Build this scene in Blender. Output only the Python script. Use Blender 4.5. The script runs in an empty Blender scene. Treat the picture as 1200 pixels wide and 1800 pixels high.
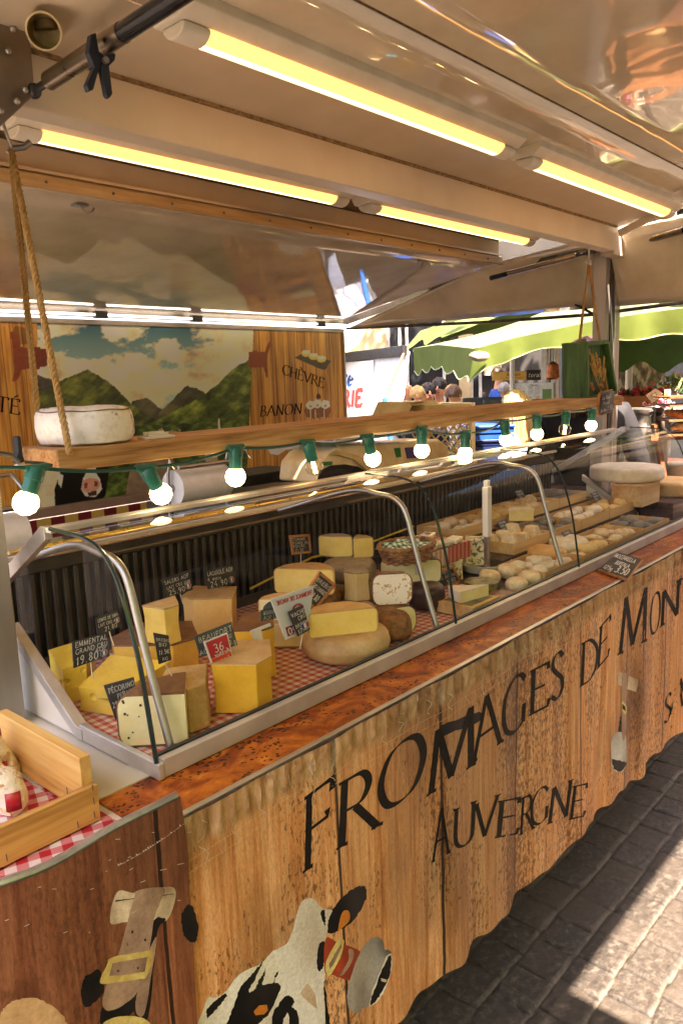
import bpy, bmesh, math, random
import numpy as np
from mathutils import Vector, Matrix, noise
rnd = random.Random(7)
RAD = math.radians
sc = bpy.context.scene
COL = sc.collection
# ------------------------------------------------------------------ camera
FPX = 1359.5; YAW = .838845; PIT = .16995; ROL = -.03537
CAM = Vector((0, 0, 1.62))
_fw = Vector((math.sin(YAW)*math.cos(PIT), math.cos(YAW)*math.cos(PIT), -math.sin(PIT)))
_r = Vector((math.cos(YAW), -math.sin(YAW), 0)); _u = _r.cross(_fw)
RT = math.cos(ROL)*_r + math.sin(ROL)*_u; UP = -math.sin(ROL)*_r + math.cos(ROL)*_u; FW = _fw
cd = bpy.data.cameras.new('camera'); cam = bpy.data.objects.new('camera', cd); COL.objects.link(cam)
cam.matrix_world = Matrix(((RT.x, UP.x, -FW.x, CAM.x), (RT.y, UP.y, -FW.y, CAM.y), (RT.z, UP.z, -FW.z, CAM.z), (0, 0, 0, 1)))
cd.sensor_fit = 'VERTICAL'; cd.sensor_height = 36; cd.lens = FPX/1800*36; cd.clip_start = .02; cd.clip_end = 500
sc.camera = cam
# ------------------------------------------------------------------ sky, sun, exposure
SUNTRAVEL = Vector((.55, 1.42, -2.5)).normalized()
SD = -SUNTRAVEL
w = bpy.data.worlds.new('World'); sc.world = w; w.use_nodes = True
nt = w.node_tree; bg = nt.nodes['Background']; sk = nt.nodes.new('ShaderNodeTexSky')
sk.sky_type = 'NISHITA'; sk.sun_disc = False; sk.sun_elevation = math.asin(SD.z); sk.sun_rotation = math.atan2(SD.x, SD.y)
sk.air_density = 1.0; sk.dust_density = 5
nt.links.new(sk.outputs[0], bg.inputs[0]); bg.inputs[1].default_value = .1
sl = bpy.data.lights.new('sun', 'SUN'); sl.energy = 4.6; sl.angle = RAD(.5); sl.color = (1, .9, .74)
so = bpy.data.objects.new('sun', sl); COL.objects.link(so); so.location = (-3, -6, 9)
so.rotation_euler = SUNTRAVEL.to_track_quat('-Z', 'Y').to_euler()
sc.view_settings.view_transform = 'Standard'; sc.view_settings.look = 'None'
sc.view_settings.exposure = 3.35; sc.view_settings.gamma = 1
sc.view_settings.use_white_balance = True; sc.view_settings.white_balance_temperature = 6950; sc.view_settings.white_balance_tint = 22
sc.render.engine = 'CYCLES'
cy = sc.cycles; cy.use_denoising = True; cy.max_bounces = 8; cy.diffuse_bounces = 4; cy.glossy_bounces = 4
cy.transparent_max_bounces = 16; cy.sample_clamp_indirect = 6; cy.caustics_reflective = False; cy.caustics_refractive = False
# ------------------------------------------------------------------ pixel helpers (photo pixels 1200 x 1800)
def ray(px, py): return FW*FPX + RT*(px-600) + UP*(900-py)
def at(px, py, x=None, y=None, z=None):
    d = ray(px, py)
    if x is not None: t = (x-CAM.x)/d.x
    elif y is not None: t = (y-CAM.y)/d.y
    else: t = (z-CAM.z)/d.z
    return CAM + d*t
def atd(px, py, dist):
    d = ray(px, py); return CAM + d*(dist/math.hypot(d.x, d.y))
def mpp(P): return (Vector(P)-CAM).dot(FW)/FPX
RV = Vector((_r.x, _r.y, 0)); FV = Vector((math.sin(YAW), math.cos(YAW), 0)); ZV = Vector((0, 0, 1))
# ------------------------------------------------------------------ colour and materials
def hx(s, k=1.0):
    v = [int(s[i:i+2], 16)/255 for i in (0, 2, 4)]
    return tuple(((x/12.92) if x <= .04045 else ((x+.055)/1.055)**2.4)*k for x in v)+(1,)
MC = {}
class NT:
    def __init__(s, name):
        s.m = bpy.data.materials.new(name); s.m.use_nodes = True; s.t = s.m.node_tree; s.b = s.t.nodes['Principled BSDF']
        s.out = s.t.nodes['Material Output']
        s.co = s.t.nodes.new('ShaderNodeTexCoord').outputs['Object']
    def n(s, typ, **kw):
        nd = s.t.nodes.new('ShaderNode'+typ)
        for k, v in kw.items():
            if k.startswith('i_'):
                nm = k[2:]; nd.inputs[int(nm) if nm.isdigit() else nm.replace('_', ' ')].default_value = v
            else: setattr(nd, k, v)
        return nd
    def l(s, a, b): s.t.links.new(a, b)
    def map(s, scale=(1, 1, 1), rot=(0, 0, 0), loc=(0, 0, 0)):
        m = s.n('Mapping'); m.inputs['Scale'].default_value = scale; m.inputs['Rotation'].default_value = rot; m.inputs['Location'].default_value = loc
        s.l(s.co, m.inputs[0]); return m.outputs[0]
    def noise(s, vec, scale=5, detail=4, rough=.55, dist=0):
        nd = s.n('TexNoise'); nd.inputs['Scale'].default_value = scale; nd.inputs['Detail'].default_value = detail
        nd.inputs['Roughness'].default_value = rough; nd.inputs['Distortion'].default_value = dist; s.l(vec, nd.inputs['Vector']); return nd.outputs['Fac']
    def ramp(s, fac, stops, interp='LINEAR'):
        r = s.n('ValToRGB'); cr = r.color_ramp; cr.interpolation = interp
        while len(cr.elements) < len(stops): cr.elements.new(.5)
        for e, (p, c) in zip(cr.elements, stops): e.position = p; e.color = c if len(c) == 4 else tuple(c)+(1,)
        s.l(fac, r.inputs[0]); return r.outputs[0]
    def mix(s, a, b, fac, mode='MIX'):
        m = s.n('MixRGB', blend_type=mode)
        for i, v in ((0, fac), (1, a), (2, b)):
            if hasattr(v, 'is_output'): s.l(v, m.inputs[i])
            else: m.inputs[i].default_value = v
        return m.outputs[0]
    def math(s, op, a, b=0.0, c=None):
        m = s.n('Math', operation=op)
        for i, v in enumerate((a, b, c)):
            if v is None: continue
            if hasattr(v, 'is_output'): s.l(v, m.inputs[i])
            else: m.inputs[i].default_value = v
        return m.outputs[0]
    def bump(s, h, strength=.3, dist=.01):
        b = s.n('Bump'); b.inputs['Strength'].default_value = strength; b.inputs['Distance'].default_value = dist
        s.l(h, b.inputs['Height']); s.l(b.outputs[0], s.b.inputs['Normal'])
    def base(s, v):
        if hasattr(v, 'is_output'): s.l(v, s.b.inputs['Base Color'])
        else: s.b.inputs['Base Color'].default_value = v
    def set(s, **kw):
        for k, v in kw.items():
            i = s.b.inputs[k.replace('_', ' ')]
            if hasattr(v, 'is_output'): s.l(v, i)
            else: i.default_value = v
def pm(name, col, rough=.6, metal=0, col2=None, scale=20, stretch=(1, 1, 1), lo=.35, hi=.65, bump=0, bscale=None, bdist=.004, spec=.5, coat=0, sss=0, detail=5):
    """plain procedural material: two tones mixed by noise, optional bump"""
    if name in MC: return MC[name]
    k = NT(name); c2 = col2 or tuple(x*.8 for x in col[:3])+(1,)
    v = k.map(stretch); nz = k.noise(v, scale, detail)
    k.base(k.ramp(nz, [(lo, c2), (hi, col)]))
    rr = k.math('MULTIPLY_ADD', nz, .25, rough-.12); k.set(Roughness=rr, Metallic=metal)
    k.b.inputs['Specular IOR Level'].default_value = spec
    if coat: k.set(Coat_Weight=coat, Coat_Roughness=.08)
    if sss: k.set(Subsurface_Weight=sss); k.b.inputs['Subsurface Radius'].default_value = (.012, .007, .003)
    if bump: k.bump(k.noise(v, bscale or scale*2, 6), bump, bdist)
    MC[name] = k.m; return k.m
def em(name, col, strength, rough=.4):
    if name in MC: return MC[name]
    k = NT(name); k.base(col); k.set(Emission_Color=col, Emission_Strength=strength, Roughness=rough); MC[name] = k.m; return k.m
# ------------------------------------------------------------------ mesh builder
class B:
    def __init__(s): s.v = []; s.f = []; s.mi = []; s.m = 0; s.vc = None
    def add(s, vs, fs):
        o = len(s.v); s.v += [tuple(p) for p in vs]
        for f in fs: s.f.append([i+o for i in f]); s.mi.append(s.m)
        return s
    def box(s, x0, x1, y0, y1, z0, z1, M=None):
        vs = [Vector((x, y, z)) for z in (z0, z1) for y in (y0, y1) for x in (x0, x1)]
        if M is not None: vs = [M @ p for p in vs]
        return s.add(vs, [(0, 2, 3, 1), (4, 5, 7, 6), (0, 1, 5, 4), (2, 6, 7, 3), (0, 4, 6, 2), (1, 3, 7, 5)])
    def bar(s, a, b, wx, wz, up=(0, 0, 1)):
        a = Vector(a); b = Vector(b); d = b-a; L = d.length; d.normalize(); u = Vector(up); x = d.cross(u).normalized(); u = x.cross(d)
        M = Matrix(((x.x, d.x, u.x, a.x), (x.y, d.y, u.y, a.y), (x.z, d.z, u.z, a.z), (0, 0, 0, 1)))
        return s.box(-wx/2, wx/2, 0, L, -wz/2, wz/2, M)
    def tube(s, path, r, n=10, cap=True):
        P = [Vector(p) for p in path]; N = len(P); rs = r if isinstance(r, (list, tuple)) else [r]*N
        t0 = (P[1]-P[0]).normalized(); a = Vector((0, 0, 1)) if abs(t0.z) < .9 else Vector((1, 0, 0)); x = t0.cross(a).normalized()
        vs = []; fs = []
        for i in range(N):
            t = (P[min(i+1, N-1)]-P[max(i-1, 0)]).normalized(); x = (x-t*x.dot(t)).normalized(); y = t.cross(x)
            for k in range(n):
                an = 2*math.pi*k/n; vs.append(P[i]+(x*math.cos(an)+y*math.sin(an))*rs[i])
        for i in range(N-1):
            for k in range(n): fs.append((i*n+k, i*n+(k+1) % n, (i+1)*n+(k+1) % n, (i+1)*n+k))
        if cap: fs += [tuple(range(n))[::-1], tuple(range((N-1)*n, N*n))]
        return s.add(vs, fs)
    def lathe(s, prof, c=(0, 0, 0), n=28, a0=0, a1=2*math.pi, M=None):
        c = Vector(c); full = abs(a1-a0-2*math.pi) < 1e-6; m = n if full else n+1; vs = []; fs = []; K = len(prof)
        for i in range(m):
            an = a0+(a1-a0)*i/n
            for r_, z_ in prof:
                p = Vector((r_*math.cos(an), r_*math.sin(an), z_)); vs.append((M @ p if M is not None else p)+c)
        for i in range(n):
            j = (i+1) % m
            for k in range(K-1): fs.append((i*K+k, j*K+k, j*K+k+1, i*K+k+1))
        return s.add(vs, fs)
    def prism(s, pts, ext):
        e = Vector(ext); n = len(pts); pts = [Vector(p) for p in pts]
        return s.add(pts+[p+e for p in pts], [tuple(range(n))[::-1], tuple(range(n, 2*n))]+[(i, (i+1) % n, n+(i+1) % n, n+i) for i in range(n)])
    def poly(s, pts): return s.add(pts, [tuple(range(len(pts)))])
    def grid(s, fn, nu, nv):
        vs = [fn(i/nu, j/nv) for j in range(nv+1) for i in range(nu+1)]
        return s.add(vs, [(j*(nu+1)+i, j*(nu+1)+i+1, (j+1)*(nu+1)+i+1, (j+1)*(nu+1)+i) for j in range(nv) for i in range(nu)])
    def ball(s, c, r, n=12, sx=1, sy=1, sz=1):
        return s.lathe([(max(1e-7, r*math.sin(math.pi*i/n)), -r*math.cos(math.pi*i/n)) for i in range(n+1)], c, n*2, M=Matrix.Diagonal((sx, sy, sz)))
    def build(s, name, mats, parent=None, bevel=0, seg=2, rough=0, rscale=20, sub=0, thick=0, merge=True, sharp=38):
        me = bpy.data.meshes.new(name); me.from_pydata(s.v, [], s.f)
        mats = mats if isinstance(mats, (list, tuple)) else [mats]
        for m in mats: me.materials.append(m)
        me.polygons.foreach_set('material_index', s.mi)
        bm = bmesh.new(); bm.from_mesh(me)
        if merge: bmesh.ops.remove_doubles(bm, verts=bm.verts, dist=1e-6)
        if sub: bmesh.ops.subdivide_edges(bm, edges=bm.edges, cuts=sub, use_grid_fill=True)
        bmesh.ops.recalc_face_normals(bm, faces=bm.faces)
        if rough:
            for v_ in bm.verts: v_.co += v_.normal*(noise.noise(v_.co*rscale)*rough)
        bm.to_mesh(me); bm.free()
        if s.vc is not None and len(s.vc) == len(me.vertices):
            ca = me.color_attributes.new('tint', 'FLOAT_COLOR', 'POINT'); ca.data.foreach_set('color', [q for c_ in s.vc for q in (c_[0], c_[1], c_[2], 1)])
        me.polygons.foreach_set('use_smooth', [True]*len(me.polygons)); me.set_sharp_from_angle(angle=RAD(sharp))
        o = bpy.data.objects.new(name, me); COL.objects.link(o)
        if parent is not None: par(o, parent)
        if thick:
            md = o.modifiers.new('solid', 'SOLIDIFY'); md.thickness = thick; md.offset = 0
        if bevel:
            md = o.modifiers.new('bevel', 'BEVEL'); md.width = bevel; md.segments = seg; md.limit_method = 'ANGLE'; md.angle_limit = RAD(35); md.harden_normals = True
        return o
def par(o, p):
    o.parent = p; o.matrix_parent_inverse = p.matrix_world.inverted() if p.parent is None else Matrix.Identity(4)
def thing(name, label, cat, loc=(0, 0, 0), group=None):
    o = bpy.data.objects.new(name, None); COL.objects.link(o); o.location = loc; o.empty_display_size = .05
    o.matrix_world = Matrix.Translation(Vector(loc)); tag(o, label, cat, group); return o
def tag(o, label, cat, group=None):
    o['label'] = label; o['category'] = cat
    if group: o['group'] = group
    return o
def struct(o): o['kind'] = 'structure'; return o
def copy_tree(o, off, label=None, rotz=0):
    r = o.copy(); COL.objects.link(r); r.location = o.location+Vector(off); r.rotation_euler.z += rotz
    if label: r['label'] = label
    def rec(src, dst):
        for ch in src.children:
            c = ch.copy(); COL.objects.link(c); c.parent = dst; rec(ch, c)
    rec(o, r); return r
# ------------------------------------------------------------------ stroke lettering
def C(*p): return ('c', p)
GL = {
'A': (.78, [[(0, 0), (.38, 1)], [(.38, 1), (.78, 0)], [(.14, .36), (.62, .36)]]),
'B': (.58, [[(.08, 0), (.08, 1)], C((.08, 1), (.36, .99), (.47, .78), (.36, .56), (.08, .53)), C((.08, .53), (.42, .51), (.56, .27), (.42, .03), (.08, 0))]),
'C': (.74, [C((.72, .84), (.55, .98), (.3, .97), (.08, .75), (.04, .45), (.14, .14), (.38, 0), (.58, .03), (.74, .17))]),
'D': (.76, [[(.08, 0), (.08, 1)], C((.08, 1), (.4, .98), (.68, .75), (.74, .48), (.65, .2), (.42, .03), (.08, 0))]),
'E': (.56, [[(.08, 0), (.08, 1)], [(.08, 1), (.52, 1), (.53, .86)], [(.08, .53), (.44, .53)], [(.08, 0), (.54, 0), (.58, .16)]]),
'F': (.52, [[(.08, 0), (.08, 1)], [(.08, 1), (.52, 1), (.53, .84)], [(.08, .52), (.44, .52), (.44, .62)]]),
'G': (.8, [C((.72, .84), (.55, .98), (.3, .97), (.08, .75), (.04, .45), (.14, .14), (.38, 0), (.58, .02), (.72, .1)), [(.72, .06), (.72, .4)]]),
'H': (.74, [[(.08, 0), (.08, 1)], [(.66, 0), (.66, 1)], [(.08, .52), (.66, .52)]]),
'I': (.2, [[(.1, 0), (.1, 1)]]),
'J': (.35, [C((.25, 1), (.25, .2), (.16, 0), (0, .05))]),
'K': (.66, [[(.08, 0), (.08, 1)], [(.58, 1), (.1, .48)], [(.24, .6), (.66, 0)]]),
'L': (.54, [[(.08, 1), (.08, 0)], [(.08, 0), (.5, 0), (.54, .15)]]),
'M': (.92, [[(.06, 0), (.14, 1)], [(.14, 1), (.46, .05)], [(.46, .05), (.8, 1)], [(.8, 1), (.86, 0)]]),
'N': (.76, [[(.1, 0), (.1, 1)], [(.1, 1), (.68, 0)], [(.68, 0), (.68, 1)]]),
'O': (.84, [C((.42, 1), (.16, .89), (.03, .5), (.16, .11), (.42, 0), (.68, .11), (.81, .5), (.68, .89), (.42, 1))]),
'P': (.54, [[(.08, 0), (.08, 1)], C((.08, 1), (.4, .98), (.52, .74), (.4, .5), (.08, .46))]),
'Q': (.84, [C((.42, 1), (.16, .89), (.03, .5), (.16, .11), (.42, 0), (.68, .11), (.81, .5), (.68, .89), (.42, 1)), [(.45, .05), (.85, -.15)]]),
'R': (.68, [[(.08, 0), (.08, 1)], C((.08, 1), (.38, .98), (.5, .77), (.38, .55), (.08, .52)), [(.28, .52), (.68, 0)]]),
'S': (.5, [C((.44, .86), (.3, .99), (.1, .93), (.07, .73), (.25, .54), (.43, .36), (.44, .13), (.25, 0), (.03, .12))]),
'T': (.68, [[(.34, 0), (.34, 1)], [(0, .86), (.02, 1), (.66, 1), (.68, .86)]]),
'U': (.74, [C((.1, 1), (.1, .3), (.2, .06), (.4, 0), (.57, .08), (.64, .3), (.64, 1))]),
'V': (.76, [[(.02, 1), (.39, 0)], [(.39, 0), (.74, 1)]]),
'W': (1.05, [[(.02, 1), (.3, 0)], [(.3, 0), (.54, 1)], [(.54, 1), (.8, 0)], [(.8, 0), (1.03, 1)]]),
'X': (.68, [[(.04, 1), (.66, 0)], [(.62, 1), (.03, 0)]]), 'Y': (.66, [[(.02, 1), (.33, .5)], [(.64, 1), (.33, .5)], [(.33, .5), (.33, 0)]]),
'Z': (.62, [[(.04, 1), (.6, 1)], [(.6, 1), (.03, 0)], [(.03, 0), (.6, 0)]]),
'0': (.5, [C((.25, 1), (.05, .75), (.05, .25), (.25, 0), (.45, .25), (.45, .75), (.25, 1))]), '1': (.3, [[(.05, .75), (.2, 1), (.2, 0)]]),
'2': (.5, [C((.04, .8), (.22, 1), (.42, .85), (.4, .6), (.04, 0)), [(.04, 0), (.48, 0)]]),
'3': (.48, [C((.05, .92), (.25, 1), (.42, .8), (.3, .56), (.18, .54)), C((.18, .54), (.42, .44), (.42, .12), (.22, 0), (.03, .1))]),
'4': (.52, [[(.32, 1), (.03, .32), (.5, .32)], [(.36, .55), (.36, -.05)]]),
'5': (.48, [[(.42, 1), (.1, 1), (.08, .58)], C((.08, .58), (.3, .63), (.44, .35), (.3, .03), (.04, .06))]),
'6': (.48, [C((.4, .97), (.15, .75), (.05, .3), (.22, 0), (.43, .2), (.38, .48), (.2, .54), (.06, .35))]),
'7': (.46, [[(.03, 1), (.44, 1), (.15, 0)]]),
'8': (.48, [C((.24, .54), (.07, .75), (.24, 1), (.41, .75), (.24, .54), (.05, .25), (.24, 0), (.43, .25), (.24, .54))]),
'9': (.48, [C((.43, .7), (.25, .45), (.06, .7), (.24, 1), (.42, .78), (.38, .3), (.2, 0))]),
'a': (.46, [C((.38, .55), (.2, .62), (.05, .4), (.1, .05), (.3, .08), (.38, .4)), [(.38, .6), (.4, 0)]]),
'c': (.4, [C((.38, .5), (.22, .62), (.05, .4), (.12, .05), (.28, 0), (.4, .1))]),
'e': (.44, [C((.06, .32), (.38, .36), (.32, .58), (.14, .56), (.05, .3), (.15, .02), (.4, .08))]),
'f': (.36, [C((.36, .92), (.22, 1), (.15, .8), (.12, 0)), [(.02, .58), (.3, .58)]]),
'i': (.18, [[(.08, .6), (.08, 0)], [(.08, .8), (.08, .84)]]), 'l': (.18, [[(.08, 1), (.08, 0)]]),
'm': (.66, [[(.06, 0), (.06, .6)], C((.06, .4), (.2, .6), (.3, .5), (.3, 0)), C((.3, .4), (.46, .6), (.56, .5), (.56, 0))]),
'n': (.46, [[(.06, 0), (.06, .6)], C((.06, .4), (.2, .6), (.36, .52), (.38, .3), (.38, 0))]),
'o': (.46, [C((.22, .6), (.05, .4), (.08, .1), (.22, 0), (.38, .12), (.39, .45), (.22, .6))]),
'r': (.34, [[(.06, 0), (.06, .6)], C((.06, .38), (.18, .56), (.32, .58))]),
's': (.36, [C((.32, .52), (.16, .6), (.08, .44), (.28, .22), (.26, .03), (.04, .06))]),
't': (.34, [C((.14, .9), (.12, .15), (.2, 0), (.32, .06)), [(.02, .6), (.3, .6)]]),
'u': (.46, [C((.06, .6), (.06, .15), (.2, 0), (.36, .2)), [(.38, .6), (.38, 0)]]),
'd': (.46, [C((.38, .5), (.2, .6), (.05, .35), (.12, .03), (.3, .06), (.38, .3)), [(.38, 1), (.39, 0)]]),
'v': (.42, [[(.02, .6), (.2, 0), (.4, .6)]]), 'p': (.46, [[(.06, -.35), (.06, .6)], C((.06, .45), (.22, .62), (.4, .4), (.34, .05), (.18, 0), (.06, .15))]),
'g': (.46, [C((.38, .5), (.2, .6), (.05, .35), (.12, .03), (.3, .06), (.38, .3)), C((.38, .6), (.38, -.2), (.22, -.36), (.05, -.25))]),
'h': (.46, [[(.06, 0), (.06, 1)], C((.06, .4), (.2, .6), (.36, .52), (.38, .3), (.38, 0))]),
"'": (.2, [[(.1, 1), (.08, .78)]]), '.': (.2, [[(.08, 0), (.1, .06)]]), ',': (.2, [[(.1, .05), (.05, -.14)]]), '-': (.36, [[(.04, .45), (.32, .45)]]),
'/': (.4, [[(0, -.05), (.36, 1.02)]]), ' ': (.34, []), '~': (.5, [C((.02, .4), (.15, .55), (.32, .35), (.48, .5))]),
'^': (.3, [[(.05, .6), (.08, .95), (.25, .95), (.25, .6), (.05, .6)]]), '!': (.2, [[(.1, 1), (.08, .3)], [(.09, 0), (.1, .05)]]),
}
ACC = {'É': ('E', [[(.2, 1.1), (.42, 1.28)]]), 'È': ('E', [[(.18, 1.28), (.38, 1.1)]]), 'é': ('e', [[(.18, .72), (.34, .9)]]), 'Ô': ('O', [[(.25, 1.1), (.42, 1.25), (.58, 1.1)]]), '€': ('C', [[(-.05, .58), (.5, .58)], [(-.05, .4), (.46, .4)]])}
for k_, (b_, st_) in ACC.items(): GL[k_] = (GL[b_][0], GL[b_][1]+st_)
def smooth_pts(p, n=5):
    p = [Vector(q).to_3d() for q in p]; out = []
    closed = (p[0]-p[-1]).length < 1e-5
    for i in range(len(p)-1):
        a = p[i-1] if i else (p[-2] if closed else p[0]*2-p[1]); b = p[i]; c = p[i+1]
        d = p[i+2] if i+2 < len(p) else (p[1] if closed else p[-1]*2-p[-2])
        for k in range(n):
            t = k/n; out.append(.5*((2*b)+(c-a)*t+(2*a-5*b+4*c-d)*t*t+(3*b-a-3*c+d)*t**3))
    out.append(p[-1]); return [(q.x, q.y) for q in out]
def glyph(ch, roman=False):
    wd, st = GL.get(ch, GL['.']); out = []
    for s_ in st:
        if isinstance(s_, tuple): out.append(smooth_pts(s_[1]))
        else:
            pts = []
            for a, b in zip(s_, s_[1:]):
                m = max(1, int(math.dist(a, b)/.12)) if roman else 1
                pts += [(a[0]+(b[0]-a[0])*i/m, a[1]+(b[1]-a[1])*i/m) for i in range(m)]
            out.append(pts+[s_[-1]])
    if roman:
        ends = [s_[e] for s_ in st if not isinstance(s_, tuple) for e in (0, -1) if len(s_) == 2 and abs(s_[1][1]-s_[0][1]) > .5]
        ends += [(.1, 1), (.64, 1)] if ch == 'U' else []
        cnt = {}
        for e in ends: cnt[e] = cnt.get(e, 0)+1
        for (x, y), c in cnt.items():
            if y in (0, 1) and c == 1 and not (ch in 'EFBDPRL' and (y == 1 and ch != 'L')) and not (ch in 'EDBL' and y == 0): out.append([(x-.1, y), (x, y+(.012 if y == 0 else -.012)), (x+.1, y)])
            elif y in (0, 1) and c == 1: out.append([(x-.1, y), (x, y)])
    return wd, out
LIFT = [0]
def ribbon(b, pts, wfn, fn):
    n = len(pts)
    if n < 2: return
    LIFT[0] = (LIFT[0]+1) % 40; lift = LIFT[0]*.00002
    vs = []
    for i in range(n):
        a = pts[max(i-1, 0)]; c = pts[min(i+1, n-1)]; dx, dy = c[0]-a[0], c[1]-a[1]; L = math.hypot(dx, dy) or 1
        nx, ny = -dy/L, dx/L; wd = wfn(dx/L, dy/L)/2; ex = 0
        if i == 0 or i == n-1: ex = (-.25 if i == 0 else .25)*wd
        px, py = pts[i][0]+dx/L*ex, pts[i][1]+dy/L*ex
        vs += [fn(px+nx*wd, py+ny*wd, lift), fn(px-nx*wd, py-ny*wd, lift)]
    b.add(vs, [(2*i, 2*i+1, 2*i+3, 2*i+2) for i in range(n-1)])
def nib(thick, thin, ang=18):
    ca, sa = math.cos(RAD(ang)), math.sin(RAD(ang))
    return lambda dx, dy: thin+(thick-thin)*abs(dy*ca-dx*sa)
def chalk(t): return lambda dx, dy: t
def text(b, s_, fn, h, pen, sp=.16, roman=False, jit=0, slant=0, align=0, u0=0, fit=None):
    """fn(u,v,lift)->3D point; h = cap height in u,v units"""
    gs = [glyph(c, roman) for c in s_]; W = sum(g[0]+sp for g in gs)-sp
    sx = h if fit is None else min(h*1.3, fit/W)
    x = u0-(W*sx*align)
    for g in gs:
        dy = rnd.uniform(-jit, jit); k = 1+rnd.uniform(-jit, jit)
        for st in g[1]:
            pts = [((x+(p[0]+slant*p[1])*sx), (p[1]*k+dy)*h) for p in st]
            ribbon(b, pts, lambda dx, dy_: pen(dx, dy_)*h, fn)
        x += (g[0]+sp)*sx
# ------------------------------------------------------------------ shared materials
def wood(name, c1, c2, c3, axis='x', scale=18, rough=.6, bump=.25, planks=None, coat=0):
    """grain running along axis"""
    if name in MC: return MC[name]
    k = NT(name); st = {'x': (.06, 1, 1), 'y': (1, .06, 1), 'z': (1, 1, .06)}[axis]
    v = k.map(st); n1 = k.noise(v, scale, 6, .6, .6); n2 = k.noise(v, scale*5, 3, .6)
    f = k.math('ADD', k.math('MULTIPLY', n1, .7), k.math('MULTIPLY', n2, .3))
    col = k.ramp(f, [(.36, c3), (.47, c2), (.6, c1)])
    big = k.noise(k.map((1, 1, 1)), 2.2, 3); col = k.mix(col, k.mix(col, c3, .5), k.math('MULTIPLY', big, .55))
    k.base(col); k.set(Roughness=rough); k.bump(f, bump, .003)
    if coat: k.set(Coat_Weight=coat, Coat_Roughness=.12)
    MC[name] = k.m; return k.m
def gingham(name, red, pink, white, per=.02, ang=0, rough=.7):
    if name in MC: return MC[name]
    k = NT(name); v = k.map((1/per, 1/per, 1), (0, 0, RAD(ang))); sp = k.n('SeparateXYZ'); k.l(v, sp.inputs[0])
    a = k.math('GREATER_THAN', k.math('FRACT', sp.outputs[0]), .5); b = k.math('GREATER_THAN', k.math('FRACT', sp.outputs[1]), .5)
    f = k.math('MULTIPLY', k.math('ADD', a, b), .5)
    c = k.ramp(f, [(0, white), (.25, pink), (.75, red)], 'CONSTANT'); nz = k.noise(k.co, 9, 3)
    k.base(k.mix(c, (.75, .68, .6, 1), k.math('MULTIPLY', nz, .5), 'MULTIPLY')); k.set(Roughness=rough); k.bump(k.noise(k.co, 7, 2), .3, .01); MC[name] = k.m; return k.m
def glassmat(name, tint=(.96, .98, .97, 1), gain=1.6, base=.04):
    if name in MC: return MC[name]
    k = NT(name); t = k.n('BsdfTransparent'); t.inputs[0].default_value = tint; g = k.n('BsdfGlossy'); g.inputs['Roughness'].default_value = .015
    lw = k.n('LayerWeight'); lw.inputs[0].default_value = .5
    p5 = k.math('POWER', lw.outputs['Facing'], 5); fac = k.math('MULTIPLY_ADD', p5, (1-base)*gain*.8, base*gain); fac = k.math('MINIMUM', fac, .9)
    m = k.n('MixShader'); k.l(fac, m.inputs[0]); k.l(t.outputs[0], m.inputs[1]); k.l(g.outputs[0], m.inputs[2]); k.l(m.outputs[0], k.out.inputs[0])
    k.t.nodes.remove(k.b); MC[name] = k.m; return k.m
def gloss_paint(name, col, col2, rough=.09, wob=.05, wscale=3):
    """lacquered flap sheet: slightly wavy, smudged"""
    if name in MC: return MC[name]
    k = NT(name); nz = k.noise(k.co, 6, 6); k.base(k.ramp(nz, [(.35, col2), (.6, col)]))
    k.set(Roughness=k.math('MULTIPLY_ADD', k.noise(k.co, 14, 4), .08, rough-.04), Coat_Weight=.6, Coat_Roughness=.02, Coat_IOR=1.7); k.b.inputs['Specular IOR Level'].default_value = .7
    bn = k.n('Bump'); bn.inputs['Strength'].default_value = 1; bn.inputs['Distance'].default_value = wob; k.l(k.noise(k.co, wscale, 2, .5), bn.inputs['Height'])
    k.l(bn.outputs[0], k.b.inputs['Normal']); k.l(bn.outputs[0], k.b.inputs['Coat Normal']); MC[name] = k.m; return k.m
alu = pm('aluminium', (.62, .6, .57, 1), .32, .9, (.5, .48, .46, 1), 30, (.05, 1, 1))
alu_dull = pm('dull_aluminium', (.66, .62, .56, 1), .45, .55, (.52, .48, .43, 1), 12)
steel = pm('steel_tube', (.46, .42, .37, 1), .4, 1, (.38, .35, .31, 1), 40)
steel_dk = pm('dark_steel', (.2, .19, .18, 1), .4, .85, (.1, .095, .09, 1), 18)
black = pm('black_rubber', (.012, .012, .013, 1), .45, 0, (.03, .03, .03, 1), 30)
blackg = pm('gloss_black', (.01, .01, .012, 1), .2)
cream = pm('cream_paint', hx('E4DBCA'), .4, 0, hx('D8CCB8'), 7, lo=.3, hi=.7)
white_pl = pm('white_plastic', hx('E6E0D4'), .4, 0, hx('D8D0C2'), 12)
beige_pl = pm('cream_plastic', hx('F4E0B0'), .35, 0, hx('D2B47A'), 8)
board_blk = pm('chalkboard', (.018, .017, .018, 1), .55, 0, (.04, .038, .036, 1), 45)
chalkw = pm('chalk_white', (.8, .79, .76, 1), .9, 0, (.5, .5, .48, 1), 160)
paper = pm('white_paper', (.82, .8, .76, 1), .8, 0, (.72, .7, .66, 1), 25)
inkblack = pm('black_print', (.008, .006, .005, 1), .7, 0, (.014, .01, .008, 1), 60, spec=.15)
redp = pm('red_print', (.55, .03, .04, 1), .5); bluep = pm('blue_print', (.03, .06, .25, 1), .5)
frame_w = wood('sign_frame_wood', hx('C98A55'), hx('B97843'), hx('8E5528'), 'x', 40)
pine = wood('pine_crate_wood', hx('E8BE72'), hx('D6A052'), hx('94642C'), 'x', 16, bump=.3)
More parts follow.
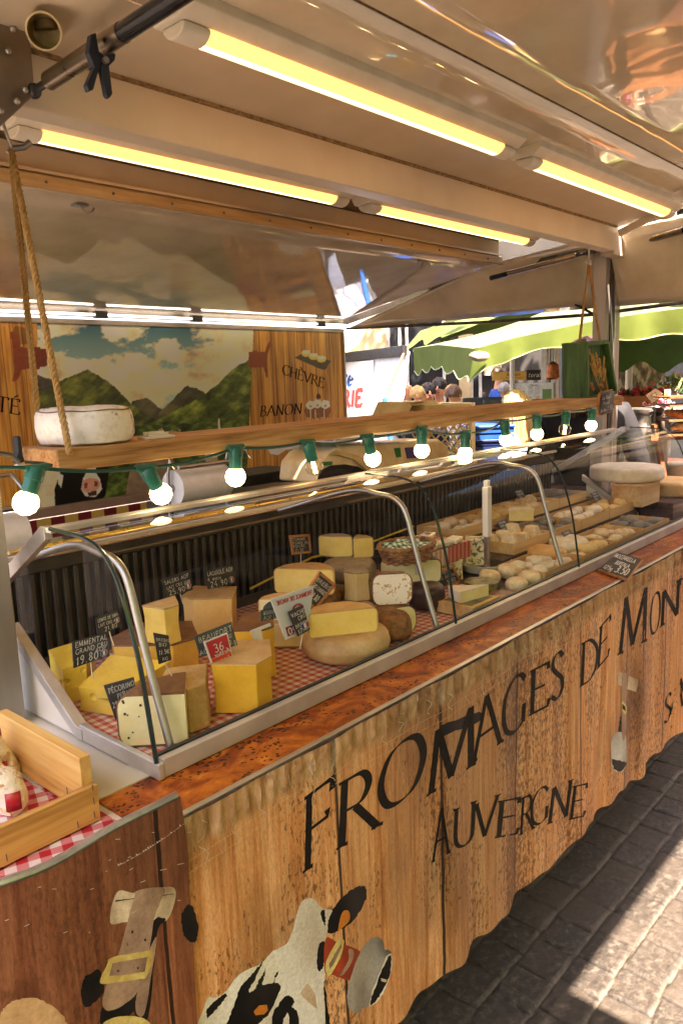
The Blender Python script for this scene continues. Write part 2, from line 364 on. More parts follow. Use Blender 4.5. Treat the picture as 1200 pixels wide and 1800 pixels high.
pine_y = wood('pine_crate_wood_side', hx('E8BE72'), hx('D6A052'), hx('94642C'), 'y', 16, bump=.3)
plankw = wood('shelf_plank_wood', hx('D8AC74'), hx('B9854C'), hx('7A4E28'), 'x', 30, .75, .8)
# ------------------------------------------------------------------ numpy value noise
def vn(x, y, seed=0):
    xi = np.floor(x).astype(np.int64); yi = np.floor(y).astype(np.int64); fx = x-xi; fy = y-yi
    def hsh(a, b):
        n = (a*374761393+b*668265263+seed*974634777) & 0x7fffffff; n = ((n ^ (n >> 13))*1274126177) & 0x7fffffff
        return ((n ^ (n >> 16)) & 0xffff)/65535.
    u = fx*fx*(3-2*fx); v = fy*fy*(3-2*fy)
    return (hsh(xi, yi)*(1-u)+hsh(xi+1, yi)*u)*(1-v)+(hsh(xi, yi+1)*(1-u)+hsh(xi+1, yi+1)*u)*v
def fbm(x, y, o=5, seed=0, g=.5):
    s = 0; a = 1; t = 0
    for i in range(o): s = s+a*vn(x*2**i+i*17.3, y*2**i+i*9.1, seed+i); t += a; a *= g
    return s/t
def npgrid(name, P, nu, nv, colr, mat, parent=None, attr='tint', smooth=True):
    """P (nv,nu,3), colr (nv,nu,4) -> one sheet with a colour attribute"""
    me = bpy.data.meshes.new(name); idx = np.arange(nu*nv).reshape(nv, nu)
    q = np.stack([idx[:-1, :-1], idx[:-1, 1:], idx[1:, 1:], idx[1:, :-1]], -1).reshape(-1, 4)
    me.vertices.add(nu*nv); me.vertices.foreach_set('co', P.reshape(-1).astype(np.float32))
    me.loops.add(q.size); me.loops.foreach_set('vertex_index', q.reshape(-1).astype(np.int32))
    me.polygons.add(len(q)); me.polygons.foreach_set('loop_start', np.arange(0, q.size, 4, dtype=np.int32)); me.polygons.foreach_set('loop_total', np.full(len(q), 4, dtype=np.int32))
    me.update(calc_edges=True); me.polygons.foreach_set('use_smooth', np.full(len(q), smooth))
    if colr is not None:
        a = me.color_attributes.new(attr, 'FLOAT_COLOR', 'POINT'); a.data.foreach_set('color', colr.reshape(-1).astype(np.float32))
    me.materials.append(mat); o = bpy.data.objects.new(name, me); COL.objects.link(o)
    if parent is not None: par(o, parent)
    return o
# ------------------------------------------------------------------ ground
def paving():
    k = NT('stone_setts'); at_ = k.n('Attribute', attribute_name='tint'); sp = k.n('SeparateColor'); k.l(at_.outputs['Color'], sp.inputs[0])
    n1 = k.noise(k.co, 46, 8, .72); n2 = k.noise(k.co, 7, 3)
    stone = k.ramp(n1, [(.28, hx('100D0B')), (.5, hx('2B2620')), (.74, hx('6A6155'))])
    stone = k.mix(stone, hx('40372E'), k.math('MULTIPLY', sp.outputs[0], .75)); stone = k.mix(stone, hx('4E463C'), k.math('MULTIPLY', n2, .3))
    joint = k.ramp(n1, [(.3, hx('4E463B')), (.7, hx('72685A'))])
    k.base(k.mix(k.mix(stone, joint, sp.outputs[1]), hx('0C0A08'), k.math('MULTIPLY', sp.outputs[2], .9))); k.set(Roughness=k.math('MULTIPLY_ADD', n1, .3, .45)); k.bump(k.noise(k.co, 70, 8, .7), .8, .006)
    st, nx, ny = .0062, 560, 240; x0, y0 = .75, -.15
    xs = x0+np.arange(nx)*st; ys = y0+np.arange(ny)*st; X, Y = np.meshgrid(xs, ys)
    wob = (fbm(X*9, Y*9, 3, 5)-.5)*.016; Yw = Y+wob+(vn(X*3.2, Y*0+3, 8)-.5)*.012; Xw = X+(fbm(X*10, Y*10, 3, 6)-.5)*.016
    RW = .1185; row = np.floor((Yw-.0035)/RW).astype(int); fy = (Yw-.0035)-row*RW
    dj = np.minimum(fy, RW-fy); tint = np.zeros_like(X); dx = np.zeros_like(X); sid = np.zeros_like(X)
    rr = np.random.RandomState(3)
    for r_ in np.unique(row):
        b = np.cumsum(.105+rr.rand(60)*.035)+.4+rr.rand()*.1; m = row == r_
        i = np.searchsorted(b, Xw[m]); i = np.clip(i, 1, 59); lo = b[i-1]; hi = b[i]
        dx[m] = np.minimum(Xw[m]-lo, hi-Xw[m]); sid[m] = i*131+r_*977
    d = np.minimum(dj, dx*1.15)
    prof = np.clip((d-.0015)/.005, 0, 1); prof = prof*prof*(3-2*prof)
    h1 = np.modf(np.sin(sid*12.9898)*43758.5)[0]; h1 = np.abs(h1); h2 = np.abs(np.modf(np.sin(sid*78.233)*9758.5)[0])
    rg = fbm(X*38, Y*38, 5, 2, .62)-.5; crag = np.abs(fbm(X*22+h1*9, Y*22, 4, 11)-.5)
    Z = prof*(.006+.005*(h1-.5))+prof*(rg*.0045-crag*.006+.001)+(1-prof)*(fbm(X*60, Y*60, 2, 3)-.5)*.003-.009
    colr = np.stack([np.clip(h2*.75+crag*1.3-.1, 0, 1.1), np.clip(1.5-d/.0026, 0, 1)*np.where(dj < dx*1.15, .9, .0), np.clip(1.4-dx/.0022, 0, 1)*np.where(dj < .006, 0, 1)*(fbm(X*25, Y*25, 2, 31) > .38), np.ones_like(X)], -1)
    o = npgrid('cobbled_paving', np.stack([X, Y, Z], -1), nx, ny, colr, k.m); struct(o)
    k = NT('far_paving'); v = k.map((1, 1, 1)); br = k.n('TexBrick', offset=.5); k.l(v, br.inputs[0])
    for nm, val in (('Scale', 1), ('Brick Width', .124), ('Row Height', .1185), ('Mortar Size', .006), ('Mortar Smooth', .3)): br.inputs[nm].default_value = val
    br.inputs['Color1'].default_value = hx('3E372F'); br.inputs['Color2'].default_value = hx('2E2822'); br.inputs['Mortar'].default_value = hx('7A6F5F')
    n1 = k.noise(k.co, 30, 6); k.base(k.mix(br.outputs[0], k.ramp(n1, [(.3, (.25, .24, .22, 1)), (.7, (1, 1, 1, 1))]), .5, 'MULTIPLY')); k.set(Roughness=.75); k.bump(n1, .4, .01)
    b = B(); b.add([(-60, -60, -.02), (90, -60, -.02), (90, 90, -.02), (-60, 90, -.02)], [(0, 1, 2, 3)]); struct(b.build('market_square', k.m))
paving()
# ------------------------------------------------------------------ the trailer
TR = thing('market_trailer', 'cream market stall trailer with raised lacquered flaps, burl wood counter and steel corner posts', 'market stall', (2, 1.4, 0))
FS = .14
def flz(y): return 2.22+FS*(1.40-y)
beige = pm('soffit_paint', hx('CFC2AC'), .5, 0, hx('BFB19B'), 6, lo=.3, hi=.7, bump=.08)
flapm = gloss_paint('flap_lacquer', hx('DFD3BE'), hx('D0C1A8'), .06, .007, 2.2)
rflap = gloss_paint('rear_flap_lacquer', hx('E4D9C4'), hx('D2C4AA'), .05, .004, 1.6)
sealant = pm('dirty_sealant', hx('6B5636'), .8, 0, hx('A08A62'), 90)
goldtrim = wood('varnished_trim_wood', hx('CDB68A'), hx('B4976A'), hx('8A6E46'), 'x', 12, .35, .1)
XL, XR = -.25, 3.40
def build_trailer():
    B().box(XL, 3.36, 1.40, 1.46, 2.12, 2.235).build('header_beam', cream, TR, .004)
    b = B().box(XL, 3.362, 1.392, 1.402, 2.214, 2.2225); b.build('sealant_line', sealant, TR, rough=.0012, rscale=60, sub=0)
    # front flap: painted strip beside the beam, then two lacquered sheets with a seam
    def slab(y0, y1, t=.02, x0=XL, x1=XR): return B().add([(x, y, flz(y)+dz) for dz in (0, t) for y in (y0, y1) for x in (x0, x1)], [(0, 1, 3, 2), (4, 5, 7, 6), (0, 1, 5, 4), (2, 3, 7, 6), (0, 2, 6, 4), (1, 3, 7, 5)])
    slab(1.401, 1.182).build('soffit_strip', beige, TR)
    g = B(); n = 40; g.grid(lambda u, v: (XL+(XR-XL)*u, 1.178-(1.178-.966)*v, flz(1.178-(1.178-.966)*v)+.004), 30, 3); g.build('flap_sheet', flapm, TR, thick=.012)
    g = B(); g.grid(lambda u, v: (XL+(XR-XL)*u, .958-(.958+.61)*v, flz(.958-(.958+.61)*v)+.004), 30, 16); g.build('flap_sheet', flapm, TR, thick=.012)
    slab(.9665, .9575, .004).build('flap_seam', pm('seam_grime', hx('3A2A18'), .8, 0, hx('6B5636'), 60), TR)
    B().bar((XL, -.61, flz(-.61)), (XR, -.61, flz(-.61)), .03, .04).build('flap_edge', alu, TR, .003)
    B().add([(XL, 1.46, 2.25), (3.44, 1.46, 2.25), (3.44, 2.03, 2.25), (XL, 2.03, 2.25)], [(0, 1, 2, 3)]).build('roof_lining', gloss_paint('roof_lacquer', hx('B09C82'), hx('9A8668'), .14, .02, 4), TR, thick=.006)
    B().box(XL, 3.44, 1.395, 2.09, 2.42, 2.46).build('roof_skin', white_pl, TR)
    B().box(XL, 3.43, 2.00, 2.035, 2.15, 2.247).build('rear_beam', beige, TR, .003)
    t = B().box(XL, 3.44, 1.985, 1.9995, 2.138, 2.172).build('rear_trim', goldtrim, TR, .003)
    for i in range(16): B().ball((.3+i*.2, 1.983, 2.155), .004, 5).build('rivet', steel_dk, t)
    B().box(XL, 3.44, 1.988, 1.998, 2.178, 2.186).build('trim_strip', alu, TR)
    # rear flap
    g = B(); g.grid(lambda u, v: (XL+(3.585-XL)*u, 2.04+1.11*v, 2.152-.205*v), 24, 10); g.build('rear_flap', rflap, TR, thick=.014)
    B().bar((XL, 3.155, 1.943), (3.585, 3.155, 1.943), .02, .026).build('rear_flap_edge', alu, TR, .002)
    B().bar((3.59, 2.06, 2.148), (3.59, 3.15, 1.947), .014, .02).build('flap_end_strip', alu, TR)
    # end flap
    A = at(605, 578, x=3.60); Bq = at(1215, 527, x=3.60); Cq = at(880, 462, y=2.06); D = Vector((3.43, 1.0, 2.25))
    Bq = Vector((3.60, 1.0, Bq.z)); Cq = Vector((3.43, 2.06, 2.148))
    def ef(u, v):
        a = Cq.lerp(D, u); b = Vector((3.6, 2.06+(3.14-2.06), A.z)).lerp(Bq, u); return a.lerp(b, v)
    g = B(); g.grid(ef, 14, 6); g.build('end_flap', rflap, TR, thick=.012)
    B().tube([Vector((3.60, 3.14, A.z)), at(860, 566, x=3.6), at(1040, 553, x=3.6), Bq], .009, 6).build('end_flap_edge', steel_dk, TR)
    p0 = at(903, 474, y=2.0); p1 = at(1040, 551, x=3.59); B().tube([p0, p0.lerp(p1, .5), p1], .007, 6).build('end_flap_seam', black, TR)
    # posts
    b = B().box(.535, .618, 1.371, 1.44, .3, 2.36); b.build('post', pm('post_steel', (.40, .365, .32, 1), .42, .7, (.3, .27, .235, 1), 14, (1, 1, .1)), TR, .004)
    xa = at(1062, 600, y=1.47).x; xb = at(1088, 600, y=1.47).x
    po = B().box(xa, xb, 1.47, 1.53, .3, 2.30).build('post', MC['post_steel'], TR, .004)
    B().box(xa+(xb-xa)*.28, xa+(xb-xa)*.5, 1.466, 1.4695, 1.3, 2.12).build('post_channel', black, po)
    B().box(xa+(xb-xa)*.56, xa+(xb-xa)*.64, 1.465, 1.4695, .9, 2.12).build('post_rib', alu, po)
    B().box(3.365, xb+.01, 1.405, 1.468, 2.105, 2.30).build('corner_block', beige, TR, .004)
    # counter
    k = NT('burl_veneer'); v = k.map((1, 1.25, 1)); n1 = k.noise(v, 9, 6, .6, 1.4); n2 = k.noise(v, 42, 5, .6, .8)
    vo = k.n('TexVoronoi'); vo.inputs['Scale'].default_value = 95; k.l(v, vo.inputs[0]); cl = k.noise(v, 11, 3, .5, 1)
    eye = k.math('MULTIPLY', k.math('LESS_THAN', vo.outputs['Distance'], k.math('MULTIPLY_ADD', n2, .9, -.1)), k.math('GREATER_THAN', cl, .5))
    col = k.ramp(k.math('ADD', k.math('MULTIPLY', n1, .75), k.math('MULTIPLY', n2, .25)), [(.33, hx('4A1A05')), (.46, hx('8E3E0C')), (.58, hx('C06A1C')), (.72, hx('DE9C48'))])
    k.base(k.mix(col, hx('240B02'), k.math('MULTIPLY', eye, .9))); k.set(Roughness=k.math('MULTIPLY_ADD', n2, .25, .3)); k.b.inputs['Specular IOR Level'].default_value = .3
    B().box(.553, 3.5, .886, 1.06, .99, 1.0).build('counter_top', k.m, TR)
    whiteboard = pm('white_worktop', hx('DCD3C4'), .4, 0, hx('C9BEAA'), 5)
    b = B().box(-.5, .5525, .886, 1.7, .97, .996); b.box(.5527, .66, 1.0605, 1.7, .97, .9959); b.build('counter_board', whiteboard, TR)
    B().box(.553, .66, 1.015, 1.07, .9995, 1.0025).build('counter_board_strip', whiteboard, TR)
    b = B().box(.59, 3.5, .874, .8855, .978, 1.004); b.build('counter_edge', alu, TR, .0015)
    B().box(-.5, 3.5, 1.0, 2.0, .34, .965).build('trailer_body', pm('body_dark', hx('3A332C'), .7), TR)  # dark body colour puts the shade below the counter into the paint
    B().box(.66, 3.45, 1.62, 2.0, .93, .95).build('rear_worktop', steel_dk, TR, .003)
    # struts
    p0 = at(60, 160, y=1.355); p1 = at(330, -18, x=.735)
    def strut(p0, p1, f1, f2, r):
        d = p1-p0; s_ = B().tube([p0, p0+d*(f1+.02)], r*.45, 10).build('gas_strut', black, TR)
        B().tube([p0+d*f1, p0+d*(f1+.004), p0+d*f2], [r*.8, r, r], 16).build('cylinder', pm('strut_steel', (.36, .29, .21, 1), .3, 1, (.28, .22, .16, 1), 30), s_)
        B().tube([p0+d*f2, p1], r*.92, 16).build('sleeve', blackg, s_); B().ball(p0, r*.85, 8).build('ball_joint', black, s_)
    strut(p0, p0+(p1-p0)*2.0, .06, .32, .0155)
    q0 = at(1083, 436, y=1.46); q1 = at(1215, 400, x=3.42); strut(q0, q1, .22, .9, .016)
    r0 = at(1032, 444, y=1.5); r1 = at(862, 489, y=2.02); strut(r0, r1, .1, .8, .013)
    B().bar(at(900, 470, y=2.0), at(1040, 440, y=1.5), .05, .02).build('end_rail', steel_dk, TR)
    # corner plate at the left post
    pts = [at(a, b_, y=1.352) for a, b_ in ((-60, 20), (0, 28), (36, 38), (55, 78), (60, 140), (57, 172), (0, 224), (-60, 275))]
    pl = B().prism(pts, (0, .012, 0)).build('corner_plate', pm('tarnished_plate', (.30, .25, .2, 1), .36, .85, (.2, .16, .13, 1), 9), TR, .002)
    for a, b_ in ((23, 50), (15, 90), (45, 158), (2, 195), (30, 178)): B().ball(at(a, b_, y=1.35), .006, 6).build('bolt', steel, pl)
    # pipework clip, hook eyes on the rear flap
    for (a, b_) in ((140, 354), (733, 455)):
        P = at(a, b_, y=2.3); zz = 2.152-.205*(P.y-2.04)/1.11
        d = ray(a, b_); t = (2.152-1.62+.205*2.04/1.11)/(d.z+.205/1.11*d.y); P = CAM+d*t
        h = B().box(P.x-.02, P.x+.02, P.y-.015, P.y+.015, P.z-.014, P.z-.008); h.tube([P+Vector((.0, 0, -.012)), P+Vector((.02, 0, -.03)), P+Vector((.04, 0, -.022)), P+Vector((.045, 0, -.012))], .003, 6); h.build('flap_catch', steel, TR)
build_trailer()
def trunking():
    p, q = at(1058, 402, y=1.385), at(1160, 374, x=3.36); p.x = 3.36; B().bar(p, q, .012, .03).build('cable_trunk', white_pl, TR, .003)
    c = at(1166, 372, x=3.35); b = B(); b.lathe([(.0002, -.03), (.012, -.03), (.03, -.022), (.042, -.01), (.045, .02), (.045, .05), (.0002, .052)], c, 24); b.build('junction_box', white_pl, TR); t = thing('spotlight', 'small lit spotlight glowing at the right edge under the end flap', 'lamp', at(1183, 424, y=1.2)); c = at(1183, 426, y=1.25); b = B(); b.lathe([(.012, .06), (.03, .03), (.042, 0), (.045, -.003), (.04, -.003)], c, 20); b.build('lamp_shade', white_pl, t); b = B(); b.lathe([(.0002, -.0005), (.04, -.0005)], c, 20); b.build('lit_disc', em('spot_disc', (1, .72, .3, 1), 1.0), t); B().tube([c+ZV*.06, c+ZV*.16], .008, 8).build('stem', white_pl, t)
trunking()
# ------------------------------------------------------------------ lights under the flap
lensm = em('warm_tube_diffuser', (1, .44, .10, 1), .31); lensc = em('warm_tube_core', (1, .64, .26, 1), .48)
def tube_light(label, x0, x1, y, z, tilt=0):
    t = thing('tube_light', label, 'lamp', (x0, y, z), 'warm tube lights under the roof')
    r = .03; xa, xb = x0-.07, x1+.07
    b = B(); prof = [(-.062, .035), (-.062, .006), (-.036, -.012), (.036, -.012), (.046, .006), (.046, .035)]
    b.prism([(xa, y+a, z+c) for a, c in prof], (xb-xa, 0, 0)); b.build('housing', white_pl, t, .003)
    b = B(); n = 10
    def fn(u, v): a = math.pi*(.0+v); return (x0+(x1-x0)*u, y-.004+math.cos(a)*.028, z-.0125-math.sin(a)*.021)
    b.grid(fn, 12, n); b.mi = [1 if 3 <= (i//12) <= 5 else 0 for i in range(len(b.mi))]; b.build('diffuser', [lensm, lensc], t)
    for s, xe in ((-1, x0), (1, x1)):
        b = B(); n = 8
        b.prism([(xe, y-.004+math.cos(math.pi*i/n)*.031, z-.013-math.sin(math.pi*i/n)*.0235) for i in range(n+1)], (s*.06, 0, 0)); b.build('end_cap', white_pl, t, .004)
tube_light('near warm tube light under the front flap, the longest and highest in view', .958, 1.958, 1.157, 2.238)
tube_light('short-looking warm tube light under the front flap beside the right corner post', 2.182, 3.23, 1.16, 2.238)
tube_light('warm tube light behind the header beam at the rope hook end', .97, 1.972, 1.773, 2.215)
tube_light('warm tube light behind the header beam towards the corner post', 2.2, 3.24, 1.77, 2.215)
def spot():
    m = at(77, 55, y=1.27); ax = (-FW*.82+RT*.22-UP*.5).normalized()
    z = ax; x = z.cross(ZV).normalized(); y = z.cross(x); M = Matrix(((x.x, y.x, z.x, 0), (x.y, y.y, z.y, 0), (x.z, y.z, z.z, 0), (0, 0, 0, 1)))
    t = thing('spotlight', 'small cream spotlight hanging at the left end of the roof', 'lamp', m)
    b = B(); b.lathe([(.0255, 0), (.0285, .0), (.029, -.006), (.027, -.02), (.024, -.075), (.015, -.085), (0.0001, -.086)], m, 28, M=M.to_3x3()); b.build('lamp_shade', pm('aged_cream_plastic', hx('DCCDA8'), .45, 0, hx('C4AF82'), 10), t)
    b = B(); b.lathe([(.0255, 0), (.022, -.055), (.0001, -.058)], m, 28, M=M.to_3x3()); b.build('reflector', pm('yellowed_reflector', hx('C8AE72'), .35, .3, hx('8A6E38'), 30), t)
    a = m-ax*.06; b = B(); b.tube([a, a+Vector((-.012, .0, .09))], .02, 14); b.build('arm', MC['aged_cream_plastic'], t)
    for i in range(4):
        b = B(); b.box(-.0015, .0015, -.001, .001, -.014, .014, Matrix.Translation(a+Vector((-.012+i*.006, -.0215+i*.001, .055)))); b.build('vent_slot', black, t)
spot()
a_ = at(60, 160, y=1.355); b_ = at(330, -18, x=.735); CLY = min((abs(600+FPX*((a_.lerp(b_, i/100)-CAM).dot(RT))/((a_.lerp(b_, i/100)-CAM).dot(FW))-180), a_.lerp(b_, i/100).y) for i in range(100))[1]-.024
def clamp():
    t = thing('spring_clamp', 'dark blue plastic spring clamp gripping the roof strut', 'clamp', at(178, 110, y=1.1))
    m = pm('navy_plastic', (.012, .018, .035, 1), .38); y = CLY
    P = lambda a, b_: at(a, b_, y=y)
    b = B(); b.prism([P(*q) for q in ((160, 60), (170, 56), (171, 66), (175, 90), (184, 96), (176, 118), (165, 158), (157, 160), (153, 148), (166, 118), (163, 108), (156, 92))], (0, .012, 0)); b.build('jaw', m, t, .002)
    b = B(); b.prism([P(*q) for q in ((184, 97), (200, 92), (205, 95), (203, 106), (193, 116), (199, 165), (193, 173), (187, 168), (178, 122), (179, 110))], (0, .01, 0)); b.build('jaw', m, t, .002)
    B().tube([P(184, 107)+Vector((0, -.006, 0)), P(184, 107)+Vector((0, .013, 0))], .005, 10).build('pivot', steel, t)
clamp()
# ------------------------------------------------------------------ banners
def by(x, z):
    t = min(max((1.0-z)/.7, 0), 1)
    f = .5*math.sin(2*math.pi*(x+.03*math.sin(x*5.1))/.212+.9)+.42*math.sin(2*math.pi*x/.47+1.9)+.18*math.sin(2*math.pi*x/.118+.3+z*3)
    y = .868-(.004+.0115*t)*(f+.35)
    if z > .945:
        k = min(1, (z-.945)/.02)*min(1, (1.002-z)/.012); y -= k*(.0045*math.sin(2*math.pi*x/.031+2*math.sin(x*9))+.002*math.sin(x*470+z*60))
    return y
def onb(px, py, off=0, f=by):
    P = at(px, py, y=.868)
    for _ in range(8): P = at(px, py, y=f(P.x, P.z))
    return Vector((P.x, P.y-off, P.z))
def hemz(x): return .322+.005*math.sin(x*23+1)+.004*math.sin(x*61)
def banner_mat(name, c1, c2, c3, dark, pw=.142, off=0.0, top=True, pk=.62):
    k = NT(name); sp = k.n('SeparateXYZ'); k.l(k.co, sp.inputs[0])
    X = k.math('ADD', k.math('MULTIPLY', sp.outputs[0], 1/pw), off); cell = k.math('FLOOR', X); fr = k.math('FRACT', X)
    wn = k.n('TexWhiteNoise', noise_dimensions='1D'); k.l(cell, wn.inputs['W'])
    cmb = k.n('CombineXYZ'); k.l(k.math('MULTIPLY_ADD', wn.outputs[0], 7.0, sp.outputs[0]), cmb.inputs[0]); k.l(k.math('MULTIPLY', sp.outputs[2], .05), cmb.inputs[2])
    cmb2 = k.n('CombineXYZ'); k.l(sp.outputs[0], cmb2.inputs[0]); k.l(k.math('MULTIPLY', sp.outputs[2], .42), cmb2.inputs[2])
    g1 = k.noise(cmb.outputs[0], 26, 7, .62, 1.2); g2 = k.noise(cmb.outputs[0], 110, 4, .6, .5); pores = k.noise(cmb2.outputs[0], 135, 4, .65)
    f = k.math('ADD', k.math('MULTIPLY', g1, .55), k.math('MULTIPLY', g2, .45))
    col = k.ramp(f, [(.32, c3), (.45, c2), (.62, c1)])
    blot = k.noise(k.map((1, 1, .22)), 6, 4, .6)
    pm_ = k.math('MULTIPLY', k.math('LESS_THAN', pores, k.math('MULTIPLY_ADD', blot, .6, .14)), k.math('GREATER_THAN', blot, .45)); col = k.mix(col, dark, k.math('MULTIPLY', pm_, pk))
    tintv = k.math('MULTIPLY_ADD', wn.outputs[0], .55, .66); tc = k.n('CombineXYZ')
    for i in range(3): k.l(tintv, tc.inputs[i])
    col = k.mix(col, tc.outputs[0], .8, 'MULTIPLY'); big = k.noise(k.map((1, 1, .5)), 3.1, 4, .6); col = k.mix(col, dark, k.math('MULTIPLY', k.ramp(big, [(.48, (0, 0, 0, 1)), (.7, (1, 1, 1, 1))]), .7))
    wob = k.math('MULTIPLY_ADD', k.noise(k.map((1, 1, 1)), 12, 2), .02, 0); gap = k.math('LESS_THAN', k.math('ABSOLUTE', k.math('SUBTRACT', k.math('ADD', fr, wob), .03)), .011)
    fine = k.noise(k.map((1, 1, .25)), 420, 3, .7); col = k.mix(col, k.ramp(fine, [(.3, (.55, .5, .45, 1)), (.6, (1.1, 1.1, 1.1, 1))]), .55, 'MULTIPLY')
    col = k.mix(col, hx('1C0E06'), k.math('MULTIPLY', gap, .92))
    # knots
    vo = k.n('TexVoronoi'); vo.inputs['Scale'].default_value = 3.1; k.l(k.map((1.4, 0, .8), loc=(.3, 0, .2)), vo.inputs[0])
    kn = k.ramp(vo.outputs['Distance'], [(.0, (1, 1, 1, 1)), (.07, (.6, .6, .6, 1)), (.11, (0, 0, 0, 1))]); col = k.mix(col, hx('4A2410'), k.math('MULTIPLY', kn, .8))
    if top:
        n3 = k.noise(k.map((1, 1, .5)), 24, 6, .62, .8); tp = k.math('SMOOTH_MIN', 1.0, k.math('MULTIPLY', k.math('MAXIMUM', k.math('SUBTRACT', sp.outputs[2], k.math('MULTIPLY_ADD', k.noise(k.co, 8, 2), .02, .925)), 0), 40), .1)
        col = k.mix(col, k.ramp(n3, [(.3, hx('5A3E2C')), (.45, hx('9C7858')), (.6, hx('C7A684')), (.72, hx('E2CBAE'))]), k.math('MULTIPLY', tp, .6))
    scr = k.noise(k.map((1, 1, 1), (0, .6, 0)), 60, 2, .4, 3)
    k.base(col); k.set(Roughness=k.math('MULTIPLY_ADD', g2, .25, .42)); k.b.inputs['Specular IOR Level'].default_value = .25
    k.bump(k.math('ADD', k.math('ADD', k.noise(k.co, 22, 4), k.math('MULTIPLY', k.noise(k.map((1, 1, .12)), 18, 3), 1.4)), k.math('MULTIPLY', k.noise(k.co, 320, 2), .12)), .45, .008); return k.m
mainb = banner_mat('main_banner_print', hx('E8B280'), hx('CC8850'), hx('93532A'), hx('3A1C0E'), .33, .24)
leftb = banner_mat('dark_banner_print', hx('A86C4A'), hx('854C32'), hx('58301E'), hx('2A150C'), .3, .2, top=False, pk=.25)
BN = thing('printed_banner', 'tan wood print banner with black lettering, a cow and bells, hung along the counter', 'banner', (1.5, .868, .32))
def bsheet():
    b = B(); nx, nz = 560, 70; x0, x1 = .575, 3.5
    def fn(u, v):
        x = x0+(x1-x0)*u; zb = hemz(x); z = zb+(1.002-zb)*v; return (x, by(x, z), z)
    b.grid(fn, nx, nz); b.build('banner_cloth', mainb, BN, merge=False, sharp=80)
    # fringe threads along the hem
    b = B(); 
    for i in range(520):
        x = x0+(x1-x0)*(i+rnd.random())/520; z = hemz(x); y = by(x, z); L = rnd.uniform(.003, .009) if rnd.random() < .97 else rnd.uniform(.02, .05)
        b.add([(x, y, z+.002), (x+.0014, y, z+.002), (x+rnd.uniform(-.004, .004), y-.001, z-L)], [(0, 1, 2)])
    b.build('hem_fringe', pm('frayed_thread', hx('8A6A48'), .9), BN)
    b = B(); st = chalk(.0011)
    for zz in (.937, .918):
        for i in range(380):
            x = .6+i*.0075; dz = .004*math.sin(x*9)+.0015*math.sin(x*40)
            a = (x, by(x, zz+dz)-.0006, zz+dz); c = (x+.0048, by(x+.0048, zz+dz)-.0006, zz+dz+.0008); b.add([a, c, (c[0], c[1], c[2]+.0008), (a[0], a[1], a[2]+.0008)], [(0, 1, 2, 3)])
    for i in range(46):
        x = .62+i*.061+rnd.uniform(-.02, .02); L = rnd.uniform(.03, .085); z0 = rnd.uniform(.97, .99); pts = []
        for j in range(9): zz = z0-L*j/8; pts.append((x+.008*math.sin(j*1.1+i)+rnd.uniform(-.002, .002), zz))
        ribbon(b, pts, chalk(.0011), lambda u, v, l: (u, by(u, v)-.0007-l, v))
    b.build('seam_stitching', pm('clear_thread', hx('D8C8B0'), .4), BN)
bsheet()
def letter(b, ch, bl, tl, br, wscale=None):
    bl, tl, br = Vector(bl), Vector(tl), Vector(br); U = br-bl; V = tl-bl
    wd, st = glyph(ch, True); th = .135
    def fn(u, v, l):
        p = bl+U*u+V*v; return onb(p.x, p.y, .0006+l)
    uk = U.length/V.length
    for s_ in st:
        # nib works in cap-height units
        pts = [(p[0]/wd, p[1]) for p in s_]
        dense = []
        for a, c in zip(pts, pts[1:]): dense += [a]
        dense.append(pts[-1])
        n = len(dense); vs = []
        pen = nib(.125, .022, 14)
        LIFT[0] = (LIFT[0]+1) % 40; l = LIFT[0]*.00002
        for i in range(n):
            a = s_[max(i-1, 0)]; c = s_[min(i+1, n-1)]; dx, dy = c[0]-a[0], c[1]-a[1]; L_ = math.hypot(dx, dy) or 1; w_ = pen(dx/L_, dy/L_)/2
            ox, oy = -dy/L_*w_, dx/L_*w_; x, y = s_[i]
            vs += [fn((x+ox)/wd, y+oy, l), fn((x-ox)/wd, y-oy, l)]
        b.add(vs, [(2*i, 2*i+1, 2*i+3, 2*i+2) for i in range(n-1)])
def lettering():
    b = B(); k = 0
    for a in (('F', (533, 1533), (536, 1403), (580, 1497)), ('R', (592, 1492), (597, 1378), (662, 1452)), ('O', (663, 1437), (668, 1332), (744, 1378)), ('M', (752, 1397), (757, 1290), (832, 1343)),
              ('A', (832, 1338), (832, 1238), (878, 1305)), ('G', (880, 1303), (885, 1205), (922, 1272)), ('E', (929, 1257), (932, 1180), (962, 1240)), ('S', (966, 1236), (968, 1155), (989, 1220)),
              ('D', (1019, 1206), (1022, 1132), (1048, 1190)), ('E', (1048, 1176), (1053, 1104), (1068, 1152)), ('M', (1086, 1150), (1092, 1054), (1134, 1126)), ('O', (1140, 1120), (1143, 1050), (1158, 1105)),
              ('N', (1158, 1103), (1161, 1042), (1192, 1078)), ('T', (1191, 1082), (1194, 1020), (1222, 1062)),
              ('A', (760, 1514), (762, 1427), (787, 1499)), ('U', (793, 1495), (796, 1424), (834, 1478)), ('V', (830, 1478), (835, 1414), (870, 1461)), ('E', (870, 1472), (876, 1409), (908, 1465)),
              ('R', (912, 1468), (916, 1404), (936, 1456)), ('G', (930, 1456), (934, 1393), (962, 1440)), ('N', (960, 1449), (968, 1386), (998, 1433)), ('E', (999, 1440), (1006, 1383), (1025, 1434)),
              ('S', (1165, 1275), (1168, 1226), (1177, 1262)), ('A', (1176, 1256), (1182, 1210), (1198, 1240)), ('V', (1192, 1243), (1193, 1195), (1222, 1222))):
        letter(b, *a); k += 1
        if k in (8, 10, 14, 22, 25): b.build('printed_word', inkblack, BN, merge=False); b = B()
lettering()
SHARP = -1
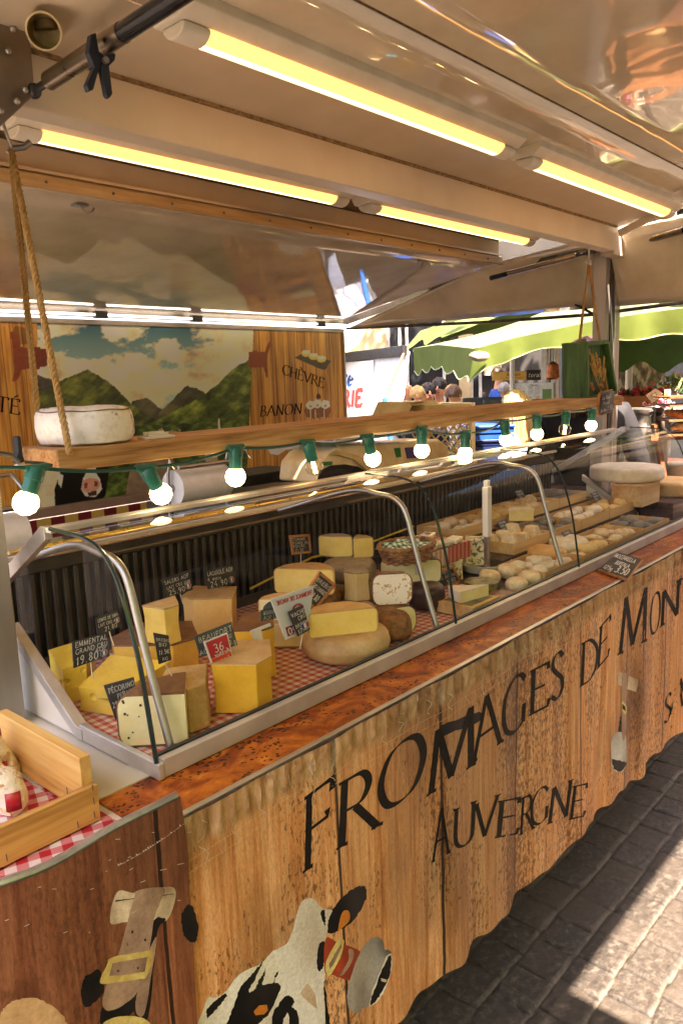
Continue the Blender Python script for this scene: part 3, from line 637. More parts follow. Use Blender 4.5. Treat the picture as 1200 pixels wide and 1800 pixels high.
def printmat():
    if 'printed_colour' in MC: return MC['printed_colour']
    k = NT('printed_colour'); a_ = k.n('Attribute', attribute_name='tint'); nz = k.noise(k.co, 160, 4, .7); k.base(k.mix(a_.outputs['Color'], k.ramp(nz, [(.3, (.72, .7, .68, 1)), (.65, (1.08, 1.08, 1.08, 1))]), .8, 'MULTIPLY')); k.set(Roughness=.6); k.b.inputs['Specular IOR Level'].default_value = .2; MC['printed_colour'] = k.m; return k.m
PIC = {'fur': ('F6EEE2', 'BFAA92', 3.0, 1.6), 'black': ('0E0B0A', '2A2420', 5, 2.0), 'tag': ('E08A30', 'B8601C', 5, 0), 'redleather': ('B8492C', '6A2618', 7, .6), 'bell': ('C2B8B0', '463A36', 5, .8), 'brass': ('EAD488', 'A8802E', 9, .6), 'skin': ('DDBFA2', 'BE9878', 5, .5), 'leather': ('B6937C', '5A3E30', 8, .6), 'block': ('E6CFB4', '9A7C5E', 9, .5), 'pale': ('DAD6D0', '86807C', 6, .6), 'knot': ('D2AA7C', 'A07446', 4, 3)}
def shade(px, py, kind, u):
    c1, c2, s, _j = PIC[kind]; a = np.array(hx(c1)[:3]); b_ = np.array(hx(c2)[:3]); n = .5+.5*noise.fractal(Vector((px/46*s/5, py/90*s/5, len(kind)*3.1)), 1.0, 2.0, 5); g = min(1, max(0, .02+.75*(n-.25)*1.3+.55*max(0, abs(u-.42)*2-.55))); return a*(1-g)+b_*g
def decal2(b, px, kind, off, f=by, cell=.0075, jit=None):
    pts = smooth_pts(list(px)+[px[0]], 6)[:-1] if len(px) >= 7 else [(px[i][0]+(px[(i+1) % len(px)][0]-px[i][0])*k/8, px[i][1]+(px[(i+1) % len(px)][1]-px[i][1])*k/8) for i in range(len(px)) for k in range(8)]
    j = PIC[kind][3] if jit is None else jit; pts = [(x+j*noise.noise((x*.35, y*.35, 1))*1.2, y+j*noise.noise((x*.3, y*.3, 7))*1.2) for x, y in pts]
    n0 = len(b.v); decal(b, pts, 0, off, f, cell, raw=True)
    if b.vc is None: b.vc = []
    x0 = min(p[0] for p in pts); x1 = max(p[0] for p in pts)
    for v in b.v[n0:]:
        d = Vector(v)-CAM; z = d.dot(FW); qx, qy = 600+FPX*d.dot(RT)/z, 900-FPX*d.dot(UP)/z; b.vc.append(shade(qx, qy, kind, (qx-x0)/(x1-x0)))
def decal(b, px, m, off, f=by, cell=.02, raw=False):
    """flat printed shape: photo outline laid on the banner and cut finely so it follows the folds"""
    b.m = m; pts = smooth_pts(list(px)+[px[0]], 3)[:-1] if len(px) >= 7 and not raw else px
    bm = bmesh.new(); vs = []
    for p in pts: P = onb(p[0], p[1], 0, f); vs.append(bm.verts.new((P.x, 0, P.z)))
    es = [bm.edges.new((vs[i], vs[(i+1) % len(vs)])) for i in range(len(vs))]
    bmesh.ops.triangle_fill(bm, edges=es, use_beauty=True)
    xs = [v.co.x for v in bm.verts]; zs = [v.co.z for v in bm.verts]
    for ax, lo, hi in ((0, min(xs), max(xs)), (2, min(zs), max(zs))):
        q = lo+cell
        while q < hi:
            co = Vector((q, 0, 0)) if ax == 0 else Vector((0, 0, q)); no = Vector((1, 0, 0)) if ax == 0 else Vector((0, 0, 1))
            bmesh.ops.bisect_plane(bm, geom=bm.verts[:]+bm.edges[:]+bm.faces[:], plane_co=co, plane_no=no); q += cell
    bm.verts.index_update(); b.add([(v.co.x, f(v.co.x, v.co.z)-off, v.co.z) for v in bm.verts], [[v.index for v in fc.verts] for fc in bm.faces]); bm.free()
hairw = pm('cow_white_print', hx('F0E6D6'), .6, 0, hx('B9A48A'), 9, (1, 1, .35), lo=.28, hi=.56, detail=8); orange_p = pm('orange_print', hx('D9802A'), .5)
leather_r = pm('red_leather_print', hx('A8452A'), .5, 0, hx('6E2A1C'), 40); bellm = pm('bell_metal_print', hx('A89C94'), .45, 0, hx('4E3E38'), 28, lo=.3, hi=.6)
brass_p = pm('brass_print', hx('E4CB7C'), .4, 0, hx('B9902F'), 30); skinp = pm('cow_skin_print', hx('D8B99A'), .6, 0, hx('C39A78'), 20)
leather_g = pm('grey_leather_print', hx('8B7A6C'), .5, 0, hx('594A42'), 30, lo=.3, hi=.7); blockp = pm('pale_block_print', hx('D6BFA0'), .6, 0, hx('8C7458'), 40, (1, 1, 4)); bellw = pm('pale_bell_print', hx('D2CDC6'), .5, 0, hx('8E8782'), 22, lo=.3, hi=.6)
def cow():
    b = B(); mats = printmat(); KN = ['fur', 'black', 'tag', 'redleather', 'bell', 'brass', 'skin', 'leather']; decal = lambda b_, L, m, o: decal2(b_, L, KN[m], o)
    Z = lambda L: [(340+a/3, 1540+c/3) for a, c in L]
    decal(b, Z([(65, 660), (120, 640), (165, 610), (250, 510), (350, 462), (420, 395), (490, 355), (528, 270), (548, 180), (575, 128), (612, 115), (645, 130), (668, 160), (700, 175), (735, 180), (725, 215), (705, 290), (698, 330), (690, 400), (693, 500), (692, 600), (700, 800), (690, 900), (60, 900)]), 0, .0004)
    decal(b, Z([(705, 285), (712, 225), (738, 165), (790, 105), (840, 65), (890, 50), (910, 70), (905, 125), (880, 180), (835, 240), (780, 278), (760, 290), (720, 303)]), 1, .0007)
    decal(b, Z([(780, 195), (800, 178), (820, 190), (818, 235), (775, 278), (760, 290), (765, 250)]), 2, .001)
    decal(b, Z([(690, 180), (672, 180), (668, 200), (680, 240), (692, 262), (694, 230)]), 1, .0007)
    decal(b, Z([(690, 345), (665, 355), (650, 420), (650, 480), (662, 505), (680, 480), (690, 420)]), 1, .0007)
    decal(b, Z([(65, 705), (110, 660), (165, 615), (175, 632), (130, 690), (70, 755)]), 1, .0007)
    decal(b, Z([(360, 455), (330, 490), (280, 545), (240, 600), (205, 700), (175, 780), (160, 900), (300, 900), (340, 780), (400, 720), (455, 600), (455, 575), (425, 560), (350, 580), (290, 612), (320, 545), (352, 480)]), 1, .0007)
    decal(b, Z([(382, 485), (350, 540), (325, 590), (360, 580), (372, 530)]), 1, .0007); decal(b, Z([(450, 490), (430, 520), (420, 560), (440, 530)]), 1, .0007)
    decal(b, Z([(315, 712), (345, 680), (385, 677), (392, 705), (370, 728), (325, 732)]), 2, .001)
    decal(b, Z([(440, 690), (465, 650), (500, 628), (530, 660), (520, 690), (550, 730), (556, 900), (500, 900), (505, 760), (490, 720), (470, 780), (440, 900), (400, 900), (420, 720)]), 1, .0007)
    decal(b, Z([(690, 545), (694, 600), (705, 700), (725, 800), (735, 900), (700, 900), (694, 800), (690, 660), (683, 600)]), 1, .0007)
    decal(b, Z([(560, 620), (600, 560), (640, 620), (650, 700), (600, 660)]), 6, .0006)
    # collar
    decal(b, Z([(695, 330), (760, 350), (880, 400), (850, 480), (825, 548), (730, 518), (690, 500)]), 3, .0008)
    decal(b, Z([(700, 515), (692, 480), (705, 430), (740, 365), (762, 332), (790, 335), (790, 360), (775, 420), (745, 480), (718, 522)]), 5, .001); decal(b, Z([(715, 490), (712, 460), (755, 385), (775, 355), (778, 375), (740, 455)]), 7, .0013)
    decal(b, Z([(815, 385), (840, 390), (840, 430), (815, 480), (785, 520), (770, 520), (800, 470), (818, 430)]), 7, .001)
    # bell
    decal(b, Z([(815, 690), (808, 620), (825, 540), (860, 440), (900, 360), (940, 325), (975, 322), (1000, 350), (1005, 385), (1030, 390), (1040, 420), (1000, 500), (940, 620), (920, 685), (885, 695), (880, 718), (840, 715)]), 4, .0009)
    decal(b, Z([(1030, 405), (1045, 440), (1035, 520), (1000, 610), (955, 670), (922, 685), (935, 620), (980, 500)]), 0, .0012)
    decal(b, Z([(1030, 418), (1040, 445), (1028, 520), (995, 600), (955, 660), (928, 678), (942, 620), (985, 505)]), 1, .0014); decal(b, Z([(985, 535), (1015, 545), (1010, 560), (985, 550)]), 6, .0017)
    b.build('printed_cow', mats, BN, merge=False)
    b = B(); Z = lambda L: [(1000+a/6, 1100+c/6) for a, c in L]; KN = ['pale', 'black', 'leather', 'block', 'brass']
    decal(b, Z([(512, 480), (725, 570), (700, 697), (600, 665), (505, 615)]), 3, .0006); decal(b, Z([(555, 505), (618, 525), (605, 660), (595, 800), (598, 1000), (590, 1130), (570, 1215), (548, 1150), (548, 900), (545, 660)]), 2, .001)
    decal(b, Z([(545, 900), (520, 1040), (508, 1110), (560, 1140), (552, 1000)]), 1, .0007)
    decal(b, Z([(510, 1120), (460, 1160), (435, 1240), (440, 1420), (455, 1500), (500, 1540), (560, 1530), (595, 1460), (598, 1260), (585, 1150)]), 0, .0008); decal(b, Z([(445, 1430), (460, 1405), (590, 1440), (588, 1470), (555, 1525), (500, 1532), (458, 1490)]), 1, .0012)
    decal(b, Z([(545, 800), (565, 800), (600, 850), (600, 920), (585, 940), (550, 890)]), 4, .0013); decal(b, Z([(552, 825), (585, 855), (585, 900), (552, 875)]), 1, .0016)
    b.build('printed_bell', mats, BN, merge=False)
    b = B(); decal(b, [(774, 1276), (800, 1266), (842, 1252), (846, 1262), (834, 1272), (800, 1284), (776, 1294)], 1, .0005); b.build('dark_patch', mats, BN, merge=False)
cow()
# second, darker banner on the left
LB = thing('printed_banner', 'dark brown wood print banner with leather strap and brass buckle, its corner peeling', 'banner', (.2, .86, .5))
def ly(x, z): return .856-.006*math.sin(x*16+1)-.004*math.sin(x*37)-.012*(1-z)-.012*max(0, (x-.5)/.1)**2*max(0, (z-.9)/.1)
def left_banner():
    b = B(); x0 = -.35
    EP = sorted((p.z, p.x) for p in (at(a, c, y=.852) for a, c in ((287, 1400), (318, 1455), (338, 1560), (346, 1650), (352, 1800), (356, 1900))))
    def edge(z): return float(np.interp(z, [e[0] for e in EP], [e[1] for e in EP]))
    def topz(x): return 1.052+.006*math.sin(x*11)
    def fn(u, v):
        x = x0+(edge(.3+.7*v)-x0)*u; zt = topz(x); z = .31+(zt-.31)*v; return (x, ly(x, z)+.02*max(0, z-1.0), z)
    b.grid(fn, 160, 80); b.build('banner_cloth', leftb, LB, merge=False, sharp=80)
    b = B(); mats = printmat(); KN = ['block', 'leather', 'black', 'brass', 'block', 'knot']; Z = lambda L: [(160+a/6, 1540+c/6) for a, c in L]
    D = lambda L, m, o: decal2(b, L, KN[m], o, ly, .009)
    D(Z([(275, 168), (480, 175), (875, 122), (815, 445), (660, 462), (370, 482), (200, 485)]), 0, .0005); D(Z([(262, 255), (870, 180), (868, 190), (262, 264)]), 2, .0008)
    D(Z([(665, 462), (780, 452), (700, 590), (660, 1000), (600, 1480), (480, 1480), (430, 1300), (520, 1100), (610, 780)]), 2, .0007); D(Z([(690, 640), (640, 1000), (560, 1440), (480, 1450), (470, 1300), (520, 1100), (610, 790)]), 1, .001)
    D(Z([(490, 148), (765, 122), (715, 290), (660, 450), (610, 780), (520, 1080), (470, 1240), (330, 1360), (190, 1415), (130, 1380), (118, 1300), (170, 1110), (290, 800), (380, 480), (450, 230)]), 1, .0012)
    D(Z([(120, 1385), (190, 1420), (330, 1365), (470, 1245), (430, 1440), (300, 1520), (110, 1560), (100, 1460)]), 2, .001)
    fr = [(90, 1120), (165, 930), (220, 850), (600, 780), (642, 770), (630, 930), (575, 1060), (520, 1078), (280, 1112)]; inn = [(185, 1045), (220, 910), (590, 845), (560, 1000), (330, 1038)]
    D(Z(fr), 3, .0016); D(Z(inn), 1, .002)
    for a, c in ((380, 715), (565, 665), (430, 580), (275, 995), (485, 965)): D(Z([(a-12, c), (a, c-14), (a+12, c), (a, c+14)]), 2, .0023)
    b.build('printed_strap', mats, LB, merge=False); b = B(); D = lambda L, m, o: decal2(b, L, KN[m], o, ly, .009)
    D(Z([(110, 1570), (230, 1490), (400, 1470), (560, 1500), (650, 1600), (640, 1760), (100, 1760)]), 3, .0014)
    D([(0, 1790), (10, 1768), (35, 1756), (62, 1753), (92, 1768), (118, 1800), (110, 1840), (0, 1840)], 5, .0006); b.build('printed_bell_top', mats, LB, merge=False); b = B(); D = lambda L, m, o: decal2(b, L, KN[m], o, ly, .009)
    D([(325, 1595), (338, 1592), (347, 1625), (346, 1650), (336, 1656), (322, 1640), (318, 1612)], 2, .0006); b.build('printed_knot', mats, LB, merge=False); b = B(); D([(147, 1720), (158, 1712), (176, 1705), (182, 1740), (168, 1760), (150, 1770), (142, 1745)], 2, .0006)
    b.build('printed_knot', mats, LB, merge=False); b = B(); mats = pm('scuffed_white', hx('CBB8A4'), .8); D = lambda L, m, o: decal(b, L, 0, o, ly, .03)
    for i in range(30):
        px = rnd.uniform(5, 330); py = rnd.uniform(1455, 1640) if i < 30 else 1500-.3*px+rnd.uniform(0, 60); L = rnd.uniform(3, 13); a = rnd.uniform(-.6, .1)
        if py < 1560-.52*px+14: continue
        c_, s_ = math.cos(a)*L, math.sin(a)*L; D([(px, py), (px+c_, py+s_), (px+c_, py+s_+1.1), (px, py+1.3)], 4, .0026)
    for i in range(30):
        x = .42+.0062*i; px, py = 205+i*4, 1520-i*2.0-.02*i*i
        D([(px, py+rnd.uniform(-4, 4)), (px+4, py-2), (px+4, py-.8), (px+1, py+1.2)], 4, .0026)
    b.build('scratch_marks', mats, LB, merge=False)['kind'] = 'stuff'
    b = B(); P = [Vector((x0+(edge(.98)-.006-x0)*i/40, 0, 0)) for i in range(41)]
    P = [Vector((p.x, ly(p.x, topz(p.x))+.004, topz(p.x)+.002)) for p in P]; b.tube(P, .0055, 8); b.tube([p+Vector((0, .009, -.001)) for p in P[:28]], .004, 8); b.tube([p+Vector((0, -.0055, -.007)) for p in P[:30]], .0035, 8); b.build('edge_rail', pm('worn_rail', (.5, .49, .46, 1), .38, .8, (.3, .28, .26, 1), 26), LB)
left_banner()
# ------------------------------------------------------------------ display case
XC0, XC1 = .646, 3.22
CASE = thing('display_case', 'long refrigerated display case with curved glass front on the counter', 'display case', (1.9, 1.3, 1.0))
PROF = [(.993, 1.03), (1.014, 1.169), (1.032, 1.24), (1.051, 1.297), (1.073, 1.336), (1.106, 1.364), (1.148, 1.376), (1.2, 1.3795), (1.262, 1.381)]
PROFS = smooth_pts(PROF, 4)
glass = glassmat('case_glass', (.985, .985, .975, 1), .5); glass_e = pm('glass_edge', (.02, .035, .03, 1), .15)
def case():
    for a, b_ in ((XC0, 1.5), (1.504, 2.172), (2.176, XC1)):
        g = B(); n = len(PROFS)-1
        g.grid(lambda u, v: (a+(b_-a)*u, PROFS[min(n, int(round(v*n)))][0], PROFS[min(n, int(round(v*n)))][1]), 6, n); o = g.build('front_glass', glass, CASE, sharp=80)
        for xe in (a, b_):
            g = B(); g.tube([(xe, p[0], p[1]) for p in PROFS], .0040 if xe in (XC0,) else .0022, 6); g.build('glass_rim', glass_e, o)
    for xe in (XC0+.004, XC1-.004):
        pts = [(xe, p[0], p[1]) for p in PROFS]+[(xe, 1.29, 1.366), (xe, 1.43, 1.282), (xe, 1.43, 1.14), (xe, 1.226, 1.012), (xe, .993, 1.012)]
        B().poly(pts).build('side_glass', glass, CASE)
    b = B(); b.box(XC0+.01, XC1, .988, 1.004, 1.0015, 1.0335); b.build('base_rail', alu_dull, CASE, .002)
    b = B(); b.box(XC0-.002, XC0+.01, .986, 1.226, 1.0005, 1.03); b.build('base_rail', alu_dull, CASE, .003)
    b = B(); b.box(XC0+.006, XC1, 1.0042, 1.012, 1.004, 1.0365); b.build('gasket', black, CASE)
    for x in (XC0, XC1-.012):
        b = B(); w_ = .022; p = [(1.215, 1.0015), (1.238, 1.0015), (1.46, 1.147), (1.46, 1.172), (1.235, 1.026), (1.215, 1.024)]
        b.prism([(x-.004, y, z) for y, z in p], (w_, 0, 0)); b.build('slanted_frame', alu_dull, CASE, .002)
        b = B(); p = [(1.242, 1.0015), (1.44, 1.0015), (1.44, 1.131)]; b.prism([(x+.001, y, z) for y, z in p], (.01, 0, 0)); b.build('side_panel', cream, CASE)
        b = B(); p = [(1.278, 1.383), (1.292, 1.383), (1.60, 1.19), (1.60, 1.165), (1.278, 1.36)]; b.prism([(x-.003, y, z) for y, z in p], (.014, 0, 0)); b.build('slanted_frame', alu, CASE, .001)
    b = B(); b.box(XC0, XC1-.1, 1.262, 1.29, 1.372, 1.382); b.box(XC0+.9, XC1-.12, 1.268, 1.272, 1.3822, 1.386); b.box(XC0+.9, XC1-.12, 1.279, 1.284, 1.3822, 1.386); b.build('top_rail', alu_dull, CASE, .002)
    for x in (.70, 1.475, 2.145):
        P = [(x, 1.024, 1.004), (x, 1.066, 1.129), (x, 1.098, 1.235), (x, 1.113, 1.285), (x, 1.13, 1.315), (x, 1.158, 1.331), (x, 1.2, 1.336), (x, 1.30, 1.337), (x, 1.56, 1.262)]
        P = [Vector((x, a, c)) for a, c in smooth_pts([(p[1], p[2]) for p in P], 4)]; B().tube(P, .0070, 14).build('support_tube', steel, CASE)
    # floor with gingham, black trays further right
    ging = gingham('red_gingham', hx('B8402C'), hx('CC8A74'), hx('D9CDBE'), .0215, 2)
    def floor(u, v): x = XC0+.012+(1.98-XC0)*u; y = 1.013+.6*v; return (x, y, 1.0055+.0016*vnz(x*9, y*9))
    vnz = lambda x, y: noise.noise((x, y, 0)); g = B(); g.grid(floor, 60, 30); g.build('gingham_liner', ging, CASE)
    B().box(1.9, XC1-.02, 1.0125, 1.6, 1.0015, 1.0072).build('tray', pm('tray_dark', hx('4A3A2C'), .5), CASE)
    B().box(XC0+.012, 1.9, 1.0125, 1.6, 1.0015, 1.0035).build('tray', alu_dull, CASE)
    # slotted vent wall
    b = B(); sl = pm('vent_wall', hx('45413B'), .42, .3, hx('34302A'), 12); b.box(XC0, XC1, 1.612, 1.62, 1.0, 1.27); b.build('vent_wall', pm('vent_dark', hx('0E0D0C'), .7), CASE)
    b = B(); x = XC0+.01
    while x < XC1-.03: b.box(x, x+.0125, 1.600, 1.611, 1.032, 1.225); x += .0262
    b.box(XC0, XC1, 1.598, 1.6115, 1.2252, 1.262); b.box(XC0, XC1, 1.598, 1.6115, 1.0, 1.0318); b.build('slotted_grille', sl, CASE, .003, 1)
    B().box(XC0, XC1, 1.585, 1.5975, 1.2635, 1.2745).build('grille_top_rail', white_pl, CASE, .002)  # plain unlit rail along the top of the grille
    # tan serving hatch panels above the vent wall
    g = B(); g.grid(lambda u, v: (XC0+.03+(XC1-XC0-.1)*u, 1.575+.27*v, 1.264-.02*v), 8, 2); g.build('serving_ledge', gloss_paint('ledge_laminate', hx('8F7454'), hx('735A3E'), .2, .004, 6), CASE, thick=.006)
    B().tube([(XC0+.04, 1.52, 1.298), (1.35, 1.52, 1.303)], .004, 8).build('reflection_rod', pm('reflected_tube_yellow', hx('D9B45C'), .3, .6), CASE)  # two yellow rods stand in for tube light reflections in the glass
    B().tube([(XC0+.04, 1.44, 1.312), (1.8, 1.44, 1.318)], .003, 8).build('reflection_rod', MC['reflected_tube_yellow'], CASE)
    b = B(); b.tube([at(440, 1035, y=1.56), at(548, 980, y=1.56), at(640, 958, y=1.56), at(726, 925, y=1.57)], .0035, 8); b.build('reflection_line', pm('reflection_line', hx('D8BE3A'), .5), CASE)  # yellow line modelled in place of a tube light reflection
    # divider post
    xp = at(852, 1010, y=1.26).x; P = at(856, 1010, y=1.22)
    b = B(); s_ = mpp(P); b.box(P.x-.008, P.x+.008, P.y-.006, P.y+.008, 1.02, 1.14); o = b.build('divider_post', steel, CASE, .002)
    b = B(); b.box(P.x-.012, P.x+.012, P.y-.01, P.y+.011, 1.13, 1.285); b.box(P.x+.02, P.x+.036, P.y+.01, P.y+.026, 1.16, 1.30); b.build('divider_sleeve', white_pl, CASE, .003)
case()
# ------------------------------------------------------------------ cheese
def cheesem(name, c1, c2, rough=.5, bump=.4, scale=22, lo=.3, hi=.7, sss=.12, **kw): return cheese2(name, c1, c2, rough, bump, scale, lo, hi, sss, **kw)
def cheese2(name, c1, c2, rough, bump, scale, lo, hi, sss, **kw):
    if name in MC: return MC[name]
    k = NT(name); n1 = k.noise(k.co, scale, 6, .6); n2 = k.noise(k.co, 9, 4, .6); n3 = k.noise(k.co, 150, 3, .7)
    f = k.math('ADD', k.math('ADD', k.math('MULTIPLY', n1, .45), k.math('MULTIPLY', n2, .4)), k.math('MULTIPLY', n3, .15)); d = tuple(x*.86 for x in hx(c2)[:3])+(1,)
    k.base(k.ramp(f, [(lo, d), (lo+.12, hx(c2)), (hi-.06, hx(c1))])); k.set(Roughness=k.math('MULTIPLY_ADD', n1, .35, rough-.2), Subsurface_Weight=sss); k.b.inputs['Subsurface Radius'].default_value = (.012, .007, .003)
    k.bump(k.math('ADD', k.noise(k.co, kw.get('bs', 60), 6), k.math('MULTIPLY', n2, .6)), bump, .004); MC[name] = k.m; return k.m
paste_emm = cheesem('emmental_paste', 'F4D456', 'E6BE3E'); paste_com = cheesem('comte_paste', 'F0C450', 'DFAC3C'); paste_bea = cheesem('beaufort_paste', 'F0BC30', 'E2A826')
paste_sal = cheesem('salers_paste', 'F6D674', 'E8C058'); paste_pal = cheesem('pale_paste', 'F6EAB8', 'EAD898'); paste_tom = cheesem('tomme_paste', 'F8DA7E', 'ECC65E')
paste_wht = cheesem('white_paste', 'F0E4CA', 'D9BE98', scale=40); paste_par = cheesem('grana_paste', 'D2AE72', 'B88E50', .7, .5, 70, bs=140)
rind_brn = cheesem('brown_rind', '96683A', '6A4220', .7, .5, 30); rind_tan = cheesem('tan_rind', 'D2B07A', 'B48C56', .65, .4, 26); rind_gry = cheesem('grey_rind', 'B39F80', '8A7658', .8, .6, 34)
rind_wht = cheesem('bloomy_rind', 'EDE3CF', 'D6C4A4', .8, .4, 40); rind_ash = cheesem('ashed_rind', '9B9488', '6D675E', .85, .6, 40); rind_ora = cheesem('orange_rind', 'DDB26C', 'C08E4C', .6, .3, 24)
rind_cor = cheesem('crusted_rind', 'A8743A', '5F3A18', .8, 1.0, 55, bs=90); rind_dark = cheesem('dark_rind', '4A2A1C', '2E1810', .5, .4, 30)
def bluem():
    k = NT('blue_veined_paste'); n = k.noise(k.co, 70, 4, .6, 1.2); n2 = k.noise(k.co, 12, 2)
    k.base(k.ramp(k.math('ADD', k.math('MULTIPLY', n, .8), k.math('MULTIPLY', n2, .2)), [(.38, hx('3E4A46')), (.44, hx('8E9078')), (.5, hx('E4D9AE')), (.7, hx('EFE6C4'))])); k.set(Roughness=.5); return k.m
paste_blu = bluem()
def mz(P): return mpp(P)
def sector(name, label, px, py, z, R, H, a0, a1, rind, paste, e=.12, group=None, n=40, cat='cheese', top=None, rough=.0012, bulge=0, ash=False):
    P = at(px, py, z=z); s = mz(P); R *= s; H *= s; e *= H
    t = thing(name, label, cat, P, group); a0, a1 = RAD(a0), RAD(a1); full = a1-a0 > 6.2
    prof = [(.0002, 0), (R-e, 0)]
    for i in range(1, 5): an = math.pi/2*i/4; prof.append((R-e+e*math.sin(an), e-e*math.cos(an)))
    for i in range(1, 4): prof.append((R+bulge*R*math.sin(math.pi*i/4), e+(H-2*e)*i/4))
    for i in range(0, 5): an = math.pi/2*i/4; prof.append((R-e+e*math.cos(an), H-e+e*math.sin(an)))
    prof += [(R*(1-i/5)-e*(1-i/5), H) for i in range(1, 5)]+[(.0002, H)]
    b = B(); b.lathe(prof, P, n, a0, a1 if not full else a0+2*math.pi); r_ = b.build('rind', rind, t, rough=rough, rscale=38)
    if not full:
        b = B()
        for an in (a0, a1):
            k_ = min(.0028, R*.06); q = [(max(r-k_, 0) if r > .001 else 0, max(k_, min(H-k_, zz))) for r, zz in prof]; sg = Vector((-math.sin(an), math.cos(an), 0))*(.0004 if an == a1 else -.0004)
            b.poly([P+sg+Vector((r*math.cos(an), r*math.sin(an), zz)) for r, zz in q])
        b.build('paste', paste, t, sub=0); b = B()
        for an in (a0, a1): b.poly([P+Vector((r*math.cos(an), r*math.sin(an), zz)) for r, zz in prof])
        b.build('rind_edge', rind, t)
        if ash:
            b = B(); b.lathe([(.0001, H*.49), (R*1.004, H*.49), (R*1.004, H*.515), (.0001, H*.515)], P, 24, a0-.004, a1+.004); b.build('ash_line', rind_ash, t)
    return t, P, s, H
def blk(name, label, px, py, z, pts, hpx, paste, rind=None, taper=1.0, holes=0, group=None, rough=.0015, slope=None, cat='cheese', bevel=.003, rind_t=.004):
    P = at(px, py, z=z); s = mz(P); H = hpx*s; t = thing(name, label, cat, P, group)
    base = [P+RV*(a*s)+FV*aw for a, aw in pts]; c = sum(base, Vector())/len(base)
    topf = [c+(q-c)*taper+ZV*(H*(1 if slope is None else slope[i])) for i, q in enumerate(base)]
    b = B(); n = len(base); N = 7; lay = []
    for j in range(N+1):
        for q, w_ in zip(base, topf):
            p = q.lerp(w_, j/N); wv = math.sin(math.pi*j/N)*.0025; p = p+(c-Vector((p.x, p.y, c.z))).normalized()*wv; lay.append(p)
    b.add(lay, [tuple(range(n))[::-1], tuple(range(N*n, N*n+n))]+[(j*n+i, j*n+(i+1) % n, (j+1)*n+(i+1) % n, (j+1)*n+i) for j in range(N) for i in range(n)])
    o = b.build('paste', paste, t, bevel=bevel, rough=rough, rscale=30)
    if rind is not None:
        ct = sum(topf, Vector())/n; b = B(); b.prism([ct+(q-ct)*1.012-ZV*.0008 for q in topf], ZV*rind_t); b.build('rind', rind, t, bevel=.002, rough=.001, rscale=60, sub=2)
    if holes:
        bl_ = []; rr = random.Random(px)
        for _ in range(holes):
            i = rr.choice([k_ for k_ in range(n)][:2]); a, d = base[i], base[(i+1) % n]; u, v = rr.uniform(.15, .85), rr.uniform(.2, .8); lo = a.lerp(d, u); hi = topf[i].lerp(topf[(i+1) % n], u); q = lo.lerp(hi, v)
            cc = Vector((c.x, c.y, q.z)); r_ = rr.uniform(.005, .0095); bl_.append((q+(cc-q).normalized()*(-.0005-r_*.1), r_))
        o.modifiers.clear(); bmc = bmesh.new(); [bmesh.ops.create_icosphere(bmc, subdivisions=3, radius=rq, matrix=Matrix.Translation(pq)) for pq, rq in bl_]; mc = bpy.data.meshes.new('cutter'); bmc.to_mesh(mc); bmc.free(); cut = bpy.data.objects.new('cutter', mc); COL.objects.link(cut); bo = o.modifiers.new('b', 'BOOLEAN'); bo.operation = 'DIFFERENCE'; bo.object = cut; bo.solver = 'FAST'; bpy.context.view_layer.update(); me2 = bpy.data.meshes.new_from_object(o.evaluated_get(bpy.context.evaluated_depsgraph_get())); o.modifiers.clear(); bpy.data.objects.remove(cut)
        if len(me2.polygons) > 20: o.data = me2; me2.set_sharp_from_angle(angle=RAD(38))
    return t, P, s, H
ZF = 1.0085
def peppers(t, P, s, R, an):
    b = B(); rr = random.Random(4)
    for _ in range(13):
        r = rr.uniform(.12, .92)*R; zz = rr.uniform(.08, .86)*R*.95; q = P+Vector((r*math.cos(an), r*math.sin(an), zz)); b.ball(q, rr.uniform(.0012, .0028), 5)
    b.build('peppercorn', pm('peppercorn', hx('3A2A1A'), .8), t)
t, P, s, H = sector('pecorino_cheese', 'pale quarter wheel dotted with peppercorns under a brown rind, nearest the corner of the glass', 331, 1308, ZF, 120, 96, 52, 134, rind_brn, paste_pal, .26)
peppers(t, P, s, 124*s, RAD(134))
blk('hard_cheese', 'grainy tan hard cheese wedge standing right behind the peppered pale quarter wheel', 336, 1291, ZF, [(-60, .05), (0, 0), (28, .03), (14, .13), (-62, .11)], 84, paste_par, None, rough=.004, bevel=.004)
blk('emmental_cheese', 'yellow holed wedge behind the black sign reading PECORINO', 142, 1248, ZF, [(0, 0), (84, -.04), (150, .06), (30, .11)], 58, paste_emm, None, holes=7, slope=[.72, .8, 1.1, 1.1])
blk('emmental_cheese', 'yellow holed wedge furthest left, against the slanted case frame', 116, 1236, ZF, [(-50, .08), (0, 0), (36, .02), (24, .12)], 78, paste_emm, None, holes=6, slope=[.95, .8, .9, 1.1])
_a, _b, _c, HS = blk('comte_cheese', 'long low slab of golden cheese with brown top, carrying a tall wedge', 206, 1206, ZF, [(-18, .05), (0, 0), (104, -.005), (142, .04), (112, .15), (15, .15)], 72, paste_com, rind_brn)
blk('salers_cheese', 'tall pale yellow wedge standing on the long golden slab, below the SALERS sign', 293, 1136, ZF+HS+.0035, [(-46, .03), (0, 0), (22, .028), (2, .1)], 66, paste_sal, rind_tan, taper=.97)
blk('laguiole_cheese', 'pale orange thick wedge below the LAGUIOLE sign, beside the tall wedge on the slab', 345, 1132, ZF, [(-24, .03), (0, 0), (68, 0), (66, .1), (-14, .12)], 80, cheesem('laguiole_paste', 'F6CC80', 'E8B460'), rind_tan)
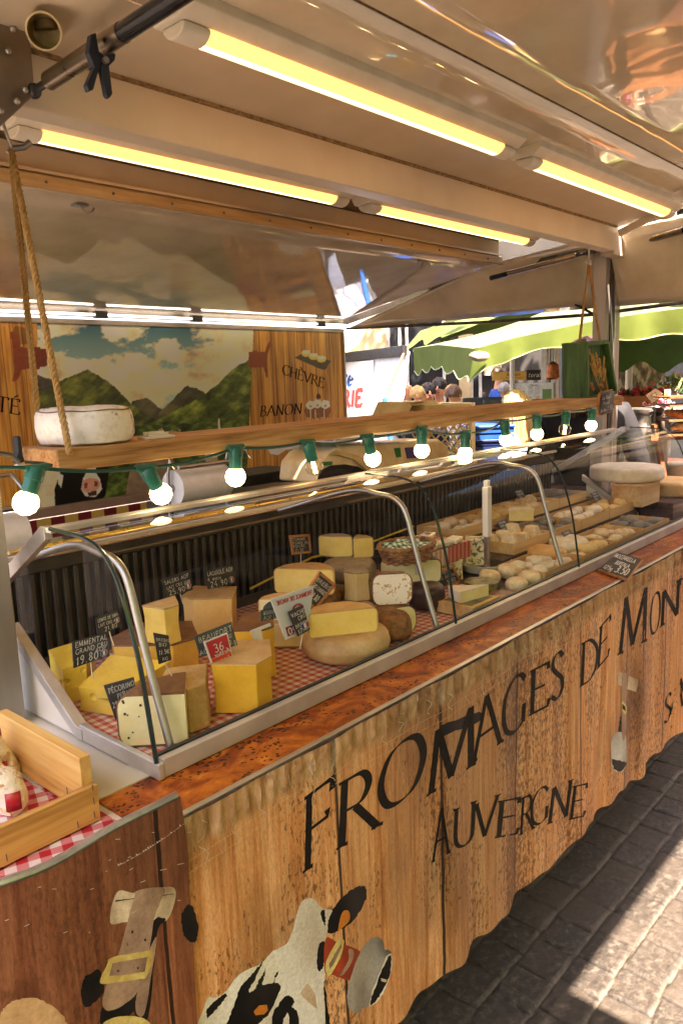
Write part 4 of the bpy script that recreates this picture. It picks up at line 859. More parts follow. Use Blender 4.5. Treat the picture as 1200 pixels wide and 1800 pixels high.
blk('beaufort_cheese', 'tall golden block with brown top, nearest the front glass below the BEAUFORT sign', 378, 1254, ZF, [(0, 0), (78, -.012), (100, .03), (90, .12), (8, .12)], 92, paste_bea, rind_tan, taper=1.03, rind_t=.002)
blk('beaufort_cheese', 'tall golden block with brown top, behind the nearer golden block', 424, 1196, ZF, [(-8, 0), (44, -.004), (61, .02), (52, .12), (-4, .12)], 90, paste_bea, rind_brn)
_a, _b, _c, HM = sector('morbier_cheese', 'lower half wheel with a dark ash line, behind the two golden blocks', 502, 1138, ZF, 44, 46, -52, 128, rind_tan, paste_pal, .15, ash=True)
sector('morbier_cheese', 'upper half wheel stacked on the cheese with the ash line', 498, 1092, ZF+HM+.0005, 43, 42, -52, 128, rind_ora, paste_pal, .15, ash=True)
_, P, s, H = sector('tomme_cheese', 'whole tan wheel nearest the front glass with half a wheel on top', 608, 1147, ZF, 77, 46, 0, 360, rind_tan, paste_tom, .38, bulge=.015)
sector('tomme_cheese', 'half wheel with smooth yellow cut face lying on the whole tan wheel', 604, 1117, ZF+H+.0005, 63, 46, -36, 144, rind_ora, paste_tom, .22)
_, P, s, H = sector('tomme_cheese', 'brown wheel under the half tomme at the back, behind the price cards', 545, 1082, ZF, 58, 50, 0, 360, rind_cor, paste_tom, .3)
sector('tomme_cheese', 'broad half tomme with orange rind at the back below the small framed sign', 535, 1044, ZF+H+.0005, 55, 46, -62, 118, rind_ora, paste_tom, .2)
_, P, s, H = sector('tomme_cheese', 'grey brown wheel at the bottom of the back stack', 612, 1060, ZF, 50, 40, 0, 360, rind_gry, paste_pal, .35)
_, P2, s2, H2 = sector('tomme_cheese', 'pale crusted wheel in the middle of the back stack', 614, 1015, ZF+H+.0005, 47, 30, 0, 360, rind_gry, paste_pal, .3)
z3 = ZF+H+H2+.001
sector('tomme_cheese', 'larger cut piece with yellow face on top of the back stack', 588, 980, z3, 33, 38, -52, 100, rind_gry, paste_tom, .18)
sector('tomme_cheese', 'small cut cube of cheese on top of the back stack, right of the larger piece', 622, 982, z3, 36, 37, -38, 30, rind_tan, paste_tom, .16)
_, P, s, H = sector('tomme_cheese', 'flat grey wheel behind the yellow half wheel, carrying an upright wedge', 618, 1092, ZF, 44, 30, 0, 360, rind_gry, paste_pal, .35)
blk('tomme_cheese', 'upright pale wedge with grey rind standing on the flat grey wheel', 627, 1058, ZF+H+.0005, [(-22, .02), (0, 0), (24, .012), (16, .07), (-18, .07)], 50, cheesem('pale_wedge_paste', 'E2CB92', 'D2B472'), rind_gry)
_, P, s, H = sector('tomme_cheese', 'brown crusted wheel cut on its right side, below the white faced half', 692, 1118, ZF, 45, 52, -28, 262, rind_cor, paste_pal, .4)
sector('tomme_cheese', 'half cheese with white speckled cut face and brown rind, on the crusted wheel', 690, 1064, ZF+H+.0005, 36, 58, -44, 136, rind_brn, cheesem('speckled_paste', 'F0E2C8', 'C9A06A', .6, .5, 90, .34, .46), .3)
sector('tomme_cheese', 'dark brown wheel lying beside the crusted wheel, below the cut dark rind cheese', 750, 1068, ZF, 32, 44, 0, 360, rind_dark, paste_pal, .3)
sector('tomme_cheese', 'dark rind half wheel with long pale cut face near the gingham basket', 722, 1024, 1.048, 54, 42, -52, 128, rind_dark, paste_pal, .25)
def basket():
    P = at(715, 985, z=1.125); s = mz(P); t = thing('wicker_basket', 'wicker basket lined with green checked cloth at the back of the case', 'basket', P); R = 56*s
    wk = wood('wicker', hx('A9743C'), hx('85552A'), hx('4E2E14'), 'x', 30); b = B()
    for j in range(5): b.tube([P+Vector((R*(.86+.03*j)*math.cos(a), R*(.62+.03*j)*math.sin(a), .006+.007*j+.002*math.sin(a*14+j*3.1))) for a in [2*math.pi*i/70 for i in range(71)]], .0042, 6)
    b.build('basket_weave', wk, t); b = B(); b.tube([P+Vector((R*1.02*math.cos(a), R*.77*math.sin(a), .042+.004*abs(math.sin(a*12)))) for a in [2*math.pi*i/120 for i in range(121)]], .0065, 7); b.build('basket_rim', wk, t)
    g = gingham('green_gingham', hx('2E5240'), hx('7E9C86'), hx('D8DCD0'), .016, 20); b = B(); b.grid(lambda u, v: (P.x+(u-.5)*R*1.75, P.y+(v-.5)*R*1.2, P.z+.04+.012*noise.noise((u*5, v*5, 1))+.006*math.sin(u*3.1)), 24, 16); b.build('checked_cloth', g, t)
basket()
# blue cheese and soft cheese of the middle window
blk('blue_cheese', 'tall blue veined block beside the white divider post', 817, 995, 1.02, [(0, 0), (36, -.004), (40, .035), (6, .06)], 48, paste_blu, None)
blk('blue_cheese', 'wedge of blue cheese with brown rind behind the framed 5.90 sign', 777, 1020, ZF, [(-4, 0), (36, -.006), (40, .04), (0, .06)], 38, paste_blu, rind_brn)
def plate():
    P = at(852, 1002, z=ZF); s = mz(P); t = thing('cheese_dome_dish', 'shallow translucent dish next to the divider post', 'dish', P); b = B(); b.lathe([(.02, 0), (40*s, .004), (48*s, .03), (46*s, .03), (38*s, .008), (.0002, .005)], P, 32); b.build('dish', pm('milky_plastic', hx('E3DCC8'), .3), t)
plate()
def wbox(label, px, py, z, w, d, h, mat=None, rot=0, lidded=False, group='wooden cheese boxes', labelcol=None):
    P = at(px, py, z=z); t = thing('cheese_box', label, 'box', P, group); m = mat or wood('thin_poplar_wood', hx('E0BD84'), hx('D0A468'), hx('B4854A'), 'x', 14, .6, .1)
    M = Matrix.Translation(P) @ Matrix.Rotation(rot, 4, 'Z'); k = .003; b = B()
    b.box(-w/2+k, w/2-k, -d/2+k, d/2-k, 0, .003, M); b.build('bottom_panel', m, t)
    for x0, x1, y0, y1 in ((-w/2, w/2, -d/2, -d/2+k), (-w/2, w/2, d/2-k, d/2), (-w/2, -w/2+k, -d/2+k, d/2-k), (w/2-k, w/2, -d/2+k, d/2-k)): b = B(); b.box(x0, x1, y0, y1, 0, h, M); b.build('side_panel', m, t)
    if lidded:
        b = B(); b.box(-w/2-.001, w/2+.001, -d/2-.001, d/2+.001, h+.0004, h+.003, M); o = b.build('lid', m, t); b = B(); b.box(-w*.4, w*.4, -d*.4, d*.4, h+.0034, h+.0042, M); b.build('label', labelcol, o)
    return t, P, M
lab_g = pm('green_label', hx('7E7A3A'), .4, 0, hx('3A3018'), 40, lo=.4, hi=.55)
wbox('square wooden cheese box with green label carrying the brie wedge', 822, 1071, ZF, .125, .11, .026, lidded=True, labelcol=lab_g)
_t, P, s, H = sector('brie_cheese', 'creamy brie wedge with white rind on the labelled wooden box', 858, 1047, ZF+.031, 70, 20, 128, 168, rind_wht, cheesem('brie_paste', 'EFDFA0', 'E4CC7E'), .1)
_t, P, s, H = sector('round_cheese_box', 'round dark labelled cheese box behind the brie wedge', 846, 1042, ZF, 30, 22, 0, 360, lab_g, lab_g, .05, cat='box')
sector('round_cheese_box', 'low round dark labelled box by the front rail, right of the brie', 887, 1056, ZF, 30, 12, 0, 360, pm('dark_label', hx('4A2C1E'), .4, 0, hx('8A4A24'), 40), lab_g, .1, cat='box')
for i, (px, py, r, w_) in enumerate(((860, 1026, 19, 'furthest left of the four'), (894, 1016, 19, 'at the back of the four'), (907, 1040, 20, 'nearest the glass of the four'), (931, 1028, 20, 'furthest right of the four'))):
    sector('goat_cheese', 'small wrinkled cream crottin, '+w_, px, py, ZF, r, 24, 0, 360, cheesem('crottin_rind', 'F0E0BC', 'CFAF7C', .8, .9, 60, bs=70), paste_wht, .45, 'crottins behind the front rail', 24, rough=.004)
for i, (px, py, z, r, h, m, w_) in enumerate(((900, 975, ZF, 40, 18, rind_wht, 'lower of two white flat cheeses beside the divider post'), (905, 957, ZF+.029, 32, 16, rind_wht, 'upper of two white flat cheeses beside the divider post'),
        (928, 960, ZF, 36, 18, rind_ash, 'lower of two grey ashed cheeses behind the white pair'), (930, 942, ZF+.031, 34, 16, rind_ash, 'upper of two grey ashed cheeses behind the white pair'),
        (960, 1000, ZF, 34, 10, rind_wht, 'flat white disc in front of the wrinkled round pair'), (955, 985, ZF, 34, 24, rind_ora, 'cream wrinkled round at the foot of the second glass joint'), (998, 968, ZF+.01, 34, 24, rind_wht, 'cream wrinkled round leaning behind the second glass joint'))):
    sector('soft_cheese', w_, px, py, z, r, h, 0, 360, m, paste_wht, .42, None, 28, rough=.003)
blk('soft_cheese', 'cut white rind piece in the cardboard tray at the back, right of the divider post', 893, 917, 1.10, [(0, 0), (46, 0), (44, .04), (6, .05)], 20, cheesem('brie_paste2', 'EAD9A0', 'DDC47C'), rind_wht)
# packaged cheeses
def packs():
    P = at(775, 962, z=1.12); t = thing('display_tray', 'small tray with red checked cloth holding wrapped cheeses', 'tray', P); M = Matrix.Translation(P); b = B(); b.box(-.15, .13, -.02, .10, -.05, 0, M); b.build('tray_body', MC['red_gingham'], t)
    cols = ['D9D2C4', 'C9BFAE', 'B8B4A4', 'DCD0B4', 'A8A694', 'E2DACB', 'CFC2AA']
    for i in range(7):
        x, y = -.13+(i % 4)*.066, .0+(i//4)*.05; m = pm('wrap_%d' % i, hx(cols[i]), .25, 0, hx('5A5A40' if i % 2 else 'A05A48'), 30, lo=.33, hi=.4, coat=.5)
        q = P+Vector((x, y, .001+.018*(i//4))); b = B(); M = Matrix.Translation(q) @ Matrix.Rotation(.35*math.sin(i*2.3), 4, 'Z'); b.box(-.028, .028, -.02, .02, 0, .018, M); o = b.build('wrapped_cheese', m, bevel=.006, seg=3)
        tag(o, ['film wrapped cheese with red speckled wrapper at the left end of the checked tray', 'film wrapped cheese with green speckled wrapper, second along the front of the checked tray', 'grey film wrapped cheese, third along the front of the checked tray', 'wrapped cheese at the right end of the front row on the checked tray', 'wrapped cheese at the left of the raised back row on the checked tray', 'pale wrapped cheese in the middle of the raised back row on the checked tray', 'beige wrapped cheese at the right of the raised back row on the checked tray'][i], 'cheese', 'wrapped cheeses on the checked tray')
packs()
# the goat cheese boxes
def boxes():
    kinds = [('creamy white', rind_wht), ('grey ashed', rind_ash), ('cream wrinkled', MC['crottin_rind']), ('pale gold', cheesem('gold_rind', 'E8CF94', 'D0AE66', .7, .5, 40))]
    rows = [(1.105, ZF, 'front row', [2.14, 2.40, 2.66, 2.92]), (1.285, ZF+.038, 'middle row', [2.28, 2.53, 2.78, 3.03]), (1.465, ZF+.075, 'back row', [2.22, 2.47, 2.72, 2.97])]
    pos = ['at the glass joint', 'second from the joint', 'third from the joint', 'furthest from the joint']
    for ri, (y, z, rn, xs) in enumerate(rows):
        if ri:
            b = B(); b.box(2.08, 3.17, y-.085, y+.085, 1.0075, z-.0006); o = b.build('display_step', MC['tray_dark'], CASE)
        for bi, x in enumerate(xs):
            P = Vector((x, y, z)); t = thing('cheese_box', 'open poplar cheese box in the %s, %s' % (rn, pos[bi]), 'box', P, 'wooden cheese boxes'); w_, d, h = .242, .158, .036; M = Matrix.Translation(P); k = .003; m = wood('thin_poplar_wood', hx('E0BD84'), hx('D0A468'), hx('B4854A'), 'x', 14, .6, .1)
            b = B(); b.box(-w_/2+k, w_/2-k, -d/2+k, d/2-k, 0, .003, M); b.build('bottom_panel', m, t)
            for x0, x1, y0, y1 in ((-w_/2, w_/2, -d/2, -d/2+k), (-w_/2, w_/2, d/2-k, d/2), (-w_/2, -w_/2+k, -d/2+k, d/2-k), (w_/2-k, w_/2, -d/2+k, d/2-k)): b = B(); b.box(x0, x1, y0, y1, 0, h, M); b.build('side_panel', m, t)
            if (ri*4+bi) % 3 == 1:
                q = thing('price_sign', 'little black price card stuck in the %s box %s' % (rn, pos[bi]), 'sign', (x+.06, y+.06, z+.03), 'small price cards in the boxes'); b = B(); Mq = Matrix.Translation((x+.05, y+.055, z+.055)) @ Matrix.Rotation(RAD(-35), 4, 'X'); b.box(-.03, .03, -.001, .001, -.02, .02, Mq); b.build('board', board_blk, q); b = B()
                for j in range(3): text(b, ['TOMME', 'CHEVRE', '3.50'][j], lambda u, v, l: Mq @ Vector((u-.024, -.0016-l, v+.008-.012*j)), .007, chalk(.14), fit=.046)
                b.build('chalk_lettering', chalkw, q)
            kn, km = kinds[(ri*2+bi*3) % 4]; nx, ny = (3, 2) if (bi+ri) % 2 else (4, 2)
            for i in range(nx):
                for j in range(ny):
                    r_ = min(w_/nx, d/ny)/2*.9; q = P+Vector((-w_/2+.008+(i+.5)*(w_-.016)/nx+rnd.uniform(-.004, .004), -d/2+.006+(j+.5)*(d-.012)/ny+rnd.uniform(-.004, .004), .0035+.012*(rnd.random() < .35)))
                    shp = ('round', 'log', 'round', 'pyramid')[(ri*3+bi*2+ri*bi) % 4]; H = rnd.uniform(.022, .034); e = H*.42; prof = [(.0002, 0), (r_-e, 0), (r_-e*.3, e*.3), (r_, e), (r_, H-e), (r_-e*.3, H-e*.3), (r_-e, H), (.0002, H)]
                    Rm = Matrix.Rotation(rnd.uniform(-.2, .2), 3, 'X') @ Matrix.Rotation(rnd.uniform(-.15, .15), 3, 'Y'); b = B()
                    if shp == 'log': ll = r_*.95; dr = Vector((math.cos(.3*math.sin(i*3+j)), math.sin(.3*math.sin(i*3+j)), 0)); b.tube([q+ZV*(r_*.55)+dr*(ll*u_) for u_ in (-1, -.96, -.5, 0, .5, .96, 1)], [r_*.42, r_*.54, r_*.56, r_*.55, r_*.56, r_*.54, r_*.42], 14)
                    elif shp == 'pyramid': rz = Matrix.Rotation(rnd.uniform(-.4, .4), 3, 'Z'); hh = r_*1.25; b.add([q+rz @ Vector((sx*w2, sy*w2, z2)) for z2, w2 in ((0, r_*.8), (hh*.5, r_*.64), (hh, r_*.46)) for sx, sy in ((-1, -1), (1, -1), (1, 1), (-1, 1))], [(3, 2, 1, 0), (8, 9, 10, 11)]+[(a_*4+c_, a_*4+(c_+1) % 4, a_*4+4+(c_+1) % 4, a_*4+4+c_) for a_ in (0, 1) for c_ in range(4)])
                    else: b.lathe(prof, q, 18, M=Rm)
                    o = b.build('goat_cheese', km, rough=.005 if shp == 'round' else .002, rscale=55, sharp=70, bevel=0 if shp == 'round' else .003)
                    tag(o, '%s %s, %s %s, %s box %s' % (kn, shp, ['near', 'far'][j], ['left corner', 'middle', 'right corner'][i] if nx == 3 else ['left corner', 'left of centre', 'right of centre', 'right corner'][i] if nx == 4 else '', rn, pos[bi]), 'cheese', 'goat cheeses in the boxes')
boxes()
# ------------------------------------------------------------------ price signs
def sign(label, c, y, lines, frame=None, mat=None, txt=None, flag=None, foot=None, name='price_sign', pen=.13, mirror=False, extra=None, yr=None, dark=True, jit=.05):
    bl, br, tr, tl = [at(*q, y=y) for q in c]
    if yr:
        bl, br, tr, tl = [at(q[0], q[1], y=yy) for q, yy in zip(c, yr)]
    cen = (bl+br+tr+tl)/4; t = thing(name, label, 'sign', cen, 'price signs in the display case'); nrm = (br-bl).cross(tl-bl).normalized()
    if nrm.dot(CAM-cen) < 0: nrm = -nrm
    b = B(); b.prism([bl, br, tr, tl], -nrm*.0025); b.build('board', mat or board_blk, t, .0008)
    A = (br-bl).length/(tl-bl).length
    def fn(u, v, l):
        a = u/A; a = 1-a if mirror else a; p = bl.lerp(br, a); q = tl.lerp(tr, a); return p.lerp(q, v)+nrm*(.0006+l)
    b = B()
    for ln in lines:
        s_, v0, h = ln[:3]; u0 = ln[3]*A if len(ln) > 3 else .07*A; fit = (ln[4] if len(ln) > 4 else .88)*A
        text(b, s_, lambda u, v, l, v0=v0: fn(u, v0+v+u*.0, l), h, chalk(pen), sp=.22, jit=jit, slant=.08, u0=u0, fit=fit)
    if b.v: b.build('chalk_lettering', txt or chalkw, t)
    if frame:
        f = B(); k = .012; o_ = [bl, br, tr, tl]
        for i in range(4): p, q = o_[i], o_[(i+1) % 4]; d = (q-p).normalized(); f.bar(p-d*.003, q+d*.003, .006, .006, nrm)
        f.build('wood_frame', frame, t)
    if flag:
        u0, v0, r_ = flag; f = B(); n = 14; mats = [pm('flag_blue', (.02, .04, .2, 1), .6), paper, redp, pm('stamp_grey', (.35, .35, .36, 1), .7)]
        f.m = 3; f.poly([fn(u0*A+r_*1.25*math.cos(2*math.pi*i/n), v0+r_*1.25*math.sin(2*math.pi*i/n), .0003) for i in range(n)])
        for j in range(3): f.m = j; x0 = u0*A-r_+j*r_*.66; f.poly([fn(x0, v0-r_*.6, .0006), fn(x0+r_*.62, v0-r_*.5, .0006), fn(x0+r_*.62, v0+r_*.6, .0006), fn(x0, v0+r_*.55, .0006)])
        f.build('origin_stamp', mats, t)
    if extra: extra(t, fn, A)
    if foot:
        b = B(); q = at(foot[0], foot[1], y=y); mid = (bl+br)/2-nrm*.004; b.tube([mid, q], .0011, 6); b.build('pick', pm('pick_plastic', hx('E8DEC8'), .4), t)
    return t
def q4(*a): return [(a[i], a[i+1]) for i in range(0, 8, 2)]
def signs():
    S = sign
    S('black chalk sign EMMENTAL GRAND CRU 19.80 with tricolour stamp', q4(130, 1175, 193, 1152, 190, 1112, 127, 1128), 1.215, [('EMMENTAL', .74, .2), ('GRAND CRU', .48, .18), ('AOP', .33, .15, .6, .3), ('19.80', .08, .3, .06, .6)], flag=(.84, .2, .13), foot=(163, 1192))
    S('black chalk sign behind EMMENTAL reading COMTE LAIT CRU, half hidden by the glass tube', q4(172, 1118, 215, 1101, 207, 1072, 168, 1086), 1.36, [('COMTE DE JURA', .7, .17), ('LAIT CRU AOP', .42, .17), ('21.80', .1, .22, .3, .5)], flag=(.86, .45, .13), foot=(200, 1135))
    S('black chalk sign PECORINO PEPATO leaning on the pale peppered quarter wheel', q4(204, 1266, 243, 1241, 236, 1190, 183, 1205), 1.17, [('PÉCORINO', .74, .15), ('PEPATO', .52, .15, .3, .66), ('290g', .33, .15, .05, .4), ('39', .06, .26, .3, .4)])
    S('black chalk sign SALERS AOP 25.90 against the slotted wall', q4(296, 1050, 340, 1037, 331, 1003, 283, 1020), 1.47, [('SALERS AOP', .7, .18), ('LAIT CRU 24M', .42, .15), ('25.90', .08, .26, .08, .6)], flag=(.84, .3, .15), foot=(322, 1062))
    S('black chalk sign LAGUIOLE 6 mois 24.90 against the slotted wall', q4(366, 1036, 415, 1026, 409, 993, 359, 1004), 1.47, [('LAGUIOLE AOP', .7, .2), ('6 mois', .42, .18, .05, .5), ('24.90', .08, .27, .1, .6)], flag=(.86, .26, .15), foot=(395, 1052))
    S('tall narrow black sign BREBIS BIO on a white pick over the grainy hard cheese', q4(280, 1168, 302, 1160, 297, 1117, 270, 1112), 1.12, [('BREBIS', .74, .1), ('BIO', .57, .12, .2, .5), ('11.5€', .3, .15, .1, .8), ('KG', .08, .1, .3, .4)], foot=(302, 1188))
    S('grey black sign BEAUFORT on the golden blocks, partly covered by a red card', q4(353, 1156, 418, 1134, 407, 1093, 341, 1119), 1.125, [('BEAUFORT', .66, .22), ('LAIT CRU', .4, .17, .4, .5), ('AOP', .1, .2, .0, .3), ('.90kg', .12, .2, .66, .3)], mat=pm('grey_slate', (.07, .085, .08, 1), .5), foot=(390, 1165))
    def red(t, fn, A):
        b = B(); b.m = 0; b.poly([fn(.06*A, .42, .0003), fn(.94*A, .42, .0003), fn(.94*A, .97, .0003), fn(.06*A, .97, .0003)]); b.m = 1; b.poly([fn(.06*A, .14, .0003), fn(.94*A, .14, .0003), fn(.94*A, .41, .0003), fn(.06*A, .41, .0003)]); b.build('colour_field', [pm('card_red', hx('C8202C'), .5), pm('card_orange', hx('E2502A'), .5)], t)
        b = B(); text(b, '36.', lambda u, v, l: fn(u, v+.56, .0009+l), .26, chalk(.1), u0=.28*A); text(b, 'Arthur', lambda u, v, l: fn(A-u, v+.42, .0009+l), .13, chalk(.16), u0=.1*A, fit=.7*A); text(b, 'Long', lambda u, v, l: fn(A-u, v+.2, .0009+l), .13, chalk(.16), u0=.2*A, fit=.6*A); b.build('card_lettering', paper, t)  # mirrored words paint a reflection onto the card
    S('white and red card marked 36 with painted reflected words, before the BEAUFORT sign', q4(377, 1181, 412, 1164, 400, 1112, 358, 1129), 1.105, [], mat=paper, extra=red)
    def arch(t, fn, A):
        b = B(); b.poly([fn(A*(.5-.42*math.cos(math.pi*i/12)), .97+.75*math.sin(math.pi*i/12), -.001) for i in range(13)]); b.build('arched_top', pm('slate_blue', (.05, .06, .06, 1), .5), t, thick=.002)
    S('arched dark sign MORBIER AOP LAIT CRU above a blank white card', q4(459, 1093, 515, 1081, 512, 1064, 458, 1073), 1.155, [('MORBIER BEBER AOP', .55, .33), ('AOP LAIT CRU', .1, .33)], mat=MC['grey_slate'] if 'grey_slate' in MC else None, extra=arch, pen=.11)
    S('blank white card below the arched dark sign', q4(450, 1130, 483, 1115, 475, 1095, 440, 1109), 1.15, [], mat=paper)
    def mir(t, fn, A):
        b = B(); b.poly([fn(.12*A, .06, .0003), fn(.9*A, .06, .0003), fn(.9*A, .28, .0003), fn(.12*A, .28, .0003)]); b.build('red_band', pm('card_darkred', hx('9A1E28'), .5), t)
        b = B(); text(b, '10.20', lambda u, v, l: fn(A-u, v+.09, .0009+l), .15, chalk(.17), u0=.16*A, fit=.66*A); b.build('card_lettering', paper, t)
        b = B(); text(b, 'FROMAGE DE VACHE', lambda u, v, l: fn(A-u, v+.82, .0009+l), .1, chalk(.12), u0=.06*A, fit=.85*A); text(b, 'O', lambda u, v, l: fn(A-u, v+.5, .0009+l), .2, chalk(.2), u0=.3*A); b.build('card_ink', redp, t)
    S('large bluish white card with a mirrored red 10.20 band among the price cards', q4(502, 1125, 541, 1110, 552, 1029, 475, 1053), 1.13, [], mat=pm('blue_white_paper', hx('CBD3DC'), .6, 0, hx('DCDDDC'), 12), extra=mir)
    S('small black chalk sign VACHE CRU overlapping the large white card', q4(524, 1119, 545, 1107, 533, 1063, 506, 1076), 1.12, [('VACHE', .74, .15), ('CRU', .55, .14, .4, .5), ('BREBIS', .3, .13), ('17.', .06, .18, .1, .4)], flag=(.72, .26, .15), foot=(527, 1140))
    S('orange framed chalkboard tilted on its corner above the half wheel', q4(533, 1051, 553, 1069, 587, 1028, 561, 1007), 1.17, [('BREBIS', .72, .14), ('DES CAUSSES', .5, .13), ('29.80', .18, .2, .2, .6)], frame=frame_w, foot=(575, 1090))
    S('small framed chalkboard TOMME FUMEE AU POIVRE at the back', q4(515, 973, 545, 970, 542, 941, 510, 943), 1.5, [('TOMME', .74, .15), ('FUMEE AU', .52, .14), ('POIVRE', .32, .14), ('31.50', .08, .17, .12, .7)], frame=frame_w, foot=(529, 990))
    S('framed chalkboard BLEU DU VERCORS beside the tray of wrapped cheeses', q4(763, 966, 797, 966, 795, 939, 761, 938), 1.46, [('BLEU DU', .74, .15), ('VERCORS', .52, .15), ('LAIT CRU', .3, .13), ('21.50', .08, .16, .2, .7)], frame=frame_w, foot=(782, 985))
    S('framed chalkboard TETE DE MOINE 5.90 leaning in front of the blue wedge', q4(773, 1036, 807, 1020, 795, 997, 765, 1005), 1.235, [('TETE', .72, .17, .3, .5), ('DE MOINE', .46, .17), ('5.90', .1, .24, .4, .5)], frame=frame_w, foot=(790, 1045))
    S('framed chalkboard tilted on its corner behind the white flat cheeses', q4(886, 941, 904, 927, 888, 914, 867, 924), 1.36, [('SAINT', .66, .18), ('FELICIEN', .38, .18), ('4.50', .1, .2, .2, .6)], frame=frame_w)
    S('small framed chalkboard CROTTIN DE CHEVRE above the wrinkled crottins', q4(919, 1008, 940, 1005, 930, 992, 911, 996), 1.16, [('CROTTIN', .68, .2), ('DE CHEVRE', .38, .2), ('2.20', .08, .2, .2, .6)], frame=frame_w)
    S('black card among the goat cheese boxes behind the second glass joint', q4(1035, 948, 1058, 944, 1048, 927, 1027, 930), 1.2, [('TOMME DE', .72, .18), ('CHEVRE', .45, .18), ('3.50', .1, .22, .3, .6)])
    S('tiny black card lying at the back of the goat cheese boxes', q4(1019, 894, 1036, 897, 1039, 889, 1025, 886), 1.42, [('PICODON', .5, .3), ('1.80', .1, .3)])
    # mozzarella board lying on the counter
    c = [at(x_, y_, z=1.012) for x_, y_ in ((1050, 1000), (1102, 1018), (1127, 999), (1085, 985))]; c[2].z += .03; c[3].z += .03
    t = thing('price_sign', 'black chalk sign MOZZARELLA BUFFALA 3.50 lying on the burl counter', 'sign', sum(c, Vector())/4); bl, br, tr, tl = c; nrm = (br-bl).cross(tl-bl).normalized()
    b = B(); b.prism([bl-nrm*.001, br-nrm*.001, tr-nrm*.001, tl-nrm*.001], -nrm*.008); b.build('wood_frame', frame_w, t, .001); k = B(); ce = sum(c, Vector())/4; k.poly([ce+(p-ce)*.96 for p in c]); k.build('board', board_blk, t)
    A = (br-bl).length/(tl-bl).length; fn = lambda u, v, l: bl.lerp(br, u/A).lerp(tl.lerp(tr, u/A), v)+nrm*(.0008+l); b = B()
    for s_, v0, h, u0, f in (('MOZZARELLA', .7, .18, .06, .8), ('BUFFALA', .42, .17, .3, .5), ('125g', .1, .17, .1, .3), ('3.50', .1, .3, .5, .4)): text(b, s_, lambda u, v, l: fn(u, v0+v, l), h, chalk(.14), u0=u0*A, fit=f*A)
    b.build('chalk_lettering', chalkw, t)
signs()
